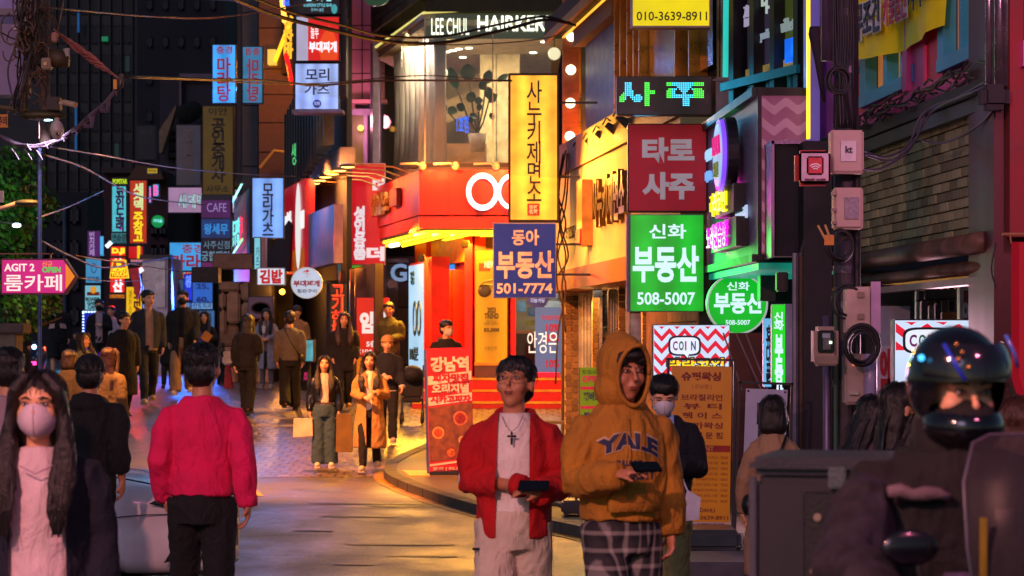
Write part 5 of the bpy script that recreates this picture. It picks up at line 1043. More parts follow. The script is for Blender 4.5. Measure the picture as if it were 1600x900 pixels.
sg(270, 424, 313, 436, 58.2, 'white strip with red letters under the spicy soup lightbox', E('a8b8b0', .7, .1), [('낙지', .3, .1, .8, .9, E('e01010', .9, 0), .06)])
sg(262, 436, 288, 520, 57.4, 'tall pale grey-blue board with dim maroon letters at the street end', E('48648a', .5, .1), [('삼겹', .35, .08, .8, .7, M('6a2858', .5), .06, True)])
sg(287, 428, 301, 470, 57, 'narrow deep blue menu lightbox at the street end', E('1830d8', .85, .4, 5), [('설렁', .2, .05, .8, .5, E('90c0ff', 1, 0), .0, True)])
s = sg(300, 430, 333, 484, 56.8, 'blue dental board reading 25 and 60 at the street end', E('2868c0', .7, .15), [('25,', .2, .25, .8, .42, M('0c1c38', .4), .02), ('60,', .2, .62, .8, .8, M('0c1c38', .4), .04)])
sg(286, 472, 333, 484, 56.5, 'white-blue strip of small letters under the blue boards', E('70a8e0', .8, .1), [('임플란트치과', .02, .1, .95, .85, M('0c2050', .4), .02)])
sg(310, 484, 336, 530, 56.6, 'pale blue poster board behind the woman with the orange envelope', E('3a70a8', .6, .3, 4), [('치과', .2, .1, .8, .5, M('0c2050', .4), .02)])
sg(393, 277, 444, 373, 46, 'tilted blue-white pork cutlet lightbox with vertical black brush letters', E('78a8f8', .9, .15, band=.9), [('모리가츠', .33, .1, .68, .95, M('0c1430', .4), .02, True)], bracket=(-.6, [.9]))
s = sg(396, 370, 408, 422, 45.5, 'slim cyan-white lightbox below the tilted pork cutlet one', E('80d0e0', .9, .1), [('카츠', .3, .3, .8, .85, M('205060', .4), .0, True)]); part('side_face', s, G().box(.075, .15, 0, .35, 0, .62), M('b07a78', .5), world=False)
sg(401, 418, 446, 446, 44, 'small white lightbox with bold red gimbap letters', E('d0dcf0', 1.0, .08), [('김밥', .1, .1, .9, .9, E('d01818', .7, 0), .05)], frame='909098')
round_sign(479, 442, 24.5, 42.5, 'round white army stew sign with red flower and red letters', E('b8c8e0', .9, .1), [('부대찌개', .08, .42, .92, .62, E('a01838', .5, 0), .05), ('철판구이', .2, .70, .82, .82, M('101838', .4), .02), ('✿', .38, .08, .66, .3, E('d01828', .6, 0), .05)], bracket=.4)
sg(332, 396, 395, 421, 48, 'blank brown signboard over the stone pillars', M('8a5a44', .6), [('고정', .4, .2, .65, .5, M('704a38', .6), .0)], frame='5a3a2c'); sg(299, 417, 341, 441, 47.5, 'small dark brown box sign left of the brown signboard', M('2a1c14', .6), [('화로', .4, .35, .6, .65, M('5a3a28', .6), .0)], frame='1a120c', depth=.5)
sg(387, 463, 427, 498, 49, 'dusky pink poster with a soup bowl drawing', E('6a4458', .4, .2), [('#disc', .12, .25, .9, .8, M('5a2030', .5)), ('#disc', .2, .32, .82, .7, M('7a5a60', .5))], frame='6a5a6a')
s = sg(543, 255, 602, 414, 46.5, 'tall red banner with white vertical letters behind the glasses shop fascia', E('d80c24', .75, .1), [('성인용품', .16, .42, .48, .95, E('f0e0e8', .85, 0), .06, True), ('더', .5, .82, .98, .96, E('f0e0e8', .85, 0), .06), ('더', .66, .15, .98, .3, E('f0e0e8', .8, 0), .06)], frame='c8a0a8', fw=.015)
sg(544, 413, 567, 438, 46.6, 'small bright green forest sign under the red banner', E('58b830', .7, .1), [('FOREST', .05, .4, .95, .65, E('d0f0c0', .9, 0), -.01)]); sg(526, 408, 543, 438, 46.6, 'pale glass panel left of the green forest sign', E('3a6a78', .5, .2), [])
sg(465, 186, 480, 222, 49.6, 'lime green sign with a black brush letter left of the fins', E('88b820', .75, .1), [('사', .3, .15, .9, .55, M('10180c', .4), .05)])
t = thing('green_letters', 'pale green brush letters hanging under the lime sign', 'sign', (X(468, 49.6), 49.6, Z(260, 49.6))); text(t, '생고기', (X(456, 49.6), Z(258, 49.6), X(477, 49.6), Z(224, 49.6)), E('50d078', 1.0, 0), y=49.6, bold=.0, depth=.05)
sg(515, 443, 541, 530, 43.2, 'dark board of orange and red LED letters beside the round stew sign', M('1a1018', .4), [('고기한판', .1, .02, .9, .98, E('ff5010', 1.9, .5, 20), -.012, True), ('고기한판', .16, .04, .84, .96, E('ff3020', .9, .3, 9), .02, True)])
s = sg(557, 465, 608, 556, 43.4, 'red TO LET banner with large white letters beside the olive jacket man', E('e81808', .7, .08), [('임대', .1, .24, .98, .62, E('fff0e8', .8, 0), .06), ('5층', .3, .74, .62, .85, E('fff0e8', .8, 0), .03), ('(104.7평)', .08, .88, .9, .96, E('fff0e8', .8, 0), .02)], frame='a01008', fw=.006)
sg(557, 557, 607, 615, 43.45, 'yellow lower half of the TO LET banner with black letters', M('c89a10', .5), [('문의', .1, .1, .5, .35, M('141008', .4), .03), ('010', .05, .42, .5, .65, M('141008', .4), .02)], frame='a08010', fw=.006)
t = thing('green_neon', 'green and pink neon menu on the dark shop front left of the tilted lightbox', 'sign', (X(370, 52), 52, 3.6)); WN = Wall(362, 54, 386, 49.5)
part('backing', t, WN.box(0, WN.L, 2.4, 5.0, -.5, -.05), M('14161a', .6)); wtext(t, WN, '당구장', 364, 376, 3.95, 4.5, E('60e8e0', 1.3, 0), o=.02, bold=.0); wtext(t, WN, '호프', 377, 381, 3.95, 4.5, E('ff3060', 1.3, 0), o=.02, bold=.0)
for z_ in (3.7, 4.85): part('neon_line', t, G().tube([WN.pt(0, .1, z_-.1), WN.pt(WN.L, .1, z_+.25)], .025), E('a0f0a0', 1.2, .4))
top('arched_awning', G().add([(X(380+18*math.sin(a_*math.pi/20)*.0+a_*6, 48-.25*a_), 48-.25*a_+dy, Z(450-62*math.sin(a_*math.pi/24)*(1), 48)) for dy in (0, .5) for a_ in range(13)], [(i, i+1, i+14, i+13) for i in range(12)]), M('1a1620', .8), 'dark curved awning above the gimbap lightbox', 'awning') if False else None
# dark recess behind pillars, between gimbap sign and red front
block('dark_shopfront', 'dark shopfront with small warm wall lamp left of the round stew sign', 424, 330, 458, 51, 4, M('1c1614', .8))
top('wall_lamp', G().ell((X(441, 50), 50, Z(456, 50)), .06, 10, 8), E('ffb030', 8), 'small warm wall lamp below the gimbap lightbox', 'lamp')
t = thing('slanted_canopy', 'dark canvas canopy sloping down behind the tilted pork cutlet lightbox', 'awning', (X(430, 48), 48, 3.2))
part('canvas', t, G().prism([(X(404, 48.5), Z(420, 48.5)), (X(452, 48.5), Z(345, 48.5)), (X(458, 48.5), Z(352, 48.5)), (X(452, 48.5), Z(425, 48.5))], 48.3, 49.3), M('1e1a26', .8, var=.3))
# portable light-up menu, parking sign, stroller, tablet board
s = sg(473, 530, 491, 566, 41.8, 'small bright cyan tablet menu held on a stand beside the grey sweatshirt man', E('50b0c0', .8, .4, 5), [], yaw=R(-8)); part('post', s, G().box(-.03, .03, .03, .06, -.75, 0), DARKM, world=False)
sg(473, 570, 485, 610, 42.3, 'dark sandwich board with pink letters behind the grey sweatshirt man', M('181018', .5), [('BEER\nPARK', .15, .3, .9, .6, E('d83070', .8, 0), .03)])
t = thing('no_parking_stand', 'red no-parking stand with round white plate at the kerb', 'sign', (X(354, 47), 47, .95)); part('base', t, G().add([(X(349, 47), 47, .95), (X(362, 47), 47, .95), (X(362, 47), 47.3, .95), (X(349, 47), 47.3, .95), (X(352, 47), 47.1, 1.4), (X(358, 47), 47.1, 1.4), (X(358, 47), 47.2, 1.4), (X(352, 47), 47.2, 1.4)], [(0,3,2,1),(4,5,6,7),(0,1,5,4),(1,2,6,5),(2,3,7,6),(3,0,4,7)]), M('b01810', .5))
part('plate', t, G().disc((X(354, 47), Z(563, 47)), .09, 47, 47.04, 20), M('d0c0c0', .5)); text(t, '주차\n금지', (X(350, 47), Z(568, 47), X(358, 47), Z(558, 47)), M('b01810', .5), y=47)
t = thing('stroller', 'dark baby stroller with small black wheels beside the navy jacket woman', 'stroller', (X(645, 39.6), 39.6, .5))
k = .5
sx = X(645, 39.6)
for dx in (-.18, .16):
    for dy in (-.25, .25):
        wl = part('wheel', t, G().tube([(sx+dx-.02, 39.6+dy, .5+.1), (sx+dx+.02, 39.6+dy, .5+.1)], .1, 16), M('0c0c0c', .6)); part('hub', wl, G().tube([(sx+dx-.025, 39.6+dy, .6), (sx+dx+.025, 39.6+dy, .6)], .035, 8), M('707070', .4, .7))
    part('frame', t, G().tube([(sx+dx, 39.35, .62), (sx+dx, 39.6, .95), (sx+dx, 39.95, 1.45)], .014).tube([(sx+dx, 39.85, .62), (sx+dx, 39.6, .95)], .014), M('6a6a70', .4, .7))
part('seat', t, G().box(sx-.17, sx+.15, 39.4, 39.7, .85, .93).box(sx-.17, sx+.15, 39.66, 39.74, .93, 1.35), M('16161c', .8), bevel=.02); part('canopy', t, G().ell((sx-.01, 39.6, 1.32), (.18, .22, .14), 14, 8), M('1c1c26', .8), smooth=True)
# ---- stand banners
def frame_banner(name, px0, py0, px1, py1, Y, label, col, lean=.12, zfoot=.1, cat='banner'):
    x0, x1, z1, z0 = X(px0, Y), X(px1, Y), Z(py0, Y), Z(py1, Y)
    t = thing(name, label, cat, ((x0+x1)/2, Y, zfoot)); w_ = (x1-x0)/2; a, b = z0-zfoot, z1-zfoot
    part('sheet', t, G().box(-w_, w_, 0, .012, a, b), M(col, .45, var=.08, bump=.05), world=False)
    return t, w_, a, b
t, w_, a_, b_ = frame_banner('pizza_banner', 671, 543, 741, 741, 31.5, 'red and white pizza restaurant stand banner with food photos', 'b81814'); t.rotation_euler = (R(-3), R(-1.5), 0)
hh = b_-a_; WT = M('e0ccb8', .5); RDp = M('b01410', .5)
TX = lambda s, u0, v0, u1, v1, m, bd=.05, sh=.0: text(t, s, (-w_+u0*2*w_, b_-v1*hh, -w_+u1*2*w_, b_-v0*hh), m, y=-.003, bold=bd, shear=sh, depth=.004)
def skewbar(v0, v1, m, dz=.03, n='panel'): part(n, t, G().prism([(-w_+.01, b_-v1*hh-dz), (w_-.005, b_-v1*hh+dz), (w_-.005, b_-v0*hh+dz), (-w_+.01, b_-v0*hh-dz)], -.003, 0), m, world=False)
skewbar(.205, .275, WT); skewbar(.375, .44, WT); skewbar(.455, .88, M('7a4420', .5, var=.5, scale=9), n='food_photo')
TX('강남역', .08, .07, .94, .19, WT); TX('피자맛집', .12, .205, .92, .275, RDp); TX('오리지널', .1, .285, .93, .36, WT); TX('시카고피자', .06, .375, .97, .435, RDp); TX('문의 | 02.556', .08, .94, .8, .97, WT, .02)
for (u, v, r_, c, c2) in ((.72, .56, .36, 'c86a40', '8a2010'), (.22, .67, .3, 'd89040', 'b04818'), (.75, .73, .18, 'd0a070', 'b07840'), (.5, .83, .28, '8a3010', 'c06020')):
    p = part('pizza_print', t, G().disc((-w_+u*2*w_, b_-v*hh), r_*w_*.9, -.005, -.003, 24), M(c, .5, var=.4, scale=20), world=False); part('pizza_topping', p, G().disc((-w_+u*2*w_, b_-v*hh), r_*w_*.66, -.007, -.005, 20), M(c2, .5, var=.6, scale=25), world=False)
part('side_banner', t, G().box(-w_-.035, -w_-.0, .03, .3, a_+.0, b_-.02), M('3a4a80', .5, var=.4), world=False); part('foot', t, G().box(-w_, w_+.05, -.05, .35, 0, .05), M('1a1c20', .5), world=False, bevel=.01)
skewbar(.9, .915, WT)
# OPEN menu by the restaurant
t, w_, a_, b_ = frame_banner('menu_banner', 906, 574, 940, 690, 33.2, 'lime green OPEN event banner beside the brick pier', '8aa818'); hh = b_-a_; t.children[0].data.materials[0] = E('98b010', .35, .1)  # sheet recoloured with a glow of its own, no lamp inside
TX('토/일/공휴', .1, .03, .95, .09, M('141408', .5), .0); TX('OPEN', .1, .11, 1.0, .2, M('a0106a', .5)); skewbar(.26, .3, M('a01060', .5), 0); TX('꿔바로우', .15, .33, 1.2, .45, M('1a2060', .5)); skewbar(.52, .56, M('a01060', .5), 0); TX('탕수육', .2, .6, 1.0, .72, M('1a2060', .5))
part('post', t, G().tube([(-w_, .03, 0), (-w_, .03, b_)], .01), DARKM, world=False); part('post', t, G().tube([(w_, .03, 0), (w_, .03, b_)], .01), DARKM, world=False)
# orange waxing price list
t, w_, a_, b_ = frame_banner('price_banner', 1046, 572, 1140, 830, 22, 'orange waxing price list banner with dark red letters', 'c87414'); hh = b_-a_; t.rotation_euler = (R(-2), R(1), 0)
t.children[0].data.materials[0] = E('c8680c', .42, .12)  # glow put into the orange sheet to brighten it
DRD = M('7a1408', .5)
TX('슈퍼왁싱', .16, .035, .82, .09, DRD); TX('| 강남점 |', .34, .11, .66, .14, DRD, .0); TX('브라질리언', .16, .17, .85, .21, DRD, .03); TX('뷰 티', .2, .225, .84, .262, DRD, .03)
TX('페 이 스', .18, .28, .85, .32, DRD, .03); TX('슈가왁싱', .2, .34, .86, .38, DRD, .03); TX('전 문 점', .4, .4, .86, .44, DRD, .03)
skewbar(.48, .52, M('a81408', .5), 0); TX('EVENT', .4, .485, .72, .515, M('d8903a', .5), .03)
for i in range(9):
    v = .545+.033*i; TX('왁싱 관리 프로그램' if i % 2 else '브라질리언왁싱', .3 if i > 4 else .42, v, .78, v+.016, DRD, .0); TX(('55.0', '45.0', '130.0', '100.0', '165.0', '75.0', '115.0', '45.0', '35.0')[i], .84, v, .95, v+.016, DRD, .01)
TX('DAHLI', .5, .86, .75, .885, DRD, .02); TX('010-3639-8911', .3, .905, .97, .93, DRD, .02); skewbar(.945, .975, M('c8b0b8', .5), 0); TX('슈퍼왁싱 강남점', .45, .95, .9, .972, M('1a1440', .5), .02)
p = part('portrait_print', t, G().disc((-w_+.24*2*w_, b_-.9*hh), .07, -.006, -.003, 24, rz=.10), M('a8305a', .5, var=.4, scale=25), world=False); part('face_print', p, G().disc((-w_+.23*2*w_, b_-.90*hh), .035, -.009, -.006, 20, rz=.052), M('d8a088', .5, var=.1), world=False)
for sx in (-w_-.03, w_+.03): part('post', t, G().box(sx-.012, sx+.012, .02, .045, -.05, b_+.06), DARKM, world=False)
part('top_rail', t, G().box(-w_-.04, w_+.04, .02, .045, b_+.05, b_+.07), DARKM, world=False); part('base', t, G().box(-w_-.1, w_+.12, -.35, .3, -.1, .0), M('1c2630', .4, var=.3), world=False, bevel=.03)
# white board behind the tan coat woman
t, w_, a_, b_ = frame_banner('white_banner', 1157, 608, 1222, 745, 20.2, 'white stand banner with bold black letters behind the woman in the tan coat', 'a8a8c0'); hh = b_-a_; t.rotation_euler = (0, R(2), 0)
TX('델\n로', .25, .14, .9, .66, M('14121c', .5), .06)
for sx in (-w_-.05, w_+.04): part('post', t, G().box(sx-.01, sx+.01, .02, .045, 0, b_+.06), DARKM, world=False)
part('top_rail', t, G().box(-w_-.06, w_+.05, .02, .045, b_+.04, b_+.06), DARKM, world=False)
for sx, sz in ((-w_+.02, b_-.02), (w_-.02, b_-.02)): part('grommet', t, G().disc((sx, sz), .01, -.004, 0, 10), DARKM, world=False)
# bases and planks on the pavement
t = thing('wheeled_base', 'black wheeled banner base with a short post beside the red hooded jacket man', 'banner stand', (X(925, 24), 24, .1))
part('slab', t, G().box(X(877, 24), X(985, 24), 23.8, 24.3, .13, .26), M('1a1a26', .4, var=.3), bevel=.02); part('post', t, G().tube([(X(900, 24), 24, .2), (X(901, 24), 24, .55)], .016), M('2a2a48', .4))
for pxx in (885, 905, 950): part('caster', t, G().tube([(X(pxx, 23.9)-.02, 23.85, .12), (X(pxx, 23.9)+.02, 23.85, .12)], .025, 12), DARKM)
top('water_base', G().box(X(1062, 20.3), X(1152, 20.3), 19.9, 20.6, .1, .27), M('24323c', .35, var=.3, coat=.3), 'dark blue water-filled banner base on the pavement under the orange banner', 'banner base', bevel=.04)
top('stone_slab', G().box(X(1066, 18.6), X(1180, 18.6), 18.2, 19.2, .0, .16), M('4a4650', .8, var=.3, bump=.3), 'low grey stone slab at the bottom beside the tan coat woman', 'slab', bevel=.015)
for i, (a1, b1, a2, b2) in enumerate(((845, 792, 900, 822), (862, 800, 888, 790))): 
    top('timber_plank', G().tube([(X(a1, 26), 26, .13), (X(a2, 25), 25, .14)], .045, 4), M('a08a60', .7), ('long pale plank lying on the pavement behind the red jacket man', 'short pale plank lying beside the longer one')[i], 'plank')
top('dirt_heap', G().hgrid(X(850, 27), X(905, 27), 26, 29, 14, 14, lambda x, y: .1+.16*max(0, 1-((x-X(880, 27.5))/.3)**2-((y-27.5)/1.4)**2)*(1+.5*noise.noise((x*6, y*6, 0)))), M('6a5230', .95, var=.5, scale=12, bump=.8), 'low heap of sandy earth behind the red jacket man', 'earth')
t = thing('garden_bench', 'low weathered wooden bench by the brick pier', 'bench', (X(862, 36), 36, .25))
for i in range(3): part('slat', t, G().box(X(848, 36), X(882, 36), 35.8+.12*i, 35.9+.12*i, .62, .66), M('5a4a30', .8))
for sx in (850, 878): part('leg', t, G().box(X(sx, 36), X(sx+3, 36), 35.8, 36.1, .25, .62), M('3a3020', .8))
# ================================================================ left pole with its tangle
t = thing('utility_pole', 'cable-laden utility pole with street light and cameras at the left edge', 'utility pole', (X(64, 20), 20, 0))
part('thin_post', t, cyl(X(62, 20.2), 20.2, .018, 0, Z(230, 20.2), 10), M('3a4468', .5)); part('post', t, cyl(X(70, 20.2), 20.2, .045, Z(230, 20.2), 6.5, 16), M('6a5a50', .7, var=.3), smooth=False); part('white_column', t, pbox(-30, -80, 38, 148, 20.6, .3), M('8a7aa0', .6, var=.15, scale=2)); part('sign_plate', t, pbox(-5, -20, 30, 13, 20.3, .08), M('8a80c0', .5)); part('crossarm', t, pbox(-20, 13, 42, 23, 20.2, .12), M('6a6070', .5, .3))
for y_ in (40, 75): part('clamp', t, pbox(18, y_, 42, y_+6, 20.1, .06), M('8a8090', .4, .6))
part('transformer', t, G().tube([(X(78, 19.8), 19.8, Z(91, 19.8)), (X(107, 19.8), 19.8, Z(92, 19.8))], [.075, .07], 20), M('4a3c24', .6, var=.3), smooth=True); part('insulator', t, G().tube([(X(104, 19.7), 19.7, Z(76, 19.7)), (X(106, 19.7), 19.7, Z(88, 19.7))], [.03, .015], 10), M('b0a8a0', .3))
part('junction_box', t, pbox(64, 90, 79, 108, 19.7, .1), M('7a6850', .5), bevel=.008); part('label', t, pbox(68, 97, 73, 102, 19.69, .01), M('c8a878', .5)); part('junction_box', t, pbox(80, 50, 89, 65, 19.7, .08), M('9a6050', .5), bevel=.008)
part('lamp_arm', t, G().tube([(X(-20, 19.8), 19.8, Z(165, 19.8)), (X(40, 19.8), 19.8, Z(172, 19.8))], .022, 10), M('5a4c30', .6)); part('lamp_hood', t, G().ell((X(66, 19.8), 19.8, Z(180, 19.8)), (.2, .09, .045), 24, 10), M('4a4228', .5, .3), smooth=True)
part('lamp_glow', t, G().ell((X(74, 19.8), 19.8, Z(186, 19.8)), (.055, .05, .015), 16, 8), E('a0e8ff', 9, 0))
cm = part('camera_box', t, pbox(73, 151, 93, 172, 19.7, .12), M('2a2420', .6), bevel=.006); part('camera_arm', cm, pbox(90, 158, 102, 163, 19.7, .03), M('a89078', .5)); part('camera_body', cm, G().tube([(X(100, 19.6), 19.6, Z(160, 19.6)), (X(118, 19.5), 19.5, Z(164, 19.5))], .024, 10), M('b89878', .5))
dm = part('dome_camera', t, G().ell((X(89, 19.6), 19.6, Z(203, 19.6)), (.055, .055, .08), 24, 16), M('c0b0a8', .35), smooth=True); part('camera_neck', dm, cyl(X(89, 19.6), 19.6, .02, Z(195, 19.6), Z(184, 19.6), 12), M('a09080', .4)); part('lens_shroud', dm, pbox(83, 202, 96, 213, 19.545, .03), M('8a7a74', .4), bevel=.008); part('lens', dm, G().disc((X(90, 19.54), Z(209, 19.54)), .014, 19.53, 19.55, 16), M('08080a', .1))
part('rod', t, G().tube([(X(61, 19.8), 19.8, Z(186, 19.8)), (X(61, 19.8), 19.8, Z(217, 19.8))], .006), M('6a5a50', .5)); 
s = sign(-8, 178, 13, 200, 19.5, 'small orange diamond notice with black marks under the left pole lamp', M('d07a10', .5), [('주의', .2, .15, .9, .8, M('201408', .5), .03)], frame='a05a08', fw=.004, depth=.02)
rw3 = random.Random(9)
for i in range(17):
    c = rw3.choice(('2c2418', '3a2c20', '1c1a18', '4a3a30', '5a4a58', '6a5060')); x_ = rw3.uniform(18, 76)
    pts = [(x_, -30, 20)]; x2 = x_
    for yy in (10, 45, 80, 115, 150, 175): x2 = x2*.8+.2*rw3.uniform(20, 60)+rw3.uniform(-8, 8)-(4 if yy > 80 else 0); pts.append((x2, yy+rw3.uniform(-6, 6), 20+rw3.uniform(-.4, .2)))
    wire('hanging_cable', pts, rw3.uniform(.004, .010), M(c, .6), 'dark cables hanging in a thick bunch round the left pole', group='cables bunched round the left pole')
g = G()
for i in range(70):
    x_, y_ = rw3.gauss(50, 14), rw3.gauss(60, 42); r_ = rw3.uniform(.03, .09); a0 = rw3.uniform(0, 6); P = Vector((X(x_, 19.9), 19.9+rw3.uniform(-.2, .2), Z(y_, 19.9)))
    g.tube([P+Vector((r_*math.cos(a0+k*.6), rw3.uniform(-.02, .02), r_*1.5*math.sin(a0+k*.6))) for k in range(7)], rw3.uniform(.004, .011), 5)
tag(part('cable_tangle', None, g, M('5a4434', .6, var=.6, scale=3)), 'tangled loops of cable and clamps on the left pole', 'cables', kind='stuff')
g = G()
for i in range(16):       # pinkish bundle going right
    pts = []; ph = rw3.uniform(0, 6)
    for k in range(12):
        f_ = k/11; x_ = 84+(188-84)*f_; y_ = 42+(120-42)*f_**.95; am = 9*math.sin(math.pi*min(1, f_*1.05))*rw3.uniform(.3, 1)
        pts.append((X(x_, 20), 20+.03*math.sin(ph+k), Z(y_+am*math.sin(ph+k*.9)+4, 20)))
    g.tube(pts, .0065, 5)
tag(part('cable_bundle', None, g, M('a06258', .5, var=.4)), 'pinkish bundle of loose cables running right from the left pole', 'cables', kind='stuff')
g = G(); arc = [(190, 118), (189, 132), (180, 143), (160, 165), (140, 183), (118, 203), (98, 215), (72, 226), (45, 229), (20, 222), (-10, 208)]
for i in range(9):
    pts = [(X(x_+rw3.uniform(-2.5, 2.5), 20), 20+rw3.uniform(-.05, .05), Z(y_+rw3.uniform(-3, 3.5), 20)) for x_, y_ in arc]; g.tube(pts, rw3.uniform(.006, .014), 6)
for (x_, y_) in arc[2:9]:
    g.tube([(X(x_-3, 19.9), 19.9, Z(y_-4, 19.9)), (X(x_+3, 19.9), 19.9, Z(y_+6, 19.9))], .006, 5)
for (x_, y_) in ((170, 158), (145, 182)): g.tube([(X(x_, 19.9), 19.9, Z(y_, 19.9)), (X(x_-2, 19.9), 19.9, Z(y_+16, 19.9)), (X(x_-14, 19.9), 19.9, Z(y_+14, 19.9))], .02, 5)
tag(part('cable_bundle', None, g, M('5a4c5a', .5, var=.5, scale=5)), 'sagging taped cable loop curving below the cameras', 'cables', kind='stuff')
top('yellow_tag', pbox(177, 124, 182, 139, 19.85, .02), M('d08a18', .5), 'yellow tag hanging where the cable bundle turns', 'tag')
for x_ in (18, 38, 55): wire('short_wire', [(x_, 232, 20), (x_+6, 240, 20), (x_+12, 250, 20)], .005, M('9a90a0', .5), 'short loose wires hanging from the sagging cable loop', group='short wires under the cable loop')
# wires over the street
WD = M('1c1620', .5, var=.1, bump=0); WH = M('6a5648', .5, bump=0)
wire('overhead_wire', [(75, 12, 20), (240, 26, 28), (345, 27, 32), (480, 5, 36), (540, -10, 38)], .010, WH, 'thin brown wire from the left pole top across the dark tower')
wire('overhead_wire', [(186, 119, 20), (330, 124, 26), (420, 126, 30), (500, 133, 32), (600, 126, 34), (800, 126, 34)], .016, WD, 'dark horizontal cable ending at the yellow noodle lightbox')
wire('overhead_wire', [(190, 121, 20), (330, 126, 26), (430, 131, 30), (520, 129, 32), (660, 118, 34), (800, 127, 34)], .008, WD, 'thinner cable just below the dark horizontal one')
wire('overhead_wire', [(350, -8, 28), (430, 24, 30), (520, 47, 31), (600, 64, 32), (690, 67, 33), (790, 46, 33.6), (850, 31, 33.8), (890, 36, 34)], .026, WD, 'thick black cable sagging across the salon front, lower of the pair')
wire('overhead_wire', [(370, -14, 28), (450, 18, 30), (530, 38, 31), (600, 56, 32), (690, 57, 33), (780, 38, 33.6), (850, 26, 33.8), (900, 40, 34)], .018, WD, 'thick black cable sagging across the salon front, upper of the pair')
wire('overhead_wire', [(600, 66, 32), (700, 70, 33), (800, 66, 33.6), (860, 58, 33.8), (885, 48, 34)], .008, WD, 'thin wire drooping below the thick pair')
wire('overhead_wire', [(76, 229, 20), (160, 243, 30), (270, 262, 40), (380, 272, 46), (470, 276, 50)], .009, M('5a6088', .5, bump=0), 'pale wire running from the cable loop past the blank white panel')
wire('overhead_wire', [(60, 239, 22), (130, 262, 30), (200, 300, 38), (245, 312, 42), (320, 320, 46)], .012, WD, 'black wire crossing the orange beer lightbox')
wire('overhead_wire', [(60, 374, 24), (110, 400, 30), (160, 418, 36), (210, 412, 44), (262, 402, 50)], .012, M('2a3048', .5, bump=0), 'dark blue wire sagging past the board game sign')
wire('overhead_wire', [(120, 400, 30), (200, 412, 38), (280, 424, 46)], .010, WD, 'black wire in front of the burger emblem'); wire('overhead_wire', [(120, 434, 30), (180, 440, 38), (230, 438, 46)], .008, WD, 'black wire below the burger emblem')
wire('overhead_wire', [(58, 341, 30), (110, 322, 36), (162, 298, 44)], .010, M('4a5060', .5, bump=0), 'grey wire rising from the tree to the maroon house')
wire('overhead_wire', [(100, 0, 20), (92, 40, 20), (88, 55, 20)], .006, WH, 'short grey wire dropping to the pole top'); wire('overhead_wire', [(300, -3, 60), (380, 2, 60), (470, 2, 60)], .02, M('6a7090', .4, bump=0), 'pale wire at the very top above the blue lightbox')
wire('overhead_wire', [(0, 50, 19.8), (20, 60, 19.8), (40, 64, 19.8)], .007, WD, 'thin wire entering from the left edge to the pole')
for i, pts in enumerate([[(880, 240, 35), (872, 300, 35), (884, 350, 35), (872, 400, 35), (884, 450, 35), (872, 520, 35), (868, 600, 35)], [(886, 240, 35), (882, 300, 35), (874, 350, 35), (884, 400, 35), (878, 450, 35), (884, 520, 35)], [(884, 235, 35), (874, 290, 35), (876, 350, 35), (888, 400, 35), (872, 430, 35)], [(890, 235, 35), (884, 320, 35), (872, 370, 35), (870, 440, 35), (880, 480, 35)]]):
    wire('hanging_cable', pts, .014, M('3a2a1c', .6), 'brown cables hanging between the red fascia and the noodle restaurant', group='cables hanging beside the yellow lightbox')
# left street lamp
t = thing('street_lamp', 'slim curved street lamp above the arrow sign', 'street lamp', (X(-25, 30), 30, 0)); part('pole', t, G().tube([(X(-25, 30), 30, 0), (X(-25, 30), 30, Z(350, 30)), (X(-5, 30), 30, Z(328, 30)), (X(26, 30), 30, Z(318, 30))], .03, 10), M('707888', .5), smooth=True); part('hood', t, G().ell((X(43, 30), 30, Z(317, 30)), (.16, .1, .045), 20, 10), M('2a3c3c', .5), smooth=True)
part('sign_plate', t, pbox(-5, 298, 5, 316, 30, .03), M('50609a', .5))
t = thing('flood_lamp', 'small cold white lamp shining through the tree', 'lamp', (X(26, 34), 34, Z(352, 34))); part('lens', t, G().ell((X(26, 34), 34, Z(352, 34)), (.06, .04, .03), 12, 8), E('c0e8ff', 14, 0)); part('bracket', t, G().tube([(X(26, 34.1), 34.1, Z(350, 34)), (X(0, 34.1), 34.1, Z(346, 34))], .015), DARKM)
# stone gatepost
t = thing('stone_gatepost', 'pale concrete gatepost with a flat cap at the left edge', 'gatepost', (X(5, 28), 28, 0)); part('cap', t, pbox(-30, 505, 36, 521, 28, .5), M('5a5048', .85, var=.25, bump=.4), bevel=.015); part('shaft', t, pbox(-26, 521, 25, 800, 28.05, .4), M('6a6050', .85, var=.3, bump=.4, dirt=.3), bevel=.01)
# tree
t = thing('street_tree', 'leafy green street tree behind the arrow sign', 'tree', (X(18, 36), 36, .1))
rt = random.Random(4); tk = Vector((X(18, 36), 36, .1))
part('trunk', t, G().tube([tk, tk+Vector((.05, 0, 1.2)), tk+Vector((-.02, .05, 2.2)), tk+Vector((.1, 0, 3.2))], [.13, .11, .09, .05], 12), M('2a2018', .9, bump=.8, bscale=15), smooth=True)
for i in range(9):
    a_ = i*2*math.pi/9; s_ = tk+Vector((0, 0, 1.6+.15*i)); part('limb', t, G().tube([s_, s_+Vector((.35*math.cos(a_), .3*math.sin(a_), .35)), s_+Vector((.75*math.cos(a_), .7*math.sin(a_), .5))], [.045, .03, .01], 6), M('2a2018', .9))
cl = []
for i in range(46):
    px_, py_ = rt.gauss(14, 30), rt.uniform(258, 500); 
    if px_ > 84 - abs(py_-380)*.22 or (py_ < 300 and px_ > 38): continue
    cl.append(Vector((X(px_, 36), 36+rt.uniform(-1, 1), Z(py_, 36))))
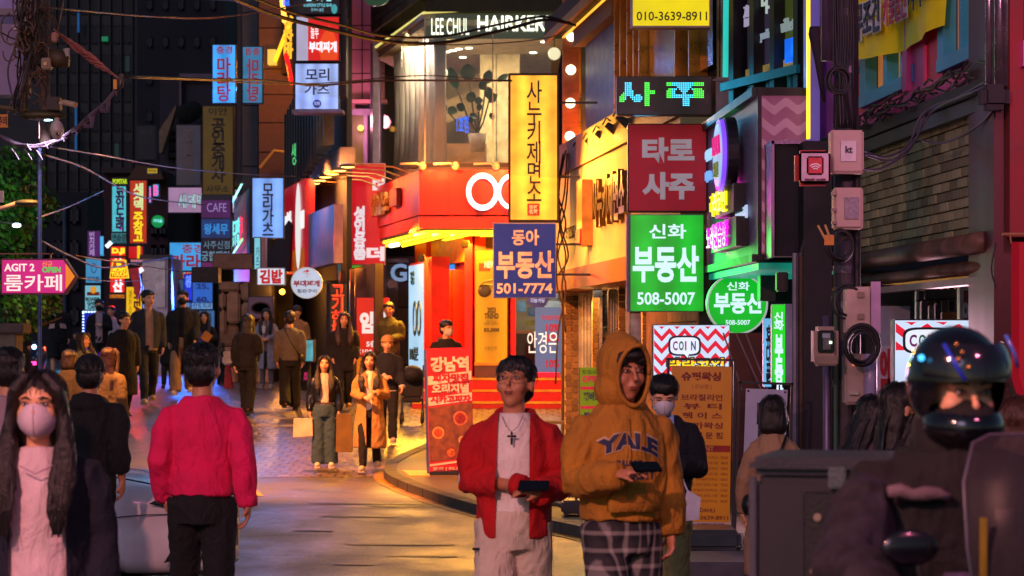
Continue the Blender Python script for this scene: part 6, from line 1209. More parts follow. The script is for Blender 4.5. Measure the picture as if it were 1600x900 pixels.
for m_i, (col, nl) in enumerate((('2e7018', 95), ('143c14', 70))):
    g = G()
    for c in cl:
        for k in range(nl):
            d_ = Vector((rt.gauss(0, 1), rt.gauss(0, 1), rt.gauss(0, .8))).normalized()*rt.uniform(.1, 1)**.5*.34; p = c+d_
            n_ = Vector((rt.uniform(-1, 1), rt.uniform(-1, 1), rt.uniform(-.2, 1))).normalized(); u = n_.orthogonal().normalized()*.032; v = n_.cross(u)*1.8
            g.add([p-v, p+u, p+v, p-u], [(0, 1, 2, 3)])
    o = part('crown', t, g, M(col, .6, var=.3, bump=0, trans=0)); o['kind'] = 'stuff'
# ================================================================ people
PEND = []
def later(o, fn): PEND.append((o, fn))
def remesh_part(name, parent, g, mat, vox, fold=0, foldscale=(10, 10, 4), smooth=2, post=None, label=None):
    me = mesh_of(name, g); o = bpy.data.objects.new(name, me); COL.objects.link(o); o.parent = parent
    if label: o['label'] = label
    m = o.modifiers.new('r', 'REMESH'); m.mode = 'VOXEL'; m.voxel_size = vox
    if smooth: s = o.modifiers.new('s', 'SMOOTH'); s.iterations = smooth; s.factor = .5
    def fin(o, nm):
        o.modifiers.clear(); old = o.data; o.data = nm; nm.name = name; bpy.data.meshes.remove(old)
        if fold:
            nrm = [v.normal.copy() for v in nm.vertices]; sx, sy, sz = foldscale; sd = (sum(map(ord, parent.name)) % 97)*.37
            for v, n in zip(nm.vertices, nrm):
                c = v.co; a = noise.noise((c.x*sx+sd, c.y*sy, c.z*sz+c.x*3)); b = 1-abs(noise.noise((c.x*sx*1.3, c.y*sy*1.3+sd, c.z*sz*1.8-c.x*5)))*2
                v.co = c + n*(fold*(a*.8+b*.6-.3))
        if post: post(nm)
        nm.materials.clear(); nm.materials.append(mat)
        for p in nm.polygons: p.use_smooth = True
    later(o, fin); return o
def flush():
    dg = bpy.context.evaluated_depsgraph_get(); dg.update()
    res = [(o, bpy.data.meshes.new_from_object(o.evaluated_get(dg)), fn) for o, fn in PEND]
    for o, nm, fn in res: fn(o, nm)
    PEND.clear()
def cut_front(nm, x0f, x1f, zmin, zmax, ycut=0.0):
    """open a garment down the front between two slanted lines"""
    bm = bmesh.new(); bm.from_mesh(nm)
    for fn in (x0f, x1f):
        a = Vector((fn(zmin), 0, zmin)); b = Vector((fn(zmax), 0, zmax)); d = (b-a); n = Vector((d.z, 0, -d.x)).normalized()
        bmesh.ops.bisect_plane(bm, geom=bm.verts[:]+bm.edges[:]+bm.faces[:], plane_co=a, plane_no=n)
    kill = [f for f in bm.faces if f.calc_center_median().y < ycut and zmin-.02 < f.calc_center_median().z < zmax and x0f(f.calc_center_median().z) < f.calc_center_median().x < x1f(f.calc_center_median().z)]
    bmesh.ops.delete(bm, geom=kill, context='FACES'); bm.to_mesh(nm); bm.free()
def hand(g, wr, d, side, curl=.35, pn=None, near=False):
    """palm, four unequal bent fingers and a thumb. d: direction of the hand, pn: palm normal, side: thumb side vector"""
    d = Vector(d).normalized(); pn = Vector(pn or (0, -1, 0)); pn = (pn-d*pn.dot(d)).normalized(); sd = d.cross(pn).normalized()*side
    w = Vector(wr); M3 = Matrix((sd, pn, d)).transposed().to_4x4(); M3.translation = w + d*.045
    g.ell((0, 0, 0), (.041, .019, .056), 12, 8, M=M3)
    for i, (o, ln) in enumerate(((-.03, .062), (-.01, .076), (.011, .082), (.031, .074))):
        b = w + d*.085 + sd*o*1.0; c = curl*(1.15-.1*i)
        p1 = b + (d*math.cos(c)+pn*math.sin(c))*ln*.5; p2 = p1 + (d*math.cos(c*2.1)+pn*math.sin(c*2.1))*ln*.32; p3 = p2 + (d*math.cos(c*2.8)+pn*math.sin(c*2.8))*ln*.25
        g.tube([w+d*.05+sd*o*.8, b, p1, p2, p3], [.011, .0105, .0098, .009, .0065], 8)
    b = w + d*.025 + sd*.03; g.tube([w+d*.01+sd*.015, b, b+(sd*.6+d*.8+pn*.35)*.035, b+(sd*.45+d*.95+pn*.6)*.062], [.014, .0135, .011, .008], 8)
HAIRM = lambda c: M(c, .42, var=.35, scale=14, bump=.5, bscale=60, stretch=(6, 6, .6), key=('hair', c))
SK = {0: M('c8906c', .5, var=.08, sss=.25, bump=.03), 1: M('d8a07c', .5, var=.08, sss=.25, bump=.03), 2: M('b87a58', .5, var=.08, sss=.2, bump=.03)}
ARM = {  # local, person faces -Y; +x is the viewer's right. elbow, wrist, hand direction, palm normal
 'down': ((.218, .03, 1.14), (.226, -.03, .90), (0, -.1, -1), None),
 'swing_f': ((.218, -.02, 1.14), (.238, -.17, .94), (0, -.35, -1), None),
 'swing_b': ((.218, .12, 1.15), (.24, .13, .92), (0, .1, -1), None),
 'chest': ((.235, -.03, 1.15), (.07, -.24, 1.22), (-.9, -.1, .3), (0, .3, -.6)),
 'belly': ((.238, .0, 1.15), (.06, -.25, 1.10), (-.95, -.15, .0), (0, .6, -.6)),
 'pocket': ((.225, .06, 1.15), (.2, -.06, .95), (-.2, -.1, -1), None),
 'phone': ((.235, -.04, 1.13), (.12, -.30, 1.17), (-.7, -.4, .25), (0, .2, -1)),
 'up': ((.26, -.05, 1.18), (.17, -.2, 1.40), (-.4, .1, .9), (-.3, 0, 0)),
 'hug': ((.25, -.05, 1.16), (.1, -.23, 1.16), (-.9, -.2, .1), (0, .8, 0)),
 'handle': ((.34, -.22, 1.2), (.32, -.46, 1.10), (0, -1, -.2), (0, 0, -1)),
}
def person(px, py, Y, label, yaw=0, group=None, H=None, arms=('down', 'down'), legs='stand', skin=0, hair=('short', '14100e'), top_=None, bottom=('trousers', '1a1a1e'), shoes='2a2626', head=(0, 0), female=False, near=0, mask=None, glasses=False, wide=1.0, cap=None, xs=0, base=None, extra=None, z0=0):
    x = X(px, Y); gz = ground(x, Y) if base is None else base; zt = Z(py, Y); H = H or (zt-gz); k = H/1.75
    root = thing('person', label, 'person', (x, Y, zt-H), R(yaw), group)
    vox = (.0085 if near == 2 else (.0115 if Y < 20 else .0155) if near else .022)*k
    sc_ = lambda v: Vector(v)*k
    g = G(); sw = (.158 if female else .186)*wide
    tor = [(.84, .135, .11), (.93, .143 if not female else .155, .115), (1.06, .14 if not female else .125, .10), (1.16, .145 if not female else .128, .10), (1.27, .155*wide if not female else .14, .112), (1.35, .155*wide if not female else .14, .10), (1.41, .12, .08), (1.45, .07, .06)]
    def S(L, e=0, ey=None, cy=0): return [(z*k, 0, cy*k, (rx+e)*k, (ry+(e if ey is None else ey))*k) for z, rx, ry in L]
    g.stack(S(tor), 28)
    hy, hp = R(head[0]), R(head[1]); NB = Vector((0, -.01, 1.50))*k
    HM = Matrix.Translation(NB) @ Matrix.Rotation(hy, 4, 'Z') @ Matrix.Rotation(hp, 4, 'X') @ Matrix.Translation(Vector((0, -.015, .128))*k) @ Matrix.Scale(k*1.1, 4)
    g.tube([sc_((0, .01, 1.42)), sc_((0, 0, 1.50)), HM @ Vector((0, .01, -.06))], [.062*k, (.05 if female else .057)*k, .052*k], 16)
    g.ell((0, .012, .03), (.077, .093, .092), 28, 18, HM); g.ell((0, -.02, -.045), (.056, .062, .066), 24, 14, HM); g.ell((0, -.042, -.09), (.03, .03, .024), 16, 10, HM)
    for s in (-1, 1): g.ell((s*.034, -.05, -.022), (.032, .034, .034), 14, 10, HM); g.ell((s*.08, .012, -.004), (.011, .022, .031), 12, 8, HM); g.ell((s*.03, -.066, .03), (.03, .02, .012), 12, 8, HM)
    if near: g.tube([HM @ Vector(p) for p in ((0, -.082, .022), (0, -.096, -.002), (0, -.107, -.02), (0, -.09, -.03))], [.009*k, .0095*k, .013*k, .008*k], 10); g.ell((0, -.084, -.05), (.023, .012, .0065), 12, 8, HM); g.ell((0, -.082, -.060), (.019, .012, .0065), 12, 8, HM)
    else: g.ell((0, -.09, -.012), (.014, .018, .024), 10, 8, HM)
    A = []
    for s, nm in zip((-1, 1), arms):
        e, w_, hd, pn = ARM[nm] if isinstance(nm, str) else nm
        f = lambda v: Vector((v[0]*s, v[1], v[2]))
        A.append((s, sc_((s*sw, 0, 1.385)), sc_(f(e)), sc_(f(w_)), f(hd), f(pn) if pn else Vector((-s, 0, 0))))
    for s, sh, el, wr, hd, pn in A:
        g.tube([Vector((sh.x*.5, 0, 1.385*k)), sh+Vector((-s*.02, 0, -.015))*k, sh.lerp(el, .5), el, el.lerp(wr, .4), wr, wr+hd.normalized()*.03*k], [.045*k, .048*k, .045*k, .038*k, .036*k, .027*k, .026*k], 14)
        gg = G(); hand(gg, (0, 0, 0), hd, s, .5, pn)
        g.add([(wr.x+v[0]*k, wr.y+v[1]*k, wr.z+v[2]*k) for v in gg.v], gg.f)
    LG = {'stand': (((.09, -.01, .48), (.10, .02, .08)),)*2, 'walk': (((.09, -.15, .5), (.085, -.2, .1)), ((.09, .03, .47), (.085, .2, .15))), 'walk2': (((.09, .03, .47), (.085, .2, .15)), ((.09, -.15, .5), (.085, -.2, .1))), 'ride': (((.24, -.38, .78), (.2, -.34, .38)),)*2}[legs]
    LL = []
    for s, (kn, an) in zip((-1, 1), LG):
        hip = sc_((s*.088, 0, .9)); kn = sc_((s*kn[0], kn[1], kn[2])); an = sc_((s*an[0], an[1], an[2])); LL.append((s, hip, kn, an))
        g.tube([hip+Vector((0, 0, .06))*k, hip, hip.lerp(kn, .5), kn, kn.lerp(an, .35), an, an+Vector((0, -.03, -.04))*k], [.08*k, .09*k, .075*k, .055*k, .055*k, .038*k, .04*k], 14)
        g.tube([an+Vector((0, .03, -.035))*k, an+Vector((s*.01, -.07, -.05))*k, an+Vector((s*.015, -.16, -.06))*k], [.035*k, .035*k, .025*k], 10)
    remesh_part('body', root, g, SK[skin], vox, smooth=2 if near else 1)
    # ---- face details
    P = lambda n_, gg, m, **kw: part(n_, root, gg, m, world=False, smooth=True, **kw)
    if abs(yaw) < 100 or near == 2:
        for s in (-1, 1):
            if near:
                e = P('eye', G().ell((s*.0315, -.0795, .012), (.0145, .010, .0058), 14, 8, HM), M('c8b8b0', .3, bump=0)); gi = G().ell((s*.0315, -.0865, .012), (.0055, .004, .0056), 10, 8, HM); o_ = part('iris', e, gi, M('0c0808', .15, bump=0), world=False, smooth=True)
                P('eyelid', G().tube([HM @ Vector(p) for p in ((s*.0175, -.0875, .010), (s*.026, -.0905, .0175), (s*.038, -.0885, .0175), (s*.0475, -.081, .011))], .0022*k, 6), M('1c100c', .5))
                P('eyebrow', G().tube([HM @ Vector(p) for p in ((s*.015, -.091, .030), (s*.03, -.0915, .035), (s*.05, -.079, .030))], [.003*k, .0036*k, .0018*k], 6), HAIRM('14100e'))
            else:
                P('eye', G().ell((s*.031, -.085, .012), (.013, .009, .006), 8, 6, HM), M('140c0a', .4)); P('eyebrow', G().ell((s*.031, -.088, .03), (.019, .008, .0045), 8, 6, HM), M('140e0c', .8))
        if not mask:
            P('mouth', G().ell((0, -.090, -.054), (.021, .0075, .0055 if not near else .0045), 12, 8, HM).ell((0, -.0885, -.0605), (.017, .0075, .0045), 12, 8, HM), M('a8443c' if female else '8a4a3c', .45))
    if mask:
        mg = G()
        L_ = [(.012, .03, .092), (.004, .045, .098), (-.02, .062, .104), (-.045, .064, .102), (-.07, .055, .094), (-.092, .035, .078), (-.10, .015, .06)]
        for z, rx, fy in L_:
            for i in range(13):
                an = math.pi*i/12; xx = -math.cos(an)*rx; yy = .0-(fy+.014)*math.sin(an)**.6 + .0; yy = -.018-(fy-.010)*math.sin(an)**.95
                mg.v.append(HM @ Vector((xx*1.08, yy, z)))
        mg.f = [(j*13+i, j*13+i+1, (j+1)*13+i+1, (j+1)*13+i) for j in range(len(L_)-1) for i in range(12)]
        mg.v = [tuple(v) for v in mg.v]; P('face_mask', mg, M(mask, .8, bump=.1))
        if near: P('mask_seam', G().tube([HM @ Vector(p) for p in ((0, -.107, .008), (0, -.1145, -.02), (0, -.1125, -.045), (0, -.104, -.07), (0, -.087, -.092))], .0016*k, 6).tube([HM @ Vector((math.cos(a)*.062*1.08, -.018-.088*math.sin(a)**.95-.002, -.036)) for a in [i*math.pi/10 for i in range(1, 10)]], .0012*k, 5), M(mask, .8))
        for s in (-1, 1): P('mask_strap', G().tube([HM @ Vector(p) for p in ((s*.068, -.03, -.01), (s*.086, .01, .01))], .0018*k, 5), M(mask, .8))
    if glasses:
        gl = P('glasses', G().tube([HM @ Vector((s0*.034+.027*math.cos(a), -.1+.004*abs(math.cos(a)), .008+.022*math.sin(a))) for s0 in (-1,) for a in [i*math.pi/8 for i in range(17)]], .0016*k, 5).tube([HM @ Vector((.034+.027*math.cos(a), -.1+.004*abs(math.cos(a)), .008+.022*math.sin(a))) for a in [i*math.pi/8 for i in range(17)]], .0016*k, 5).tube([HM @ Vector(p) for p in ((-.008, -.104, .012), (.008, -.104, .012))], .0015*k, 5).tube([HM @ Vector(p) for p in ((.061, -.096, .014), (.082, .0, .012))], .0015*k, 5).tube([HM @ Vector(p) for p in ((-.061, -.096, .014), (-.082, .0, .012))], .0015*k, 5), M('c0a070', .3, .7))
    # ---- hair
    hs, hc = hair; hm = HAIRM(hc); hg = G(); rh = random.Random(int(px*7+py))
    if hs != 'none':
        hg.ell((0, .022, .048), (.088, .098, .084), 28, 18, HM)
        if hs in ('short', 'bowl'):
            hg.ell((0, .05, .0), (.080, .068, .085), 20, 14, HM)
            n_ = 16 if hs == 'bowl' else 12
            for i in range(n_):
                an = math.pi*(i/(n_-1)); c, s_ = -math.cos(an), math.sin(an)
                lo = (.034 if hs == 'bowl' else .05)+rh.uniform(-.01, .02)
                hg.tube([HM @ Vector((c*.035, -.025*s_+.01, .112)), HM @ Vector((c*.065, -.066*s_+.005, .09)), HM @ Vector((c*.079, -.084*s_+.01, lo+.022)), HM @ Vector((c*.080+rh.uniform(-.008, .008), -.088*s_+.012, lo))], [.02*k, .02*k, .012*k, .004*k], 8)
            for s in (-1, 1): hg.ell((s*.074, .012, .035), (.012, .03, .04), 10, 8, HM)
            for i in range(34):
                a_, b_ = rh.uniform(0, 6.28), rh.uniform(.15, 1.35); n_v = Vector((math.cos(a_)*math.cos(b_), math.sin(a_)*math.cos(b_), math.sin(b_))); p_ = Vector((0, .022, .048))+Vector((n_v.x*.086, n_v.y*.094, n_v.z*.084)); q_ = p_+Vector((-n_v.y, n_v.x, rh.uniform(-.6, .1))).normalized()*.035
                if p_.y > -.07 or p_.z > .08: hg.tube([HM @ p_, HM @ (p_.lerp(q_, .5)+n_v*.007), HM @ q_], [.011*k, .011*k, .004*k], 6)
        if hs in ('bob', 'long', 'longback'):
            zb = {'bob': -.13, 'long': -.34, 'longback': -.42}[hs]
            L_ = [(.06, 0, .03, .09, .085), (0, 0, .04, .092, .075), (-.07, 0, .05, .096, .07), (-.105, 0, .055, .094, .064)]
            if hs == 'bob': L_ += [(-.135, 0, .045, .075, .05)]
            else: L_ += [(-.16, 0, .075, .105, .045), (zb*.6, 0, .10, .125, .035), (zb*.85, 0, .115, .115, .028), (zb, 0, .11, .07, .015)]
            hg.stack(L_, 24, HM)
            for s in (-1, 1):
                if hs == 'long': hg.stack([(.06, s*.075, -.03, .022, .045), (-.02, s*.088, -.022, .022, .045), (-.09, s*.096, -.025, .03, .042), (-.17, s*.10, -.06, .042, .035), (-.26, s*.10, -.108, .05, .024), (-.35, s*.096, -.13, .042, .018), (-.43, s*.09, -.135, .016, .008)], 16, HM)
                q = [(s*.03, -.062, .115), (s*.072, -.066, .06), (s*.086, -.048, .0), (s*.09, -.03, -.07)]
                if hs == 'longback': q += [(s*.095, .0, -.16), (s*.09, .04, -.26), (s*.075, .07, zb)]
                hg.tube([HM @ Vector(p) for p in q], [.02*k, .026*k, .022*k, .026*k]+([.03*k, .026*k, .01*k] if hs == 'longback' else []), 10)
                if False:
                    q += [(s*.10, -.085, -.17), (s*.10, -.135, -.27), (s*.095, -.15, -.36)]
                    for j in range(22):
                        o = rh.uniform(-.035, .035); o2 = rh.uniform(-.012, .01); hg.tube([HM @ Vector((p[0]+o*(1 if i > 1 else .3)+.006*math.sin(i+j), p[1]+o2-.012, p[2])) for i, p in enumerate(q)]+[HM @ Vector((s*.09+o*1.2, -.15+o2, -.42-rh.uniform(.0, .07)))], [.004*k]*4+[.0065*k]*3+[.003*k], 6)
        if Y < 20:      # loose strands over the mass of hair
            sg_ = G(); long_ = hs in ('long', 'longback', 'bob')
            for i in range(330 if near == 2 else 160):
                a_, b_ = rh.uniform(0, 6.28), rh.uniform(.05, 1.5); n_v = Vector((math.cos(a_)*math.cos(b_), math.sin(a_)*math.cos(b_), math.sin(b_))); p_ = Vector((0, .022, .048))+Vector((n_v.x*.091, n_v.y*.10, n_v.z*.089))
                if p_.y < -.05 and p_.z < .075 and abs(p_.x) < .07: continue
                dr = Vector((n_v.x*.5, n_v.y*.6-.15*(not long_), -.8)); dr = (dr-n_v*dr.dot(n_v)).normalized()+Vector((rh.uniform(-.3, .3), rh.uniform(-.3, .3), 0)); pts = [p_-n_v*.004]; l_ = rh.uniform(.012, .02)
                for j in range(3): p_ = p_+dr*l_; w_ = p_-Vector((0, .022, .048)); q_ = math.sqrt((w_.x/.095)**2+(w_.y/.104)**2+(w_.z/.092)**2) or 1; p_ = Vector((0, .022, .048))+w_/min(q_, 1.3)*(1.0+.02*rh.random()) if not long_ or p_.z > 0 else p_; pts.append(p_)
                sg_.tube([HM @ v for v in pts], [.0016*k, .0016*k, .0013*k, .0006*k], 3, caps=False)
            if long_ and hs != 'bob':
                rw_ = [(-.02, .09, -.03), (-.09, .10, -.05), (-.17, .105, -.09), (-.26, .105, -.135), (-.35, .10, -.15), (-.44, .095, -.15)] if hs == 'long' else [(-.02, .085, .09), (-.09, .09, .115), (-.17, .095, .125), (-.26, .10, .13), (-.35, .10, .14), (-.43, .08, .13)]
                for i in range(110):
                    s = rh.choice((-1, 1)); o = rh.uniform(-.035, .03) if hs == 'long' else rh.uniform(-.09, 0); wv = rh.uniform(0, 6)
                    sg_.tube([HM @ Vector((s*(x_+o*(.4+.6*min(1, -z_/.2)))+.003*math.sin(wv+z_*30), y_-abs(o)*.1*(-1 if hs == 'long' else 1), z_)) for z_, x_, y_ in rw_[:rh.randint(4, 6)]], .0016*k, 3, caps=False)
            if sg_.f: P('hair_strands', sg_, hm)
        if hs == 'tuft': hg.ell((0, .04, .0), (.084, .075, .09), 20, 14, HM)
        remesh_part('hair', root, hg, hm, (.008 if near == 2 else .011 if near else .016)*k, fold=.006*k if near else .005*k, foldscale=(60, 60, 12), smooth=1)
    if cap: P('cap', G().ell((0, .015, .058), (.093, .104, .085), 24, 16, HM).stack([(.03, 0, .01, .095, .103), (.06, 0, .01, .094, .102)], 24, HM), M(cap, .8)); 
    # ---- garments
    def garment(name, col, hem, fit, sl=1.0, flare=0, open_=None, neck=.0, mat=None, slen=1.0, fold=.009, collar=0, hood=0, post2=None, waist=None, lab=None):
        gg = G(); L_ = []
        rows = [(hem, .147+flare, .122+flare*.8)]
        if hem < .8: rows += [(.7, .165+flare*.55, .13+flare*.4)] if hem < .66 else []
        if hem < .9: rows += [(.9, .15+flare*.2, .122+flare*.15)]
        if waist: rows += [(1.08, waist, waist*.78)]
        rows += [(1.1, .155, .115) if not waist else (1.16, .14, .11), (1.26, .162*wide if not female else .145, .118), (1.35, .165*wide if not female else .148, .108), (1.405, .14*wide, .09), (1.44, .105, .078), (1.485+neck, .064, .062)]
        gg.stack(S(rows, fit), 32)
        for s, sh, el, wr, hd, pn in A:
            we = el.lerp(wr, slen)
            gg.tube([Vector((sh.x*.5, 0, 1.40*k)), sh+Vector((-s*.012, 0, -.015))*k, sh.lerp(el, .3), sh.lerp(el, .65), el, el.lerp(we, .55), we], [(.04+fit*.4)*k, (.050+fit*.6)*k, (.053+fit*.6)*k*sl, (.05+fit*.65)*k*sl, (.047+fit*.7)*k*sl, (.044+fit*.75)*k*sl, (.035+fit*.6)*k*sl], 18)
            if slen > .9 and fit > .015: gg.tube([el.lerp(we, .93), we+(we-el).normalized()*.015*k], (.042+fit*.3)*k, 14)
        if collar: gg.stack([(1.43*k, 0, .0, .085*k, .08*k), (1.51*k, 0, .0, .072*k, .072*k)], 24)
        if hood == 1: gg.ell(sc_((0, .085, 1.43)), (.12*k, .07*k, .06*k), 20, 12); gg.tube([sc_((-.07, -.09, 1.40)), sc_((-.095, -.02, 1.45)), sc_((-.08, .07, 1.475)), sc_((0, .1, 1.485)), sc_((.08, .07, 1.475)), sc_((.095, -.02, 1.45)), sc_((.07, -.09, 1.40))], .03*k, 12)
        m = mat or CL(col)
        if near == 2 and slen > .8 and not mat:
            cm = CL(col, .95)
            for s, sh, el, wr, hd, pn in A:
                we = el.lerp(wr, slen); d = (we-el).normalized()*k; P('cuff', G().tube([we-d*.035, we-d*.03, we+d*.022, we+d*.026], [(.036+fit*.5)*k, (.041+fit*.6)*k, (.037+fit*.5)*k, .03*k], 20), cm)
        def post(nm):
            if open_: cut_front(nm, *[(lambda z, a=a, b=b: (a+(z-hem*k)*b)) for a, b in open_[:2]], (open_[2] if len(open_) > 2 else hem-.03)*k, (1.56)*k)
            if post2: post2(nm, k)
        return remesh_part(name, root, gg, m, vox, fold=fold*k, post=post, label=lab)
    def trousers(col, e=.012, flare=0, mat=None, short=None):
        gg = G(); gg.stack([(z*k, 0, 0, rx*k, ry*k) for z, rx, ry in ((.80, .148+e*.3, .12+e), (.9, .15+e, .125+e), (1.0, .142+e, .115+e))], 28)
        for s, hip, kn, an in LL:
            en = an if not short else kn.lerp(an, short)
            gg.tube([hip+Vector((0, 0, .04))*k, hip.lerp(kn, .3), kn, kn.lerp(en, .5), en+Vector((0, 0, -.01))*k], [(.088+e)*k, (.085+e)*k, (.066+e+flare*.4)*k, (.06+e+flare*.7)*k, (.05+e+flare)*k], 16)
        return remesh_part('trousers', root, gg, mat or CL(col), vox*1.1, fold=.010*k, foldscale=(9, 9, 6))
    def skirt(col, zb, fl=.06):
        return remesh_part('skirt', root, G().stack([(z*k, 0, 0, rx*k, ry*k) for z, rx, ry in ((zb, .18+fl, .14+fl), (.9, .185, .14), (1.02, .15, .12))], 28), CL(col), vox*1.2, fold=.015*k, foldscale=(16, 16, 2))
    for s, hip, kn, an in LL:
        part('shoe', root, G().ell(an+Vector((s*.01, -.065, -.035))*k, (.05*k, .145*k, .05*k), 16, 10).box((an.x+s*.01*k)-.045*k, (an.x+s*.01*k)+.045*k, an.y-.19*k, an.y+.06*k, an.z-.08*k, an.z-.055*k), M(shoes, .5), world=False, smooth=False, bevel=0)
    if top_: top_(garment)
    bk, bc = bottom[:2]
    if bk == 'trousers': trousers(bc, *(bottom[2:]))
    elif bk == 'skirt': skirt(bc, bottom[2])
    elif bk == 'fn': bc(trousers)
    if extra: extra(root, k, HM, A, P, remesh_part, vox, sc_)
    return root
def held(name, label, cat, root, k, loc, g, mat, rz=0, group=None, bevel=0, smooth=False):
    """a thing carried by a person: top-level, at its real place"""
    o = part(name, None, g, mat, world=False, bevel=bevel, smooth=smooth)
    Mw = Matrix.Translation(root.location) @ Matrix.Rotation(root.rotation_euler.z, 4, 'Z')
    p = Mw @ (Vector(loc)*k); o.location = p; o.rotation_euler = (0, 0, root.rotation_euler.z+rz); return tag(o, label, cat, group)
# ---------------------------------------------------------------- the people of the foreground
def simple(col, hem=.86, fit=.022, name='jacket', **kw): return lambda gm: gm(name, col, hem, fit, **kw)
def two(inner, outer):
    def f(gm): gm(*inner[0], **inner[1]); gm(*outer[0], **outer[1])
    return f
def fr(a, b): return (a, b)
def strap(col, side=1, back=False):
    def ex(root, k, HM, A, P, rp, vox, sc_):
        y = .135 if back else -.15
        P('bag_strap', G().tube([sc_((-.10*side, y*.5, 1.47)), sc_((-.06*side, y, 1.38)), sc_((.03*side, y*1.1, 1.2)), sc_((.13*side, y*1.0, 1.05)), sc_((.17*side, y*.6, .98))], .012*k, 6), M(col, .5))
        P('shoulder_bag', G().ell(sc_((.19*side, y*.5, .95)), (.05*k, .10*k, .08*k), 16, 10), M(col, .5))
    return ex
WOM = {}
# masked woman, left foreground
def ex_mw(root, k, HM, A, P, rp, vox, sc_):
    P('shirt_seam', G().tube([sc_((-.06, -.155, 1.42)), sc_((0, -.165, 1.39)), sc_((.06, -.155, 1.42))], .003*k, 5), M('b090a8', .8))
person(62, 588, 8.8, 'long-haired woman with white face mask and navy cardigan at the left front', yaw=6, arms=('down', 'down'), female=True, near=2, wide=1.15, hair=('long', '120a0c'), mask='c8b4c4', skin=1,
       top_=two((('tee', 'c8b0b8', .84, .016), dict(slen=.3, fold=.010)), (('cardigan', '0c1024', .55, .042), dict(flare=.05, fold=.016, wide=1, open_=((-.16, .05), (.11, -.02))) if False else dict(flare=.05, fold=.016, open_=((-.13, .06), (.12, -.03))))), bottom=('trousers', '14141a'), head=(-6, -4), extra=ex_mw)
person(12, 549, 14.5, 'person with curly black hair in a pale pink top at the left edge', yaw=175, arms=('down', 'down'), near=1, hair=('short', '0e0a0a'), top_=simple('a08490', .88, .03, 'top', slen=.5), bottom=('trousers', '16161a'))
person(140, 560, 16.4, 'man with black cap and black hooded top seen from behind, by the white car', yaw=172, arms=('down', 'belly'), near=1, hair=('tuft', '0c0808'), cap='0c0c10', wide=1.15, top_=simple('08080a', .85, .04, 'hooded_top', slen=.75, hood=1, fold=.014), bottom=('trousers', '0e0e12'), skin=2)
person(316, 543, 13.3, 'man in a crimson-pink sweatshirt and black trousers walking away, seen from behind', yaw=188, near=2, arms=('swing_b', 'pocket'), legs='walk2', wide=.98, hair=('short', '0a0a0e'), head=(-16, 0),
       top_=simple('dc0c54', .955, .028, 'sweatshirt', fold=.014), bottom=('trousers', '0a0c10', .014), skin=2)
def ex_red(root, k, HM, A, P, rp, vox, sc_):
    P('necklace', G().tube([sc_((-.055, -.10, 1.475)), sc_((-.03, -.14, 1.42)), sc_((0, -.152, 1.395)), sc_((.03, -.14, 1.42)), sc_((.055, -.10, 1.475))], .0018*k, 5), M('b0a088', .3, .8))
    P('cross_pendant', G().box(-.005*k, .005*k, -.162*k, -.157*k, 1.33*k, 1.395*k).box(-.022*k, .022*k, -.162*k, -.157*k, 1.368*k, 1.378*k), M('5a4a40', .3, .8))
    P('trouser_strap', G().box(-.20*k, -.12*k, -.118*k, -.108*k, .80*k, .812*k).box(-.17*k, -.15*k, -.118*k, -.108*k, .70*k, .80*k).box(-.175*k, -.145*k, -.118*k, -.108*k, .52*k, .64*k), M('141418', .6))
    P('drawstring', G().tube([sc_((.02, -.135, .93)), sc_((.03, -.145, .88)), sc_((.028, -.14, .84))], .003*k, 5), M('e0d8c8', .7))
red = person(803, 563, 12, 'young man in an open red hooded jacket over a white tee with a cross necklace', yaw=-4, near=2, arms=(((.235, .0, 1.14), (-.05, -.23, 1.13), (-.95, -.15, .0), (0, .6, -.6)), ((.24, .0, 1.13), (.15, -.24, 1.09), (-.8, -.35, .25), (0, .3, -.8))), wide=.96, hair=('bowl', '0c0a0a'), glasses=True, head=(-14, -14), skin=2, legs='walk',
       top_=two((('tee', 'e0d4cc', .93, .016), dict(slen=.3, fold=.008)), (('jacket', 'b00810', .86, .036), dict(hood=1, fold=.015, sl=1.04, open_=((-.085, .02), (.085, .00))))), bottom=('trousers', 'c8b8a4', .022, .015), extra=ex_red)
held('phone', 'dark smartphone in the hands of the red jacket man', 'phone', red, .98, (.12, -.33, 1.14), G().box(-.075, .075, -.006, .006, -.036, .036), M('101018', .15), rz=R(-8), bevel=.004).rotation_euler[0] = R(-50)
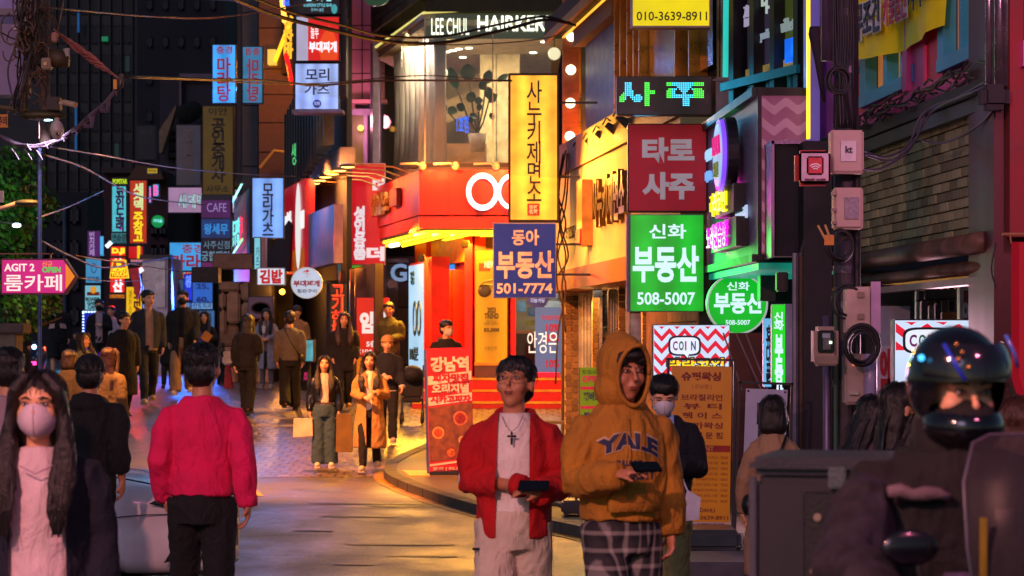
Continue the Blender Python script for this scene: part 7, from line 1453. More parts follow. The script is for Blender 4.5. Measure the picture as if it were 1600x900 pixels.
# mustard hoodie
def plaid():
    m = bpy.data.materials.new('plaid'); m.use_nodes = True; t = m.node_tree; N = t.nodes; L = t.links.new; b = N['Principled BSDF']; b.inputs['Roughness'].default_value = .9
    tc = N.new('ShaderNodeTexCoord'); sp = N.new('ShaderNodeSeparateXYZ'); L(tc.outputs['Object'], sp.inputs[0]); out = None
    def ln(sock, per, wd, off=0):
        a = N.new('ShaderNodeMath'); a.operation = 'MULTIPLY_ADD'; a.inputs[1].default_value = 1/per; a.inputs[2].default_value = off; L(sock, a.inputs[0]); f = N.new('ShaderNodeMath'); f.operation = 'FRACT'; L(a.outputs[0], f.inputs[0])
        s = N.new('ShaderNodeMath'); s.operation = 'SUBTRACT'; s.inputs[1].default_value = .5; L(f.outputs[0], s.inputs[0]); ab = N.new('ShaderNodeMath'); ab.operation = 'ABSOLUTE'; L(s.outputs[0], ab.inputs[0])
        r = N.new('ShaderNodeMapRange'); r.inputs['From Min'].default_value = wd; r.inputs['From Max'].default_value = wd*.4; L(ab.outputs[0], r.inputs['Value']); return r.outputs[0]
    xs = N.new('ShaderNodeMath'); xs.operation = 'ADD'; L(sp.outputs[0], xs.inputs[0]); L(sp.outputs[1], xs.inputs[1])
    cs = [ln(xs.outputs[0], .066, .2), ln(sp.outputs[2], .08, .17), ln(xs.outputs[0], .062, .3, .5), ln(sp.outputs[2], .075, .3, .5)]
    def add(a, b_, k):
        n = N.new('ShaderNodeMath'); n.operation = 'MULTIPLY_ADD'; n.inputs[1].default_value = k; L(b_, n.inputs[0])
        if a: L(a, n.inputs[2])
        else: n.inputs[2].default_value = .03
        return n.outputs[0]
    v = add(None, cs[0], .2); v = add(v, cs[1], .2); v = add(v, cs[2], -.014); v = add(v, cs[3], -.014)
    cr = N.new('ShaderNodeValToRGB'); cr.color_ramp.elements[0].color = (.006, .006, .01, 1); cr.color_ramp.elements[1].color = (.75, .66, .6, 1); L(v, cr.inputs[0]); L(cr.outputs[0], b.inputs['Base Color']); return m
HOOD = {}
def hoodie_top(gm):
    HOOD['o'] = gm('hoodie', 'a8701c', .955, .042, fold=.016, sl=1.06, lab=None)
def ex_hood(root, k, HM, A, P, rp, vox, sc_):
    hm = CL('a8701c')
    hg = G(); hg.ell((0, .02, .028), (.102, .135, .136), 36, 26, HM); hg.ell((0, .05, .075), (.07, .09, .10), 24, 16, HM); hg.ell((0, .03, -.07), (.112, .12, .10), 28, 18, HM)
    IH = HM.inverted()
    def post(nm):
        bm = bmesh.new(); bm.from_mesh(nm); kill = []
        for f in bm.faces:
            c = IH @ f.calc_center_median()
            if c.y < -.02 and (c.x/.071)**2 + ((c.z+.006)/.122)**2 < 1: kill.append(f)
        bmesh.ops.delete(bm, geom=kill, context='FACES'); bm.to_mesh(nm); bm.free()
    rp('hood', root, hg, hm, vox, fold=.006*k, post=post)
    P('hood_rim', G().tube([HM @ Vector((.073*math.cos(a), -.082-.030*(1-abs(math.cos(a)))-.012*math.sin(a), -.006+.126*math.sin(a))) for a in [i*2*math.pi/36 for i in range(37)]], .0105*k, 10), hm)
    P('fringe', G().ell((.0, -.070, .075), (.068, .035, .03), 20, 12, HM).ell((-.045, -.072, .055), (.028, .022, .03), 12, 8, HM).ell((.035, -.078, .058), (.035, .02, .026), 12, 8, HM).ell((0, -.03, .085), (.06, .05, .022), 16, 10, HM), HAIRM('0c0808'))
    g = G().stack([(z*k, 0, 0, rx*k, ry*k) for z, rx, ry in ((.935, .172, .128), (.985, .186, .142))], 32); P('hem_band', g, M('a85c0a', .9, var=.1, bump=.6, bscale=200, stretch=(3, 3, .2)))
    for s in (-1, 1): P('drawstring', G().tube([sc_((s*.03, -.165, 1.44)), sc_((s*.035, -.19, 1.36)), sc_((s*.03, -.197, 1.28)), sc_((s*.034, -.2, 1.24))], .0035*k, 5), hm)
    pk = G(); pts = [(-.12, 1.0), (.12, 1.0), (.12, 1.04), (.085, 1.13), (-.085, 1.13), (-.12, 1.04)]; pk.prism([(x*k, z*k) for x, z in pts], -.2*k, -.17*k); P('front_pocket', pk, hm)
hood = person(972, 541, 11.4, 'tall man in a mustard hooded sweatshirt with the hood up looking aside, holding a phone', yaw=14, near=2, arms=('phone', 'down'), wide=.98, hair=('none', '0c0808'), head=(10, 2), skin=2, legs='walk',
       top_=hoodie_top, bottom=('trousers', '101014', .02, .01, plaid()), extra=ex_hood)
held('phone', 'dark smartphone held by the mustard hoodie man', 'phone', hood, 1.03, (.0, -.375, 1.205), G().box(-.07, .07, -.006, .006, -.035, .035), M('0c0c12', .15), rz=R(8), bevel=.004).rotation_euler[0] = R(-55)
# masked man looking down
def ex_mm(root, k, HM, A, P, rp, vox, sc_):
    for s in (-1, 1): P('shirt_collar', G().add([sc_((s*.012, -.10, 1.45)), sc_((s*.07, -.085, 1.50)), sc_((s*.075, -.13, 1.43)), sc_((s*.03, -.155, 1.39))], [(0, 1, 2, 3)]), M('8098c8', .8))
mm = person(1037, 588, 15, 'man in navy jacket and white mask looking down behind the mustard hoodie man', yaw=-6, near=1, arms=('pocket', 'phone'), hair=('bowl', '0a0808'), mask='d8d4e0', head=(4, 22), skin=1,
       top_=two((('shirt', '5a74b0', .86, .014), dict(slen=.9)), (('jacket', '070b1a', .80, .036), dict(fold=.012, open_=((-.05, 0), (.075, 0))))), bottom=('trousers', '6a6a40', .02, .02), extra=ex_mm)
b = thing('shopping_bag', 'clear white shopping bag hanging behind the hoodie man', 'bag', (X(1082, 14.6), 14.6, Z(815, 14.6)))
part('bag', b, G().add([(X(1062, 14.6), 14.6, Z(815, 14.6)), (X(1092, 14.6), 14.6, Z(812, 14.6)), (X(1095, 14.6), 14.6, Z(778, 14.6)), (X(1074, 14.6), 14.6, Z(765, 14.6)), (X(1062, 14.6), 14.75, Z(815, 14.6)), (X(1092, 14.6), 14.75, Z(812, 14.6)), (X(1095, 14.6), 14.72, Z(778, 14.6)), (X(1074, 14.6), 14.62, Z(765, 14.6))], [(0,1,2,3),(4,7,6,5),(0,4,5,1),(1,5,6,2),(2,6,7,3),(3,7,4,0)]), M('b8b8c8', .3, alpha=1)); part('handle', b, G().tube([(X(1074, 14.6), 14.62, Z(766, 14.6)), (X(1068, 14.6), 14.65, Z(750, 14.6))], .006), M('b8b8c8', .4))
# bob-haired woman from behind
person(1208, 622, 15.2, 'woman with bobbed dark hair and tan trench coat seen from behind, lime trousers', yaw=176, female=True, near=1, wide=.85, arms=('down', 'down'), hair=('bob', '140c0a'), top_=simple('98785a', .42, .022, 'coat', flare=.05, fold=.012, waist=.165), bottom=('trousers', '8aa80c', .005), extra=strap('0c0c0c', 1, True))
person(1352, 622, 13, 'woman with long dark hair and grey top bending forward behind the black delivery box', yaw=120, female=True, near=1, hair=('longback', '0c0808'), head=(0, 18), top_=simple('4a3a44', .85, .03, 'top'), bottom=('trousers', '141418'))
person(1405, 604, 11.5, 'woman with long dark hair just behind the rider shoulder', yaw=95, female=True, near=1, hair=('longback', '100a0a'), top_=simple('0e0c10', .7, .035, 'coat'), bottom=('trousers', '141418'))
person(1588, 628, 9.2, 'person with long reddish-brown hair and brown coat cut by the right edge behind the rider', yaw=165, female=True, near=1, hair=('longback', '3a1c10'), top_=simple('7a5238', .6, .035, 'coat'), bottom=('trousers', '141418'))
person(1556, 600, 12.5, 'person with light brown hair between the rider and the crimson banner', yaw=170, female=True, near=1, hair=('longback', '5a3018'), top_=simple('8a6040', .6, .03, 'coat'), bottom=('trousers', '141418'))
# ---------------------------------------------------------------- mid distance
jw = person(507, 557, 34, 'woman in black leather jacket and wide blue jeans carrying two bags', yaw=3, female=True, near=1, arms=('down', 'down'), hair=('long', '120c0c'), legs='stand', skin=1,
       top_=two((('top', 'b8a898', 1.02, .012), dict(slen=.3)), (('jacket', '0a0a0e', 1.03, .034), dict(fold=.014, mat=M('0c0c10', .3, var=.2, bump=.3), open_=((-.055, 0), (.06, 0))))), bottom=('trousers', '2c4454', .02, .045), shoes='c8b8a8', head=(0, -5))
held('paper_box', 'white paper carrier box held by the woman in jeans', 'box', jw, .96, (-.30, -.05, .60), G().prism([(-.15, -.15), (.13, -.13), (.12, .12), (-.14, .12)], -.06, .08), M('c8b098', .6), bevel=.005)
held('paper_bag', 'brown paper bag held by the woman in jeans', 'bag', jw, .96, (.28, -.02, .52), G().prism([(-.11, -.28), (.13, -.28), (.12, .26), (-.10, .26)], -.05, .07), M('6a5020', .7), bevel=.005)
def ex_tr(root, k, HM, A, P, rp, vox, sc_):
    for s in (-1, 1): P('lapel', G().add([sc_((s*.02, -.165, 1.22)), sc_((s*.05, -.12, 1.49)), sc_((s*.12, -.14, 1.42)), sc_((s*.10, -.168, 1.34))], [(0, 1, 2, 3)]), M('a8804c', .8))
    P('belt', G().tube([sc_((.2*math.cos(a), .15*math.sin(a), 1.06)) for a in [i*2*math.pi/20 for i in range(21)] if not (.27*math.pi*2 < 0)], .0001, 4), M('a8804c', .8)) if False else None
person(578, 551, 33.3, 'woman in a long open beige trench coat over a white shirt walking towards the camera', yaw=-2, female=True, near=1, arms=('belly', 'phone'), legs='walk', hair=('long', '160e0c'), skin=1,
       top_=two((('shirt', 'd8ccb8', .9, .012), dict(slen=.9)), (('trench_coat', 'a87c44', .36, .03), dict(fold=.014, flare=.07, open_=((-.03, -.02), (.035, .015))))), bottom=('trousers', '100e10', .006), shoes='c8b8a0', extra=ex_tr)
def ex_nv(root, k, HM, A, P, rp, vox, sc_):
    for s_, sh, el, wr, hd, pn in A: P('striped_cuff', G().tube([wr, wr+(wr-el).normalized()*.02*k], .055*k, 12), M('c8c0b8', .8)) 
    P('striped_hem', G().stack([(.86*k, 0, 0, .19*k, .145*k), (.875*k, 0, 0, .19*k, .145*k)], 24), M('c8c0b8', .8))
person(605, 526, 37, 'person in a navy bomber jacket with white-striped cuffs and pale headwear', yaw=4, near=1, arms=('belly', 'swing_f'), legs='walk2', hair=('tuft', '6a4a30'), cap='a8804c', skin=1, top_=simple('0c1024', .88, .035, 'bomber_jacket', fold=.012), bottom=('trousers', '0e0e14', .01, .01), shoes='a8a09a', extra=ex_nv)
person(537, 489, 41.5, 'woman with shoulder hair in a black windbreaker beside the red LED board', yaw=8, female=True, near=1, legs='walk', wide=1.25, arms=('pocket', 'pocket'), hair=('long', '301812'), top_=simple('0c0c14', .72, .045, 'windbreaker', fold=.012), bottom=('trousers', '0e0e12', .02), shoes='8a6a40', skin=1)
person(608, 474, 43.3, 'man in olive zip jacket and dark glasses before the TO LET banner', yaw=-8, near=1, wide=1.15, arms=('down', 'belly'), hair=('short', '0e0c0a'), glasses=True, top_=simple('3c3c18', .84, .035, 'jacket', collar=1), bottom=('trousers', '14140f'), skin=2)
person(697, 502, 38, 'masked person in a black jacket and grey scarf standing behind the pizza banner', yaw=20, near=1, arms=('down', 'down'), hair=('bowl', '100c0a'), mask='b8a8a4', head=(18, 0), top_=simple('0c0a10', .8, .04, 'jacket', hood=1), bottom=('trousers', '101014'), skin=1)
gs = person(453, 488, 41.5, 'man in a grey-green sweatshirt with crossbody strap seen from behind', yaw=185, near=1, wide=1.12, arms=('down', 'down'), legs='walk', hair=('short', '1a1210'), top_=simple('5a5444', .90, .035, 'sweatshirt'), bottom=('trousers', '0c0c10', .02, .03), shoes='14100e', extra=strap('14100c', -1, True))
person(464, 479, 46, 'man in a brown cap and beige coat just behind the grey sweatshirt man', yaw=10, arms=('down', 'down'), hair=('short', '100c0a'), cap='241a14', top_=simple('8a6a4a', .5, .03, 'coat'), bottom=('trousers', '101014'))
dw = person(386, 492, 40.5, 'woman with long black hair in black wide trousers seen from behind, with a grey handbag', yaw=170, female=True, near=1, wide=1.1, arms=('belly', 'down'), hair=('longback', '080608'), legs='walk2', top_=simple('0a0a0e', .86, .03, 'cardigan'), bottom=('trousers', '0a0a0e', .01, .015), shoes='101010')
held('handbag', 'grey shiny handbag under the arm of the woman in black', 'handbag', dw, 1.0, (.28, -.02, 1.02), G().prism([(-.13, -.1), (.12, -.12), (.13, .09), (-.12, .1)], -.05, .05), M('8a8890', .25, .3), bevel=.01)
lc = person(417, 483, 47, 'woman in a long pale coat holding a paper cup near the pink bowl poster', yaw=-6, female=True, near=1, arms=('belly', 'belly'), hair=('long', '100c0c'), top_=two((('shirt', '6a5a5a', .9, .01), dict(slen=.6)), (('coat', 'a09aa0', .42, .03), dict(flare=.06, open_=((-.03, 0), (.04, 0))))), bottom=('trousers', '6a6a70', .002), shoes='c0b0a0', skin=1)
held('paper_cup', 'white paper cup held by the woman in the pale coat', 'cup', lc, .95, (.0, -.3, 1.2), G().stack([(-.07, 0, 0, .03, .03), (.07, 0, 0, .042, .042)], 16), M('d8d0c8', .6))
held('tote_bag', 'dark beige tote bag hanging beside the woman in the pale coat', 'bag', lc, .95, (-.2, -.1, .75), G().box(-.1, .1, -.04, .04, -.2, .18), M('5a4a28', .8), bevel=.01)
person(231, 455, 42.5, 'tall man in a grey denim jacket and printed tan tee, left of the black-masked man', yaw=18, near=1, wide=1.1, arms=('down', 'down'), legs='walk', hair=('short', '0c0a0a'), head=(20, 0), top_=two((('tee', 'b08a68', .84, .014), dict(slen=.3)), (('denim_jacket', '24262a', .88, .034), dict(open_=((-.07, 0), (.075, 0))))), bottom=('trousers', '1a1c18', .008), shoes='b89868', skin=1)
bm_ = person(286, 455, 44, 'tall man in a long black coat and black mask beside the blue menu boards', yaw=-4, near=1, legs='walk', wide=1.15, arms=('down', 'swing_f'), hair=('short', '0c0a0a'), mask='0a0a0c', top_=two((('top', '0c0c0e', .84, .014), dict(slen=.6)), (('long_coat', '16160e', .42, .04), dict(flare=.05, open_=((-.04, 0), (.045, 0))))), bottom=('trousers', 'a07c50', .02, .03), shoes='c8b8a8', skin=1)
person(193, 489, 40, 'man in glasses and a long black coat looking right in front of the steak sign', yaw=25, near=1, legs='walk', arms=('down', 'down'), hair=('short', '0c0a0a'), glasses=True, head=(30, 0), top_=simple('07090f', .42, .04, 'long_coat', flare=.04), bottom=('trousers', '0a0a0e'), skin=1)
pw = person(320, 487, 46, 'smiling woman in black holding a purple bag and orange envelope', yaw=-5, female=True, arms=('hug', 'hug'), hair=('long', '100a0a'), top_=simple('0c0a10', .8, .03, 'jacket'), bottom=('skirt', '101014', .6), skin=1)
held('envelope', 'orange paper envelope held by the smiling woman', 'envelope', pw, .95, (.1, -.3, 1.08), G().prism([(-.12, -.02), (.02, -.12), (.12, .02), (-.02, .12)], -.01, .01), M('c87818', .7)); held('purple_bag', 'purple bag carried by the smiling woman', 'bag', pw, .95, (-.05, -.24, 1.0), G().prism([(-.14, -.16), (.08, -.16), (.1, .1), (-.02, .2), (-.14, .1)], -.03, .04), M('4a3878', .7), bevel=.01)
def ex_bw(root, k, HM, A, P, rp, vox, sc_):
    for s in (-1, 1): P('white_panel', G().add([sc_((s*.06, -.165, 1.12)), sc_((s*.19, -.1, 1.10)), sc_((s*.17, -.12, 1.2)), sc_((s*.05, -.17, 1.22))], [(0, 1, 2, 3)]), M('b89a94', .8))
person(91, 466, 51, 'man in black cap and mask with black and white panelled jacket, hand raised', yaw=4, near=1, legs='walk', wide=1.2, arms=('up', 'down'), hair=('short', '0c0a0a'), cap='08080a', mask='08080a', top_=simple('08080c', .8, .04, 'jacket'), bottom=('trousers', '0c0c10', .05, .04, None, .02), shoes='a89088', extra=ex_bw, skin=1)
person(30, 470, 46, 'person in a dark brown coat seen from behind beside the concrete gatepost', yaw=150, near=1, wide=1.2, arms=('down', 'down'), hair=('short', '0e0a08'), top_=simple('120c0c', .4, .05, 'long_coat', flare=.05), bottom=('trousers', '0c0a0c'))
person(8, 486, 58, 'distant person with a pale mask at the far left edge', yaw=40, hair=('long', '100a0c'), mask='a890b0', female=True, top_=simple('100e16', .8, .03, 'coat'))
person(155, 469, 50, 'man in black jacket over pale hoodie with black mask, hand at his chest', yaw=6, near=1, legs='walk', arms=('down', 'chest'), hair=('short', '0c0a0a'), mask='08080a', top_=two((('hoodie', 'a08a90', .84, .016), dict(slen=.5, hood=1)), (('jacket', '08080e', .86, .035), dict(open_=((-.07, 0), (.075, 0))))), bottom=('trousers', '16161a'), skin=1)
person(174, 479, 54, 'young person in a white top behind the black jacket man', yaw=-20, hair=('short', '0c0a0a'), top_=simple('a8a0b0', .85, .02, 'top'), skin=1)
person(131, 521, 37.5, 'woman with tied hair in a grey jacket over a yellow-green top looking up right', yaw=30, female=True, near=1, head=(35, -12), hair=('long', '1a1210'), top_=two((('top', '8a9a28', .86, .012), dict(slen=.3)), (('jacket', '5a6050', .85, .03), dict(open_=((-.05, 0), (.06, 0))))), skin=1)
person(169, 545, 30.5, 'woman with long auburn hair and cream knit sleeves seen from behind', yaw=160, female=True, near=1, wide=1.15, hair=('longback', '2c1410'), top_=simple('5a4c34', .85, .03, 'knit_top'), bottom=('trousers', '0e0c10'))
person(107, 548, 33, 'short person with dark brown bobbed hair behind the black cap man', yaw=175, female=True, near=1, hair=('bob', '1c100e'), top_=simple('2a2422', .85, .03, 'jacket'))
person(118, 520, 56, 'distant person in dark clothes behind the panelled jacket man', yaw=0, hair=('short', '0c0a0a'), top_=simple('0c1018', .8, .03, 'jacket'))
person(262, 500, 47, 'person in dark clothes hidden behind the long black coat man', yaw=5, hair=('short', '0a0a0a'), top_=simple('0a0a0e', .6, .04, 'coat'))
person(345, 535, 49, 'person in a dark jacket bending by the stone pillars', yaw=160, hair=('long', '0e0a0a'), female=True, head=(0, 15), top_=simple('1a1416', .7, .03, 'jacket'))
# figure standing behind the noodle restaurant glass for a man reflected in it
person(951, 512, 37.2, 'man standing inside the noodle restaurant behind the glass door', yaw=0, H=1.7, hair=('short', '120c08'), top_=simple('2a3020', .8, .03, 'jacket'), skin=2)
# ---------------------------------------------------------------- rider and scooter
def ex_rd(root, k, HM, A, P, rp, vox, sc_):
    HK = M('0a0a10', .12, var=.15, bump=0, coat=.8)
    hg = G().ell((0, .012, .03), (.112, .134, .13), 40, 28, HM).ell((0, -.035, -.07), (.094, .104, .065), 28, 18, HM); IH = HM.inverted()
    def post(nm):
        bm = bmesh.new(); bm.from_mesh(nm); kill = [f for f in bm.faces if (lambda c: c.y < -.04 and abs(c.x) < .088 and -.038+.3*c.x*c.x < c.z < .04-.9*c.x*c.x)(IH @ f.calc_center_median())]
        bmesh.ops.delete(bm, geom=kill, context='FACES'); bm.to_mesh(nm); bm.free()
    rp('helmet', root, hg, HK, .008, post=post, smooth=3)
    vg = G(); L_ = [(.045, .104, .126), (.08, .105, .124), (.105, .098, .112), (.125, .087, .097)]
    for z, rx, ry in L_:
        for i in range(19): an = R(200+i*140/18); vg.v.append(tuple(HM @ Vector((rx*1.12*math.cos(an), ry*1.12*math.sin(an)-.0, z))))
    vg.f = [(j*19+i, j*19+i+1, (j+1)*19+i+1, (j+1)*19+i) for j in range(3) for i in range(18)]; P('visor', vg, M('14121a', .08, bump=0, coat=1))
    P('helmet_stripe', G().tube([HM @ Vector(p) for p in ((-.085, -.105, .125), (-.07, -.13, .085), (-.05, -.15, .045))], .006, 8), M('2a3cc0', .15, bump=0)); P('helmet_stripe', G().tube([HM @ Vector(p) for p in ((.075, -.09, .145), (.095, -.1, .10), (.105, -.095, .07))], .005, 8), M('4a6ad0', .15, bump=0))  # blue light streaks on the gloss put in as coloured tubes
    for (x_, y_, z_) in ((-.06, -.12, .125), (-.05, -.13, .108), (-.06, -.132, .092), (-.04, -.145, .075)): P('helmet_stud', G().ell((x_, y_, z_), (.006, .006, .006), 8, 6, HM), M('c08a50', .2, .8))
    P('intercom_light', G().ell((-.120, -.06, .09), (.008, .008, .008), 10, 8, HM), E('40b8ff', 2.2, 0)); P('balaclava', G().ell((0, -.03, -.062), (.08, .098, .066), 24, 16, HM), M('0c0a0c', .9)); P('neck_gaiter', G().stack([(1.38*k, 0, 0, .11*k, .1*k), (1.56*k, 0, -.01, .1*k, .1*k)], 24), M('0c0a0c', .9))  # glowing bead stands for a cyan glint on the helmet
    P('chest_strip', G().tube([sc_((-.22+i*.03, -.155-.008*i+.004*(i % 2), 1.385-.002*i+.005*math.sin(i*2.1))) for i in range(6)], [.014*k, .02*k, .016*k, .021*k, .016*k, .011*k], 10), M('5c4c54', .8, var=.4, scale=20, bump=.4))
    P('chest_strip', G().tube([sc_((.16+i*.03, -.17+.01*i, 1.39)) for i in range(3)], [.011*k, .015*k, .012*k], 10), M('5c4c54', .8, var=.4, scale=20, bump=.4))
    P('chest_patch', G().box(.05*k, .1*k, -.185*k, -.17*k, 1.28*k, 1.34*k), M('3a3038', .6))
CAMO = M('16131f', .8, var=1, scale=16, bump=.3, key='camo')
def rider_top(gm):
    gm('riding_jacket', '08080c', .82, .05, fold=.018, sl=1.1, mat=CAMO); gm('padded_vest', '08080a', .84, .075, slen=.04, sl=.6, fold=.014)
rd = person(1488, 541, 6.35, 'motorcycle rider in a glossy black helmet, black face cover and camouflage jacket', yaw=8, near=2, arms=('handle', 'handle'), legs='ride', wide=1.15, hair=('none', '000000'), head=(6, 4), skin=1, top_=rider_top, bottom=('trousers', '0c0c10', .02), extra=ex_rd, H=1.775)
# scooter: local frame, front wheel towards -Y
t = thing('delivery_scooter', 'dark delivery scooter with a tall smoky windshield facing the camera', 'scooter', (X(1505, 6.45), 6.45, 0), R(12))
q = lambda n_, g, m, **k: part(n_, t, g, m, world=False, **k)
SB = M('101018', .25, var=.3, bump=0, coat=.5)
for yy, nm in ((-.78, 'front_wheel'), (.62, 'rear_wheel')):
    wl = q(nm, G().tube([(-.055, yy, .27), (-.035, yy, .27), (.035, yy, .27), (.055, yy, .27)], [.2, .27, .27, .2], 32), M('0a0a0a', .8)); part('rim', wl, G().tube([(-.06, yy, .27), (.06, yy, .27)], .14, 24), M('6a6a70', .3, .8), world=False)
q('fork', G().tube([(-.09, -.78, .27), (-.09, -.6, .95)], .025, 10).tube([(.09, -.78, .27), (.09, -.6, .95)], .025, 10), M('8a8a90', .3, .8)); q('fender', G().ell((0, -.78, .40), (.075, .26, .16), 20, 12), SB, smooth=True)
q('front_apron', G().stack([(.35, 0, -.55, .16, .08), (.6, 0, -.6, .24, .12), (.85, 0, -.62, .25, .14), (1.02, 0, -.58, .16, .12), (1.08, 0, -.55, .1, .08)], 28, pw=.8), SB, smooth=True)
q('headlight', G().ell((0, -.735, .88), (.09, .03, .06), 20, 12), M('a8b0c0', .1, bump=0)); q('floorboard', G().box(-.2, .2, -.5, .1, .28, .36), SB, bevel=.02); q('seat', G().stack([(.62, 0, .32, .16, .42), (.76, 0, .32, .17, .44), (.82, 0, .3, .14, .40)], 28, pw=.8), M('0c0c0e', .5), smooth=True); q('body_shell', G().stack([(.3, 0, .4, .15, .4), (.5, 0, .4, .2, .45), (.63, 0, .38, .17, .43)], 28, pw=.8), SB, smooth=True)
q('handlebar', G().tube([(-.36, -.42, 1.08), (-.15, -.5, 1.05), (0, -.52, 1.04), (.15, -.5, 1.05), (.36, -.42, 1.08)], .015, 10), DARKM)
for s in (-1, 1):
    q('grip', G().tube([(s*.25, -.455, 1.07), (s*.38, -.41, 1.085)], .02, 12), DARKM); mi = q('mirror', G().ell((s*.33, -.46, 1.30), (.075, .018, .045), 18, 10), SB, smooth=True); part('mirror_stem', mi, G().tube([(s*.27, -.46, 1.08), (s*.31, -.46, 1.26)], .008, 6), DARKM, world=False)
g = G(); rows_ = [(1.0, .16, -.66), (1.12, .19, -.68), (1.3, .205, -.64), (1.46, .19, -.58), (1.555, .15, -.54), (1.575, .1, -.53)]
for z, hw, yy in rows_:
    for i in range(13): f_ = -1+2*i/12; g.v.append((hw*f_, yy+.12*f_*f_, z))
g.f = [(j*13+i, j*13+i+1, (j+1)*13+i+1, (j+1)*13+i) for j in range(5) for i in range(12)]
def smoky():
    m = bpy.data.materials.new('smoky_acrylic'); m.use_nodes = True; t_ = m.node_tree; N = t_.nodes; L = t_.links.new; b = N['Principled BSDF']; b.inputs['Base Color'].default_value = (.03, .028, .035, 1); b.inputs['Roughness'].default_value = .3; b.inputs['Specular IOR Level'].default_value = .05; b.inputs['Alpha'].default_value = .6
    tc = N.new('ShaderNodeTexCoord'); n = N.new('ShaderNodeTexNoise'); n.inputs['Scale'].default_value = 4; n.inputs['Detail'].default_value = 6; L(tc.outputs['Object'], n.inputs['Vector']); r = N.new('ShaderNodeMapRange'); r.inputs['To Min'].default_value = .35; r.inputs['To Max'].default_value = .75; L(n.outputs['Fac'], r.inputs['Value']); L(r.outputs[0], b.inputs['Alpha']); return m
ws = q('windshield', g, smoky(), smooth=True)
EDG = [(-hw, yy+.12, z) for z, hw, yy in rows_]+[(hw, yy+.12, z) for z, hw, yy in rows_[::-1]]
part('edge_trim', ws, G().tube(EDG, .004, 6, caps=False), M('4a4a58', .3, .3), world=False, smooth=True); part('yellow_strip', ws, G().box(-.192, -.178, -.575, -.565, 1.2, 1.38), M('7a6818', .4, var=.6), world=False); part('orange_strip', ws, G().box(-.16, -.13, -.61, -.60, 1.03, 1.14), M('b06010', .4, var=.5, scale=20), world=False)
part('blue_sticker', ws, G().ring((.1, 1.33), .06, .018, -.66, -.652, 20, .7), M('70c8f0', .3), world=False); part('green_sticker', ws, G().box(.02, .035, -.66, -.652, 1.36, 1.48), M('2a7a4a', .5), world=False); part('pink_sticker', ws, G().box(.03, .1, -.655, -.648, 1.48, 1.51), M('c090a8', .5), world=False)
q('phone_mount', G().box(-.26, -.17, -.5, -.47, 1.12, 1.24), M('5a4a68', .3, var=.5, scale=20), bevel=.01); q('cable', G().tube([(-.36, -.4, 1.08), (-.3, -.62, 1.12), (-.15, -.62, 1.02)], .007, 6), M('4a4468', .3))
q('grab_rail', G().tube([(-.15, .6, .84), (-.15, .95, .86), (.15, .95, .86), (.15, .6, .84)], .014, 8), M('6a6a70', .3, .8)); q('rack', G().box(-.2, .2, .62, 1.0, .87, .89), DARKM)
# delivery box sits skewed on its rack, left in the photo
t = thing('delivery_box', 'large dark grey delivery box with a lid behind the rider on the left', 'delivery box', (X(1310, 6.95), 6.95, .90), R(-14))
q('shell', G().box(-.215, .26, -.24, .26, 0, .53), M('14161f', .55, var=.25, bump=.03, dirt=.2), bevel=.02); q('lid', G().box(-.225, .27, -.25, .27, .535, .585), M('1c222c', .5, var=.2), bevel=.018)
q('front_panel', G().box(-.07, .25, -.25, -.24, .04, .49), M('0a0a10', .5), bevel=.005); q('edge_strip', G().box(-.222, -.20, -.252, -.23, .02, .53), M('3a3c48', .4), bevel=.004)
for x_, z_ in ((-.03, .42), (.02, .36), (-.02, .33), (.03, .30), (-.04, .27), (.01, .22), (.04, .16), (.0, .1)): q('sticker', G().disc((x_, z_), .011, -.256, -.25, 12), M('8a8070', .5))
q('latch', G().box(.0, .05, -.262, -.245, .5, .56), M('6a6a70', .3, .8), bevel=.004)
# ---------------------------------------------------------------- white car at the left
t = thing('parked_car', 'white sports saloon nose behind the pink sweatshirt man', 'car', (X(338, 17.4), 17.9, 0), R(-4))
WCAR = M('f0ecf8', .22, var=.05, bump=0, coat=.9)
# local: x = 0 at the nose, body runs to -4.7; y from -.93 (near side) to .93
NS, prof = [], []
st_ = [0, -.05, -.14, -.28, -.45, -.62, -.8, -.95, -1.1, -1.28, -1.45, -1.7, -2.1, -2.6, -3.2, -3.8, -4.3, -4.6, -4.7]
def car_sec(x):
    f = min(1, max(0, -x/.5)); hw = .60+.33*f**.5 if x > -.5 else .93
    if x < -4.2: hw = .93-.2*((-4.2-x)/.5)
    ht = .60+.20*min(1, (-x/.35))**.7+.12*min(1, max(0, (-x-.35)/1.1)); ht = min(ht, .93)
    if x < -1.45: ht = .95
    lo = .18
    S_ = [(0, lo), (hw*.9, lo), (hw*.985, lo+.06), (hw, lo+.14), (hw*1.0, lo+.24), (hw*.985, lo+.34), (hw*1.0, min(lo+.46, ht-.12)), (hw*.985, ht-.09), (hw*.95, ht-.05), (hw*.88, ht-.028), (hw*.6, ht), (0, ht+.02)]
    return S_
g = G(); ns = 12
xs_f = []
for a, b in zip(st_, st_[1:]):
    m = 4 if a > -1.6 else 2
    xs_f += [a+(b-a)*i/m for i in range(m)]
xs_f.append(st_[-1])
WXc, WZc, WR_ = -.95, .33, .365
for x in xs_f:
    S_ = car_sec(x)
    full = [(-y, z) for y, z in S_] + [(y, z) for y, z in S_[::-1]][1:-1]
    # densify lower side for the arch
    for y, z in full: g.v.append((x, y, z))
nf = len(full)
g.f = [(i*nf+j, (i+1)*nf+j, (i+1)*nf+(j+1) % nf, i*nf+(j+1) % nf) for i in range(len(xs_f)-1) for j in range(nf)]
g.f += [tuple(range(nf)), tuple((len(xs_f)-1)*nf+j for j in range(nf))[::-1]]
cb = q('body', g, WCAR)
me = cb.data; bm = bmesh.new(); bm.from_mesh(me)
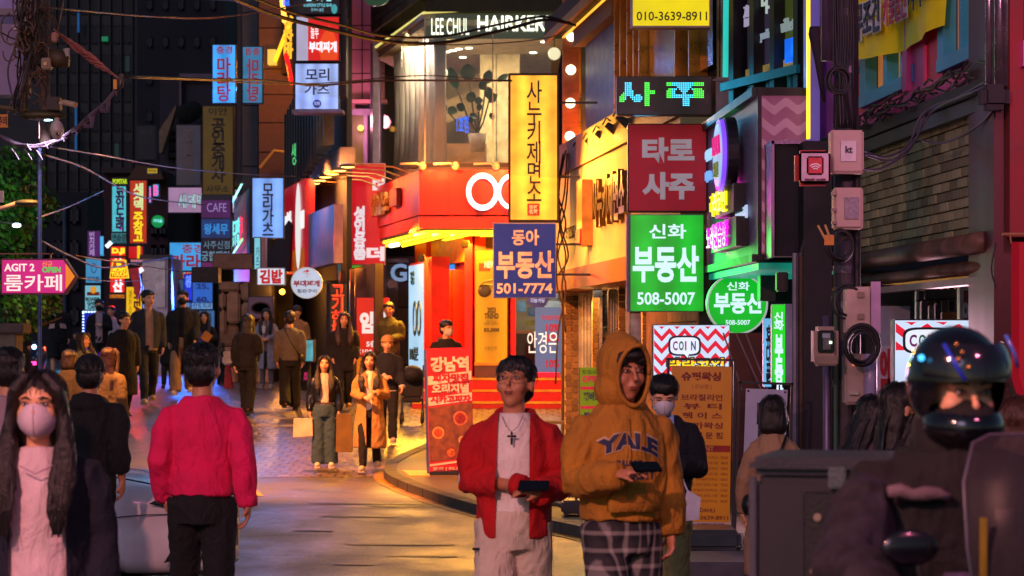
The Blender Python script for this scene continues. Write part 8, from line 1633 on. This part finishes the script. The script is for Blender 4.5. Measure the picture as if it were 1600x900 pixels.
bmesh.ops.subdivide_edges(bm, edges=bm.edges[:], cuts=1, use_grid_fill=True, smooth=.15)
for wx in (WXc, -3.85):
    for v in bm.verts:
        d_ = math.hypot(v.co.x-wx, v.co.z-WZc)
        if abs(v.co.y) > .55 and WR_*.72 < d_ < WR_*1.18: s_ = WR_/d_; v.co.x = wx+(v.co.x-wx)*s_; v.co.z = WZc+(v.co.z-WZc)*s_
    kill = [f for f in bm.faces if math.hypot(f.calc_center_median().x-wx, f.calc_center_median().z-WZc) < WR_*.985 and abs(f.calc_center_median().y) > .5]
    bmesh.ops.delete(bm, geom=kill, context='FACES')
bm.to_mesh(me); bm.free()
for p in me.polygons: p.use_smooth = True
for wx in (WXc, -3.85):
    for s in (-1, 1):
        q('wheel_arch', G().tube([(wx, s*.90, WZc), (wx, s*.55, WZc)], WR_+.01, 40), M('08080a', .8)); wl = q('wheel', G().tube([(wx, s*.74, WZc), (wx, s*.78, WZc), (wx, s*.9, WZc), (wx, s*.925, WZc)], [.3, .33, .33, .29], 40), M('0a0a0c', .8), smooth=False)
        part('rim', wl, G().tube([(wx, s*.92, WZc), (wx, s*.94, WZc)], [.22, .2], 24), M('9090a0', .3, .8), world=False)
q('cabin', G().add([(-1.45, -.82, .93), (-1.45, .82, .93), (-4.35, .80, .95), (-4.35, -.80, .95), (-2.3, -.62, 1.40), (-2.3, .62, 1.40), (-3.4, .62, 1.40), (-3.4, -.62, 1.40)], [(0,1,5,4),(1,2,6,5),(2,3,7,6),(3,0,4,7),(4,5,6,7),(0,3,2,1)]), M('0c1018', .08, bump=0, coat=1), bevel=.03)
HL = M('0c1418', .08, bump=0, coat=1)
for s in (-1, 1):
    hl = q('headlight', G().add([(-.02, s*.56, .60), (-.14, s*.80, .62), (-.36, s*.945, .68), (-.30, s*.94, .71), (-.12, s*.74, .70), (-.02, s*.54, .665), (-.1, s*.5, .63)], [(0, 1, 2, 3, 4, 5), (6, 5, 4, 3)]).ell((-.12, s*.80, .66), (.10, .12, .035), 16, 10), HL, smooth=True); part('projector', hl, G().ell((-.11, s*.86, .665), (.025, .03, .018), 12, 8), M('80c8e8', .1, .5), world=False, smooth=True)
    q('air_vent', G().add([(-.12, s*.83, .50), (-.07, s*.78, .50), (-.18, s*.90, .28), (-.26, s*.925, .26)], [(0, 1, 2, 3)]).tube([(-.10, s*.815, .50), (-.17, s*.885, .36), (-.24, s*.925, .27)], [.012, .035, .006], 8), M('101014', .3)); 
    q('fog_vent', G().tube([(-.05, s*.55, .26), (-.07, s*.68, .29), (-.14, s*.84, .24)], [.04, .045, .008], 8), M('14141a', .3))
q('grille', G().box(-.06, .02, -.45, .45, .28, .44), M('0a0a0c', .4)); q('lip', G().box(-.5, .0, -.6, .6, .14, .18), M('16161c', .4), bevel=.015); q('side_skirt', G().box(-3.4, -1.4, -.94, -.90, .14, .2), M('16161c', .4))
hl_ = G(); hl_.tube([(-.25, -.88, .795), (-.6, -.87, .86), (-1.0, -.85, .90), (-1.45, -.83, .93)], .006, 5); q('bonnet_seam', hl_, M('2a2830', .5)); q('bonnet_ridge', G().tube([(-.1, -.5, .77), (-.5, -.52, .875), (-1.0, -.55, .925), (-1.5, -.58, .965)], [.004, .012, .014, .01], 8), WCAR, smooth=True)
q('bumper_seam', G().tube([(-.14, -.80, .60), (-.4, -.93, .60), (-.62, -.94, .58)], .004, 5), M('4a4650', .5)); q('door_mirror', G().ell((-1.75, -1.0, 1.0), (.06, .1, .06), 14, 10), WCAR, smooth=True)
# far car with glowing headlight
t = thing('oncoming_car', 'dark car with one glaring headlight far up the street', 'car', (X(262, 57), 57, 1.1))
q('body', G().stack([(.2, 0, 1, .85, 1.6), (.5, 0, .9, .9, 1.8), (.85, 0, .9, .88, 1.75), (.95, 0, 1.0, .8, 1.6)], 32, pw=.5), M('101420', .2, coat=.8), smooth=True); q('cabin', G().stack([(.9, 0, 1.4, .75, 1.1), (1.35, 0, 1.5, .58, .7)], 28, pw=.6), M('2a6a78', .1, coat=1), smooth=True); q('windscreen_edge', G().tube([(-.72, .35, .95), (-.5, .75, 1.38), (.5, .75, 1.38), (.72, .35, .95)], .025, 6), E('c0f8e8', .9, 0)); q('bumper', G().box(-.8, .8, -.95, -.8, .25, .45), M('c0c8c8', .4))  # windscreen edge glows to stand for the lit glass
q('headlight', G().ell((.0+.02, -.92, .34), (.09, .04, .09), 16, 10), E('d8ffe8', 22, 0)); q('headlight', G().ell((-.6, -.9, .34), (.07, .04, .05), 16, 10), E('ffe8b0', 4, 0)); q('number_plate', G().box(-.25, .25, -.97, -.95, .28, .4), E('c0e8ff', .8, 0))
for s in (-1, 1): q('wheel', G().tube([(s*.6, -.5, .3), (s*.82, -.5, .3)], .3, 20), M('08080a', .8))
t = thing('parked_scooter', 'small dark motor scooter with pink tail light far left in the street', 'scooter', (X(56, 47), 47, .95)); 
for yy in (-.5, .5): q('wheel', G().tube([(-.04, yy, .25), (.04, yy, .25)], .25, 20), M('08080a', .8))
q('body', G().stack([(.3, 0, 0, .14, .5), (.6, 0, .05, .2, .4), (.8, 0, .2, .14, .3)], 20), M('1a2030', .3, coat=.5), smooth=True); q('tail_light', G().box(-.1, .1, -.5, -.46, .45, .52), E('ff40a0', 3, 0)); q('front_light', G().ell((.05, -.42, .8), (.05, .03, .05), 10, 8), E('b0d0ff', 4, 0)); q('handlebar', G().tube([(-.3, -.3, .95), (0, -.35, .9), (.3, -.3, .95)], .02), DARKM)
# plant in the salon
t = thing('potted_plant', 'broad-leaved plant in a white pot behind the salon glass', 'plant', (X(743, 44.6), 44.6, 5.05))
cx_ = X(746, 44.6); part('pot', t, G().stack([(Z(237, 44.6), cx_, 44.6, .13, .13), (Z(209, 44.6), cx_, 44.6, .17, .17)], 24), M('a8a098', .5), smooth=True)
LFM = M('16301a', .4, var=.35, bump=.1); rl = random.Random(8)
def leafm(c, w_, h_, ang, yawl):
    g = G(); n = 8; ca, sa = math.cos(ang), math.sin(ang); vs = []
    for i in range(n+1):
        f_ = i/n; ww = w_*math.sin(math.pi*min(1, f_*.92+.06))**.7*.5
        for s in (-1, 0, 1): x_, z_ = s*ww, (f_-.0)*h_; vs.append((c[0]+(x_*ca+z_*sa)*math.cos(yawl), c[1]+(x_*ca+z_*sa)*math.sin(yawl)-abs(s)*.03-f_*f_*.08, c[2]+z_*ca-x_*sa))
    g.add(vs, [(3*i+j, 3*i+j+1, 3*i+4+j, 3*i+3+j) for i in range(n) for j in (0, 1)]); return g
for (a1, b1, w1, h1, an) in ((714, 140, .26, .5, -.35), (733, 128, .36, .38, -.1), (760, 132, .26, .30, .3), (777, 126, .16, .3, 1.1), (758, 140, .2, .2, -.6), (733, 160, .24, .24, .4), (727, 172, .2, .22, -1.2), (690, 180, .2, .28, .3), (700, 172, .2, .24, 1.9), (742, 158, .18, .2, 1.6), (764, 160, .2, .26, .9), (766, 178, .14, .18, 2.6), (748, 175, .13, .18, .2), (735, 178, .12, .2, 2.2), (740, 190, .14, .16, -1.3), (757, 148, .3, .22, 1.3)):
    p = Vector((X(a1, 44.6), 44.6+rl.uniform(-.2, .1), Z(b1, 44.6))); part('leaf', t, leafm(p, w1*.8, h1*.8, an, rl.uniform(-.5, .5)), LFM, smooth=True)
for a1, b1 in ((714, 138), (733, 126), (760, 130), (700, 175), (764, 158), (748, 175)): part('stem', t, G().tube([(cx_, 44.6, Z(209, 44.6)), ((cx_+X(a1, 44.6))/2, 44.6, Z((209+b1)/2+8, 44.6)), (X(a1, 44.6), 44.6, Z(b1, 44.6))], .018, 6), M('3a2a1a', .7))
flush()
# lettering printed on cloth, wrapped over the folds
def printed(root, cloth, s, x0, x1, z0, z1, mat, arc=0, out=.003, bold=.03, name='lettering'):
    vs, fs = tmesh(s, bold, 1); me = cloth.data; bv = BVHTree.FromPolygons([v.co for v in me.vertices], [p.vertices for p in me.polygons])
    bm = bmesh.new(); vv = [bm.verts.new((x0+a*(x1-x0), 0, z0+b*(z1-z0))) for a, b, c in vs if True]; front = [f for f in fs if all(vs[i][2] > 0 for i in f)]
    for f in front:
        try: bm.faces.new([vv[i] for i in f])
        except ValueError: pass
    bmesh.ops.delete(bm, geom=[v for v in bm.verts if not v.link_faces], context='VERTS'); bmesh.ops.triangulate(bm, faces=bm.faces[:])
    for _ in range(2): bmesh.ops.subdivide_edges(bm, edges=[e for e in bm.edges if e.calc_length() > .02], cuts=1)
    bmesh.ops.triangulate(bm, faces=bm.faces[:]); cx_ = (x0+x1)/2
    for v in bm.verts:
        v.co.z += arc*(1-((v.co.x-cx_)/((x1-x0)/2))**2)*1.0
        hit = bv.ray_cast(Vector((v.co.x, -1, v.co.z)), Vector((0, 1, 0))); 
        if hit[0]: v.co.y = hit[0].y-out
    nm = bpy.data.meshes.new(name); bm.to_mesh(nm); bm.free(); nm.materials.append(mat); o = bpy.data.objects.new(name, nm); COL.objects.link(o); o.parent = root; return o
NAVY = M('20264a', .7, bump=.1); CR = M('b89878', .7, bump=.1)
printed(hood, HOOD['o'], 'YALE', -.163, .143, 1.262, 1.352, CR, arc=.045, out=.004, bold=.09); printed(hood, HOOD['o'], 'YALE', -.155, .135, 1.27, 1.345, NAVY, arc=.045, out=.0065, bold=.05)
printed(hood, HOOD['o'], 'BULLDOGS', -.07, .05, 1.235, 1.262, NAVY, out=.004, bold=.04); printed(hood, HOOD['o'], 'UNIVERSITY', -.13, .12, 1.17, 1.215, NAVY, out=.004, bold=.03)
# ================================================================ lamps of the place, and added fill lamps
def lamp(kind, name, loc, energy, col, size=.3, target=None, spot=None, parent=None, blend=.6, sy=None):
    l = bpy.data.lights.new(name, kind); l.energy = energy; l.color = lin(col)[:3]
    if kind == 'AREA':
        l.size = size
        if sy: l.shape = 'RECTANGLE'; l.size_y = sy
    else: l.shadow_soft_size = size
    if kind == 'SPOT': l.spot_size = R(spot or 100); l.spot_blend = blend
    o = bpy.data.objects.new(name, l); COL.objects.link(o)
    if parent: o.parent = parent; loc = Vector(loc)-wloc(parent)
    o.location = loc
    if target: o.rotation_euler = (Vector(target)-(Vector(loc)+(wloc(parent) if parent else Vector()))).to_track_quat('-Z', 'Y').to_euler()
    return o
REST = bpy.data.objects['noodle_restaurant']
for i in (0, 2, 4, 6):
    b, u = lam[i]; lamp('SPOT', 'spot_glow', b+Vector((.05, 0, -.1)), 100, 'ffc860', .06, target=tuple(WCc.pt(u+.5, .35, 3.5)), spot=130, parent=REST)
lamp('AREA', 'shop_glow', (1.6, 35.5, 2.5), 150, 'ffb860', 1.5, target=(1.8, 35, 0), parent=REST)
lamp('AREA', 'upper_glow', (X(905, 37), 37.2, 4.9), 26, 'ff9020', .5, target=(X(905, 37), 38, 7), parent=REST)
lamp('AREA', 'window_glow', (-1.3, 44.6, 7.42), 130, 'ffe0b8', 1.4, target=(-1.6, 45.6, 4), parent=SAL); lamp('AREA', 'ceiling_glow', (-.6, 46, 7.45), 820, 'ffd8a0', 3.0, target=(-.6, 46.8, 0), parent=SAL)  # second area lamp added near the window to front-light the curtains
lamp('AREA', 'counter_glow', (X(840, 45), 45, 3.6), 220, 'fff0d0', 1, target=(X(840, 45), 45, 0), parent=SHOP)
lamp('AREA', 'soffit_glow', (-1.2, 43.2, 3.72), 1100, 'ffb030', 2.2, target=(-1.5, 42.2, 0), parent=SHOP, sy=.8)
for p_, q_ in (((-3.5, 44.2, 5.0), (-2.1, 44.6, 4.4)), ((-3.9, 46.6, 5.0), (-2.7, 46.8, 4.4))): lamp('SPOT', 'gooseneck_glow', p_, 420, 'ff9a48', .08, target=q_, spot=150, parent=SHOP)
for xx, yy in ((-1.3, 42.0), (-.2, 41.2), (.5, 41.2)): lamp('SPOT', 'gooseneck_glow', (xx-(.9 if yy > 43 else 0), yy-.6, 5.05), 260, 'ff9040', .08, target=(xx, yy+.8, 4.3), spot=140, parent=SHOP)
def street_lamp(x, y, h, dx, energy, col, label, tgt, spot=120):  # unseen lamps on posts, added as fill for road and people
    t = thing('street_lamp', label, 'street lamp', (x, y, 0))
    part('pole', t, G().tube([(x, y, 0), (x, y, h-.5), (x+dx*.4, y, h-.1), (x+dx, y, h)], [.07, .055, .04, .03], 12), M('3a3c42', .5, .5), smooth=True); part('lamp_head', t, G().box(x+dx-.3, x+dx+.1, y-.1, y+.1, h-.04, h+.06), M('4a4c52', .5, .4), bevel=.02); part('lamp_glow', t, G().box(x+dx-.25, x+dx+.05, y-.07, y+.07, h-.055, h-.042), E(col, 20, 0))
    lamp('SPOT', 'lamp_light', (x+dx-.1, y, h-.12), energy, col, .15, target=tgt, spot=spot, parent=t)
added_wash_lamp = thing('wall_lamp', 'small wall lamp under the ledge of the pink house beyond the right edge', 'lamp', (3.35, 13.5, 3.6)); part('lamp_head', added_wash_lamp, G().ell((3.35, 13.5, 3.6), (.08, .08, .05), 12, 8), E('ffb0d8', 6, 0)); part('arm', added_wash_lamp, G().tube([(3.35, 13.55, 3.62), (3.9, 13.9, 3.66)], .015), DARKM); lamp('SPOT', 'wall_lamp_light', (3.3, 13.6, 3.7), 130, 'ffa0d0', .08, target=(3.3, 18.5, 4.3), spot=95, parent=added_wash_lamp)  # unseen lamp added to wash the pink house with light
street_lamp(-7.6, 29, 7, 2.2, 14000, 'ff9444', 'tall street lamp left of the frame lighting the paved road', (-1.8, 33.5, 0), 92)  # made-up lamp outside the view, added to brighten the road
street_lamp(4.4, 3.2, 6.0, -1.0, 480, 'ff80a8', 'street lamp to the right beside the camera', (-.5, 11.5, .6), 120)  # pinkish fill added for the people in front, no such lamp in view
street_lamp(-4.8, 2.0, 5.8, 1.2, 3300, 'ffa498', 'street lamp to the left beside the camera', (-.8, 13, .8), 110)  # second fill lamp added near the camera for the people and the car
lamp('SPOT', 'pole_light', (X(74, 19.8), 19.8, Z(188, 19.8)), 160, 'c8b8d0', .08, target=(X(60, 19.8), 20.5, 0), spot=150)
lamp('POINT', 'wall_lamp_light', (X(563, 48.9), 48.9, Z(190, 48.9)), 60, 'ff9ab0', .15); lamp('POINT', 'corner_light', (X(441, 49.5), 49.5, Z(450, 49.5)), 70, 'ffa040', .1); lamp('POINT', 'tree_light', (X(26, 33.6), 33.2, Z(352, 34)), 50, 'd0ffd8', .1); lamp('POINT', 'alley_glow', (X(440, 54), 54, Z(110, 54)), 130, 'ff9020', .2)
# the coloured spill of the largest lightboxes and neon
for nm, px_, py_, Y_, tgt, en, cc in (('green_spill', 1042, 420, 25.2, (1.2, 18, .8), 22, '30ff50'), ('cyan_spill', 1040, 150, 25.1, (.5, 22, 1), 8, '40c8ff'), ('magenta_spill', 1130, 340, 24, (-1, 20, 1), 12, 'ff30d0'), ('yellow_spill', 834, 240, 33.8, (0, 27, 0), 160, 'ffa838'), ('coin_spill', 1080, 560, 24.2, (.8, 19, .8), 40, 'ffb0c8'),
     ('coin_spill', 1488, 570, 18.4, (2, 14, 1), 60, 'ffc0d8'), ('blue_spill', 418, 330, 45.8, (-3, 42, 1), 22, '5090ff'), ('blue_spill', 300, 450, 56.6, (-6, 50, 1), 220, '3a70ff'), ('red_spill', 190, 420, 55.2, (-8, 48, 1), 160, 'ff3020'), ('cyan_spill', 145, 440, 61, (-8, 50, 1), 160, '50c8ff'), ('blue_spill', 350, 115, 49.8, (-5, 44, 3), 120, '50a8ff'), ('blue_spill', 495, 130, 43.5, (-4, 40, 3), 35, '80a0ff'), ('red_spill', 500, 350, 43, (-3.5, 38, 1), 18, 'ff3040')  ):
    lamp('AREA', nm, (X(px_, Y_), Y_, Z(py_, Y_)), en, cc, .8, target=tgt)
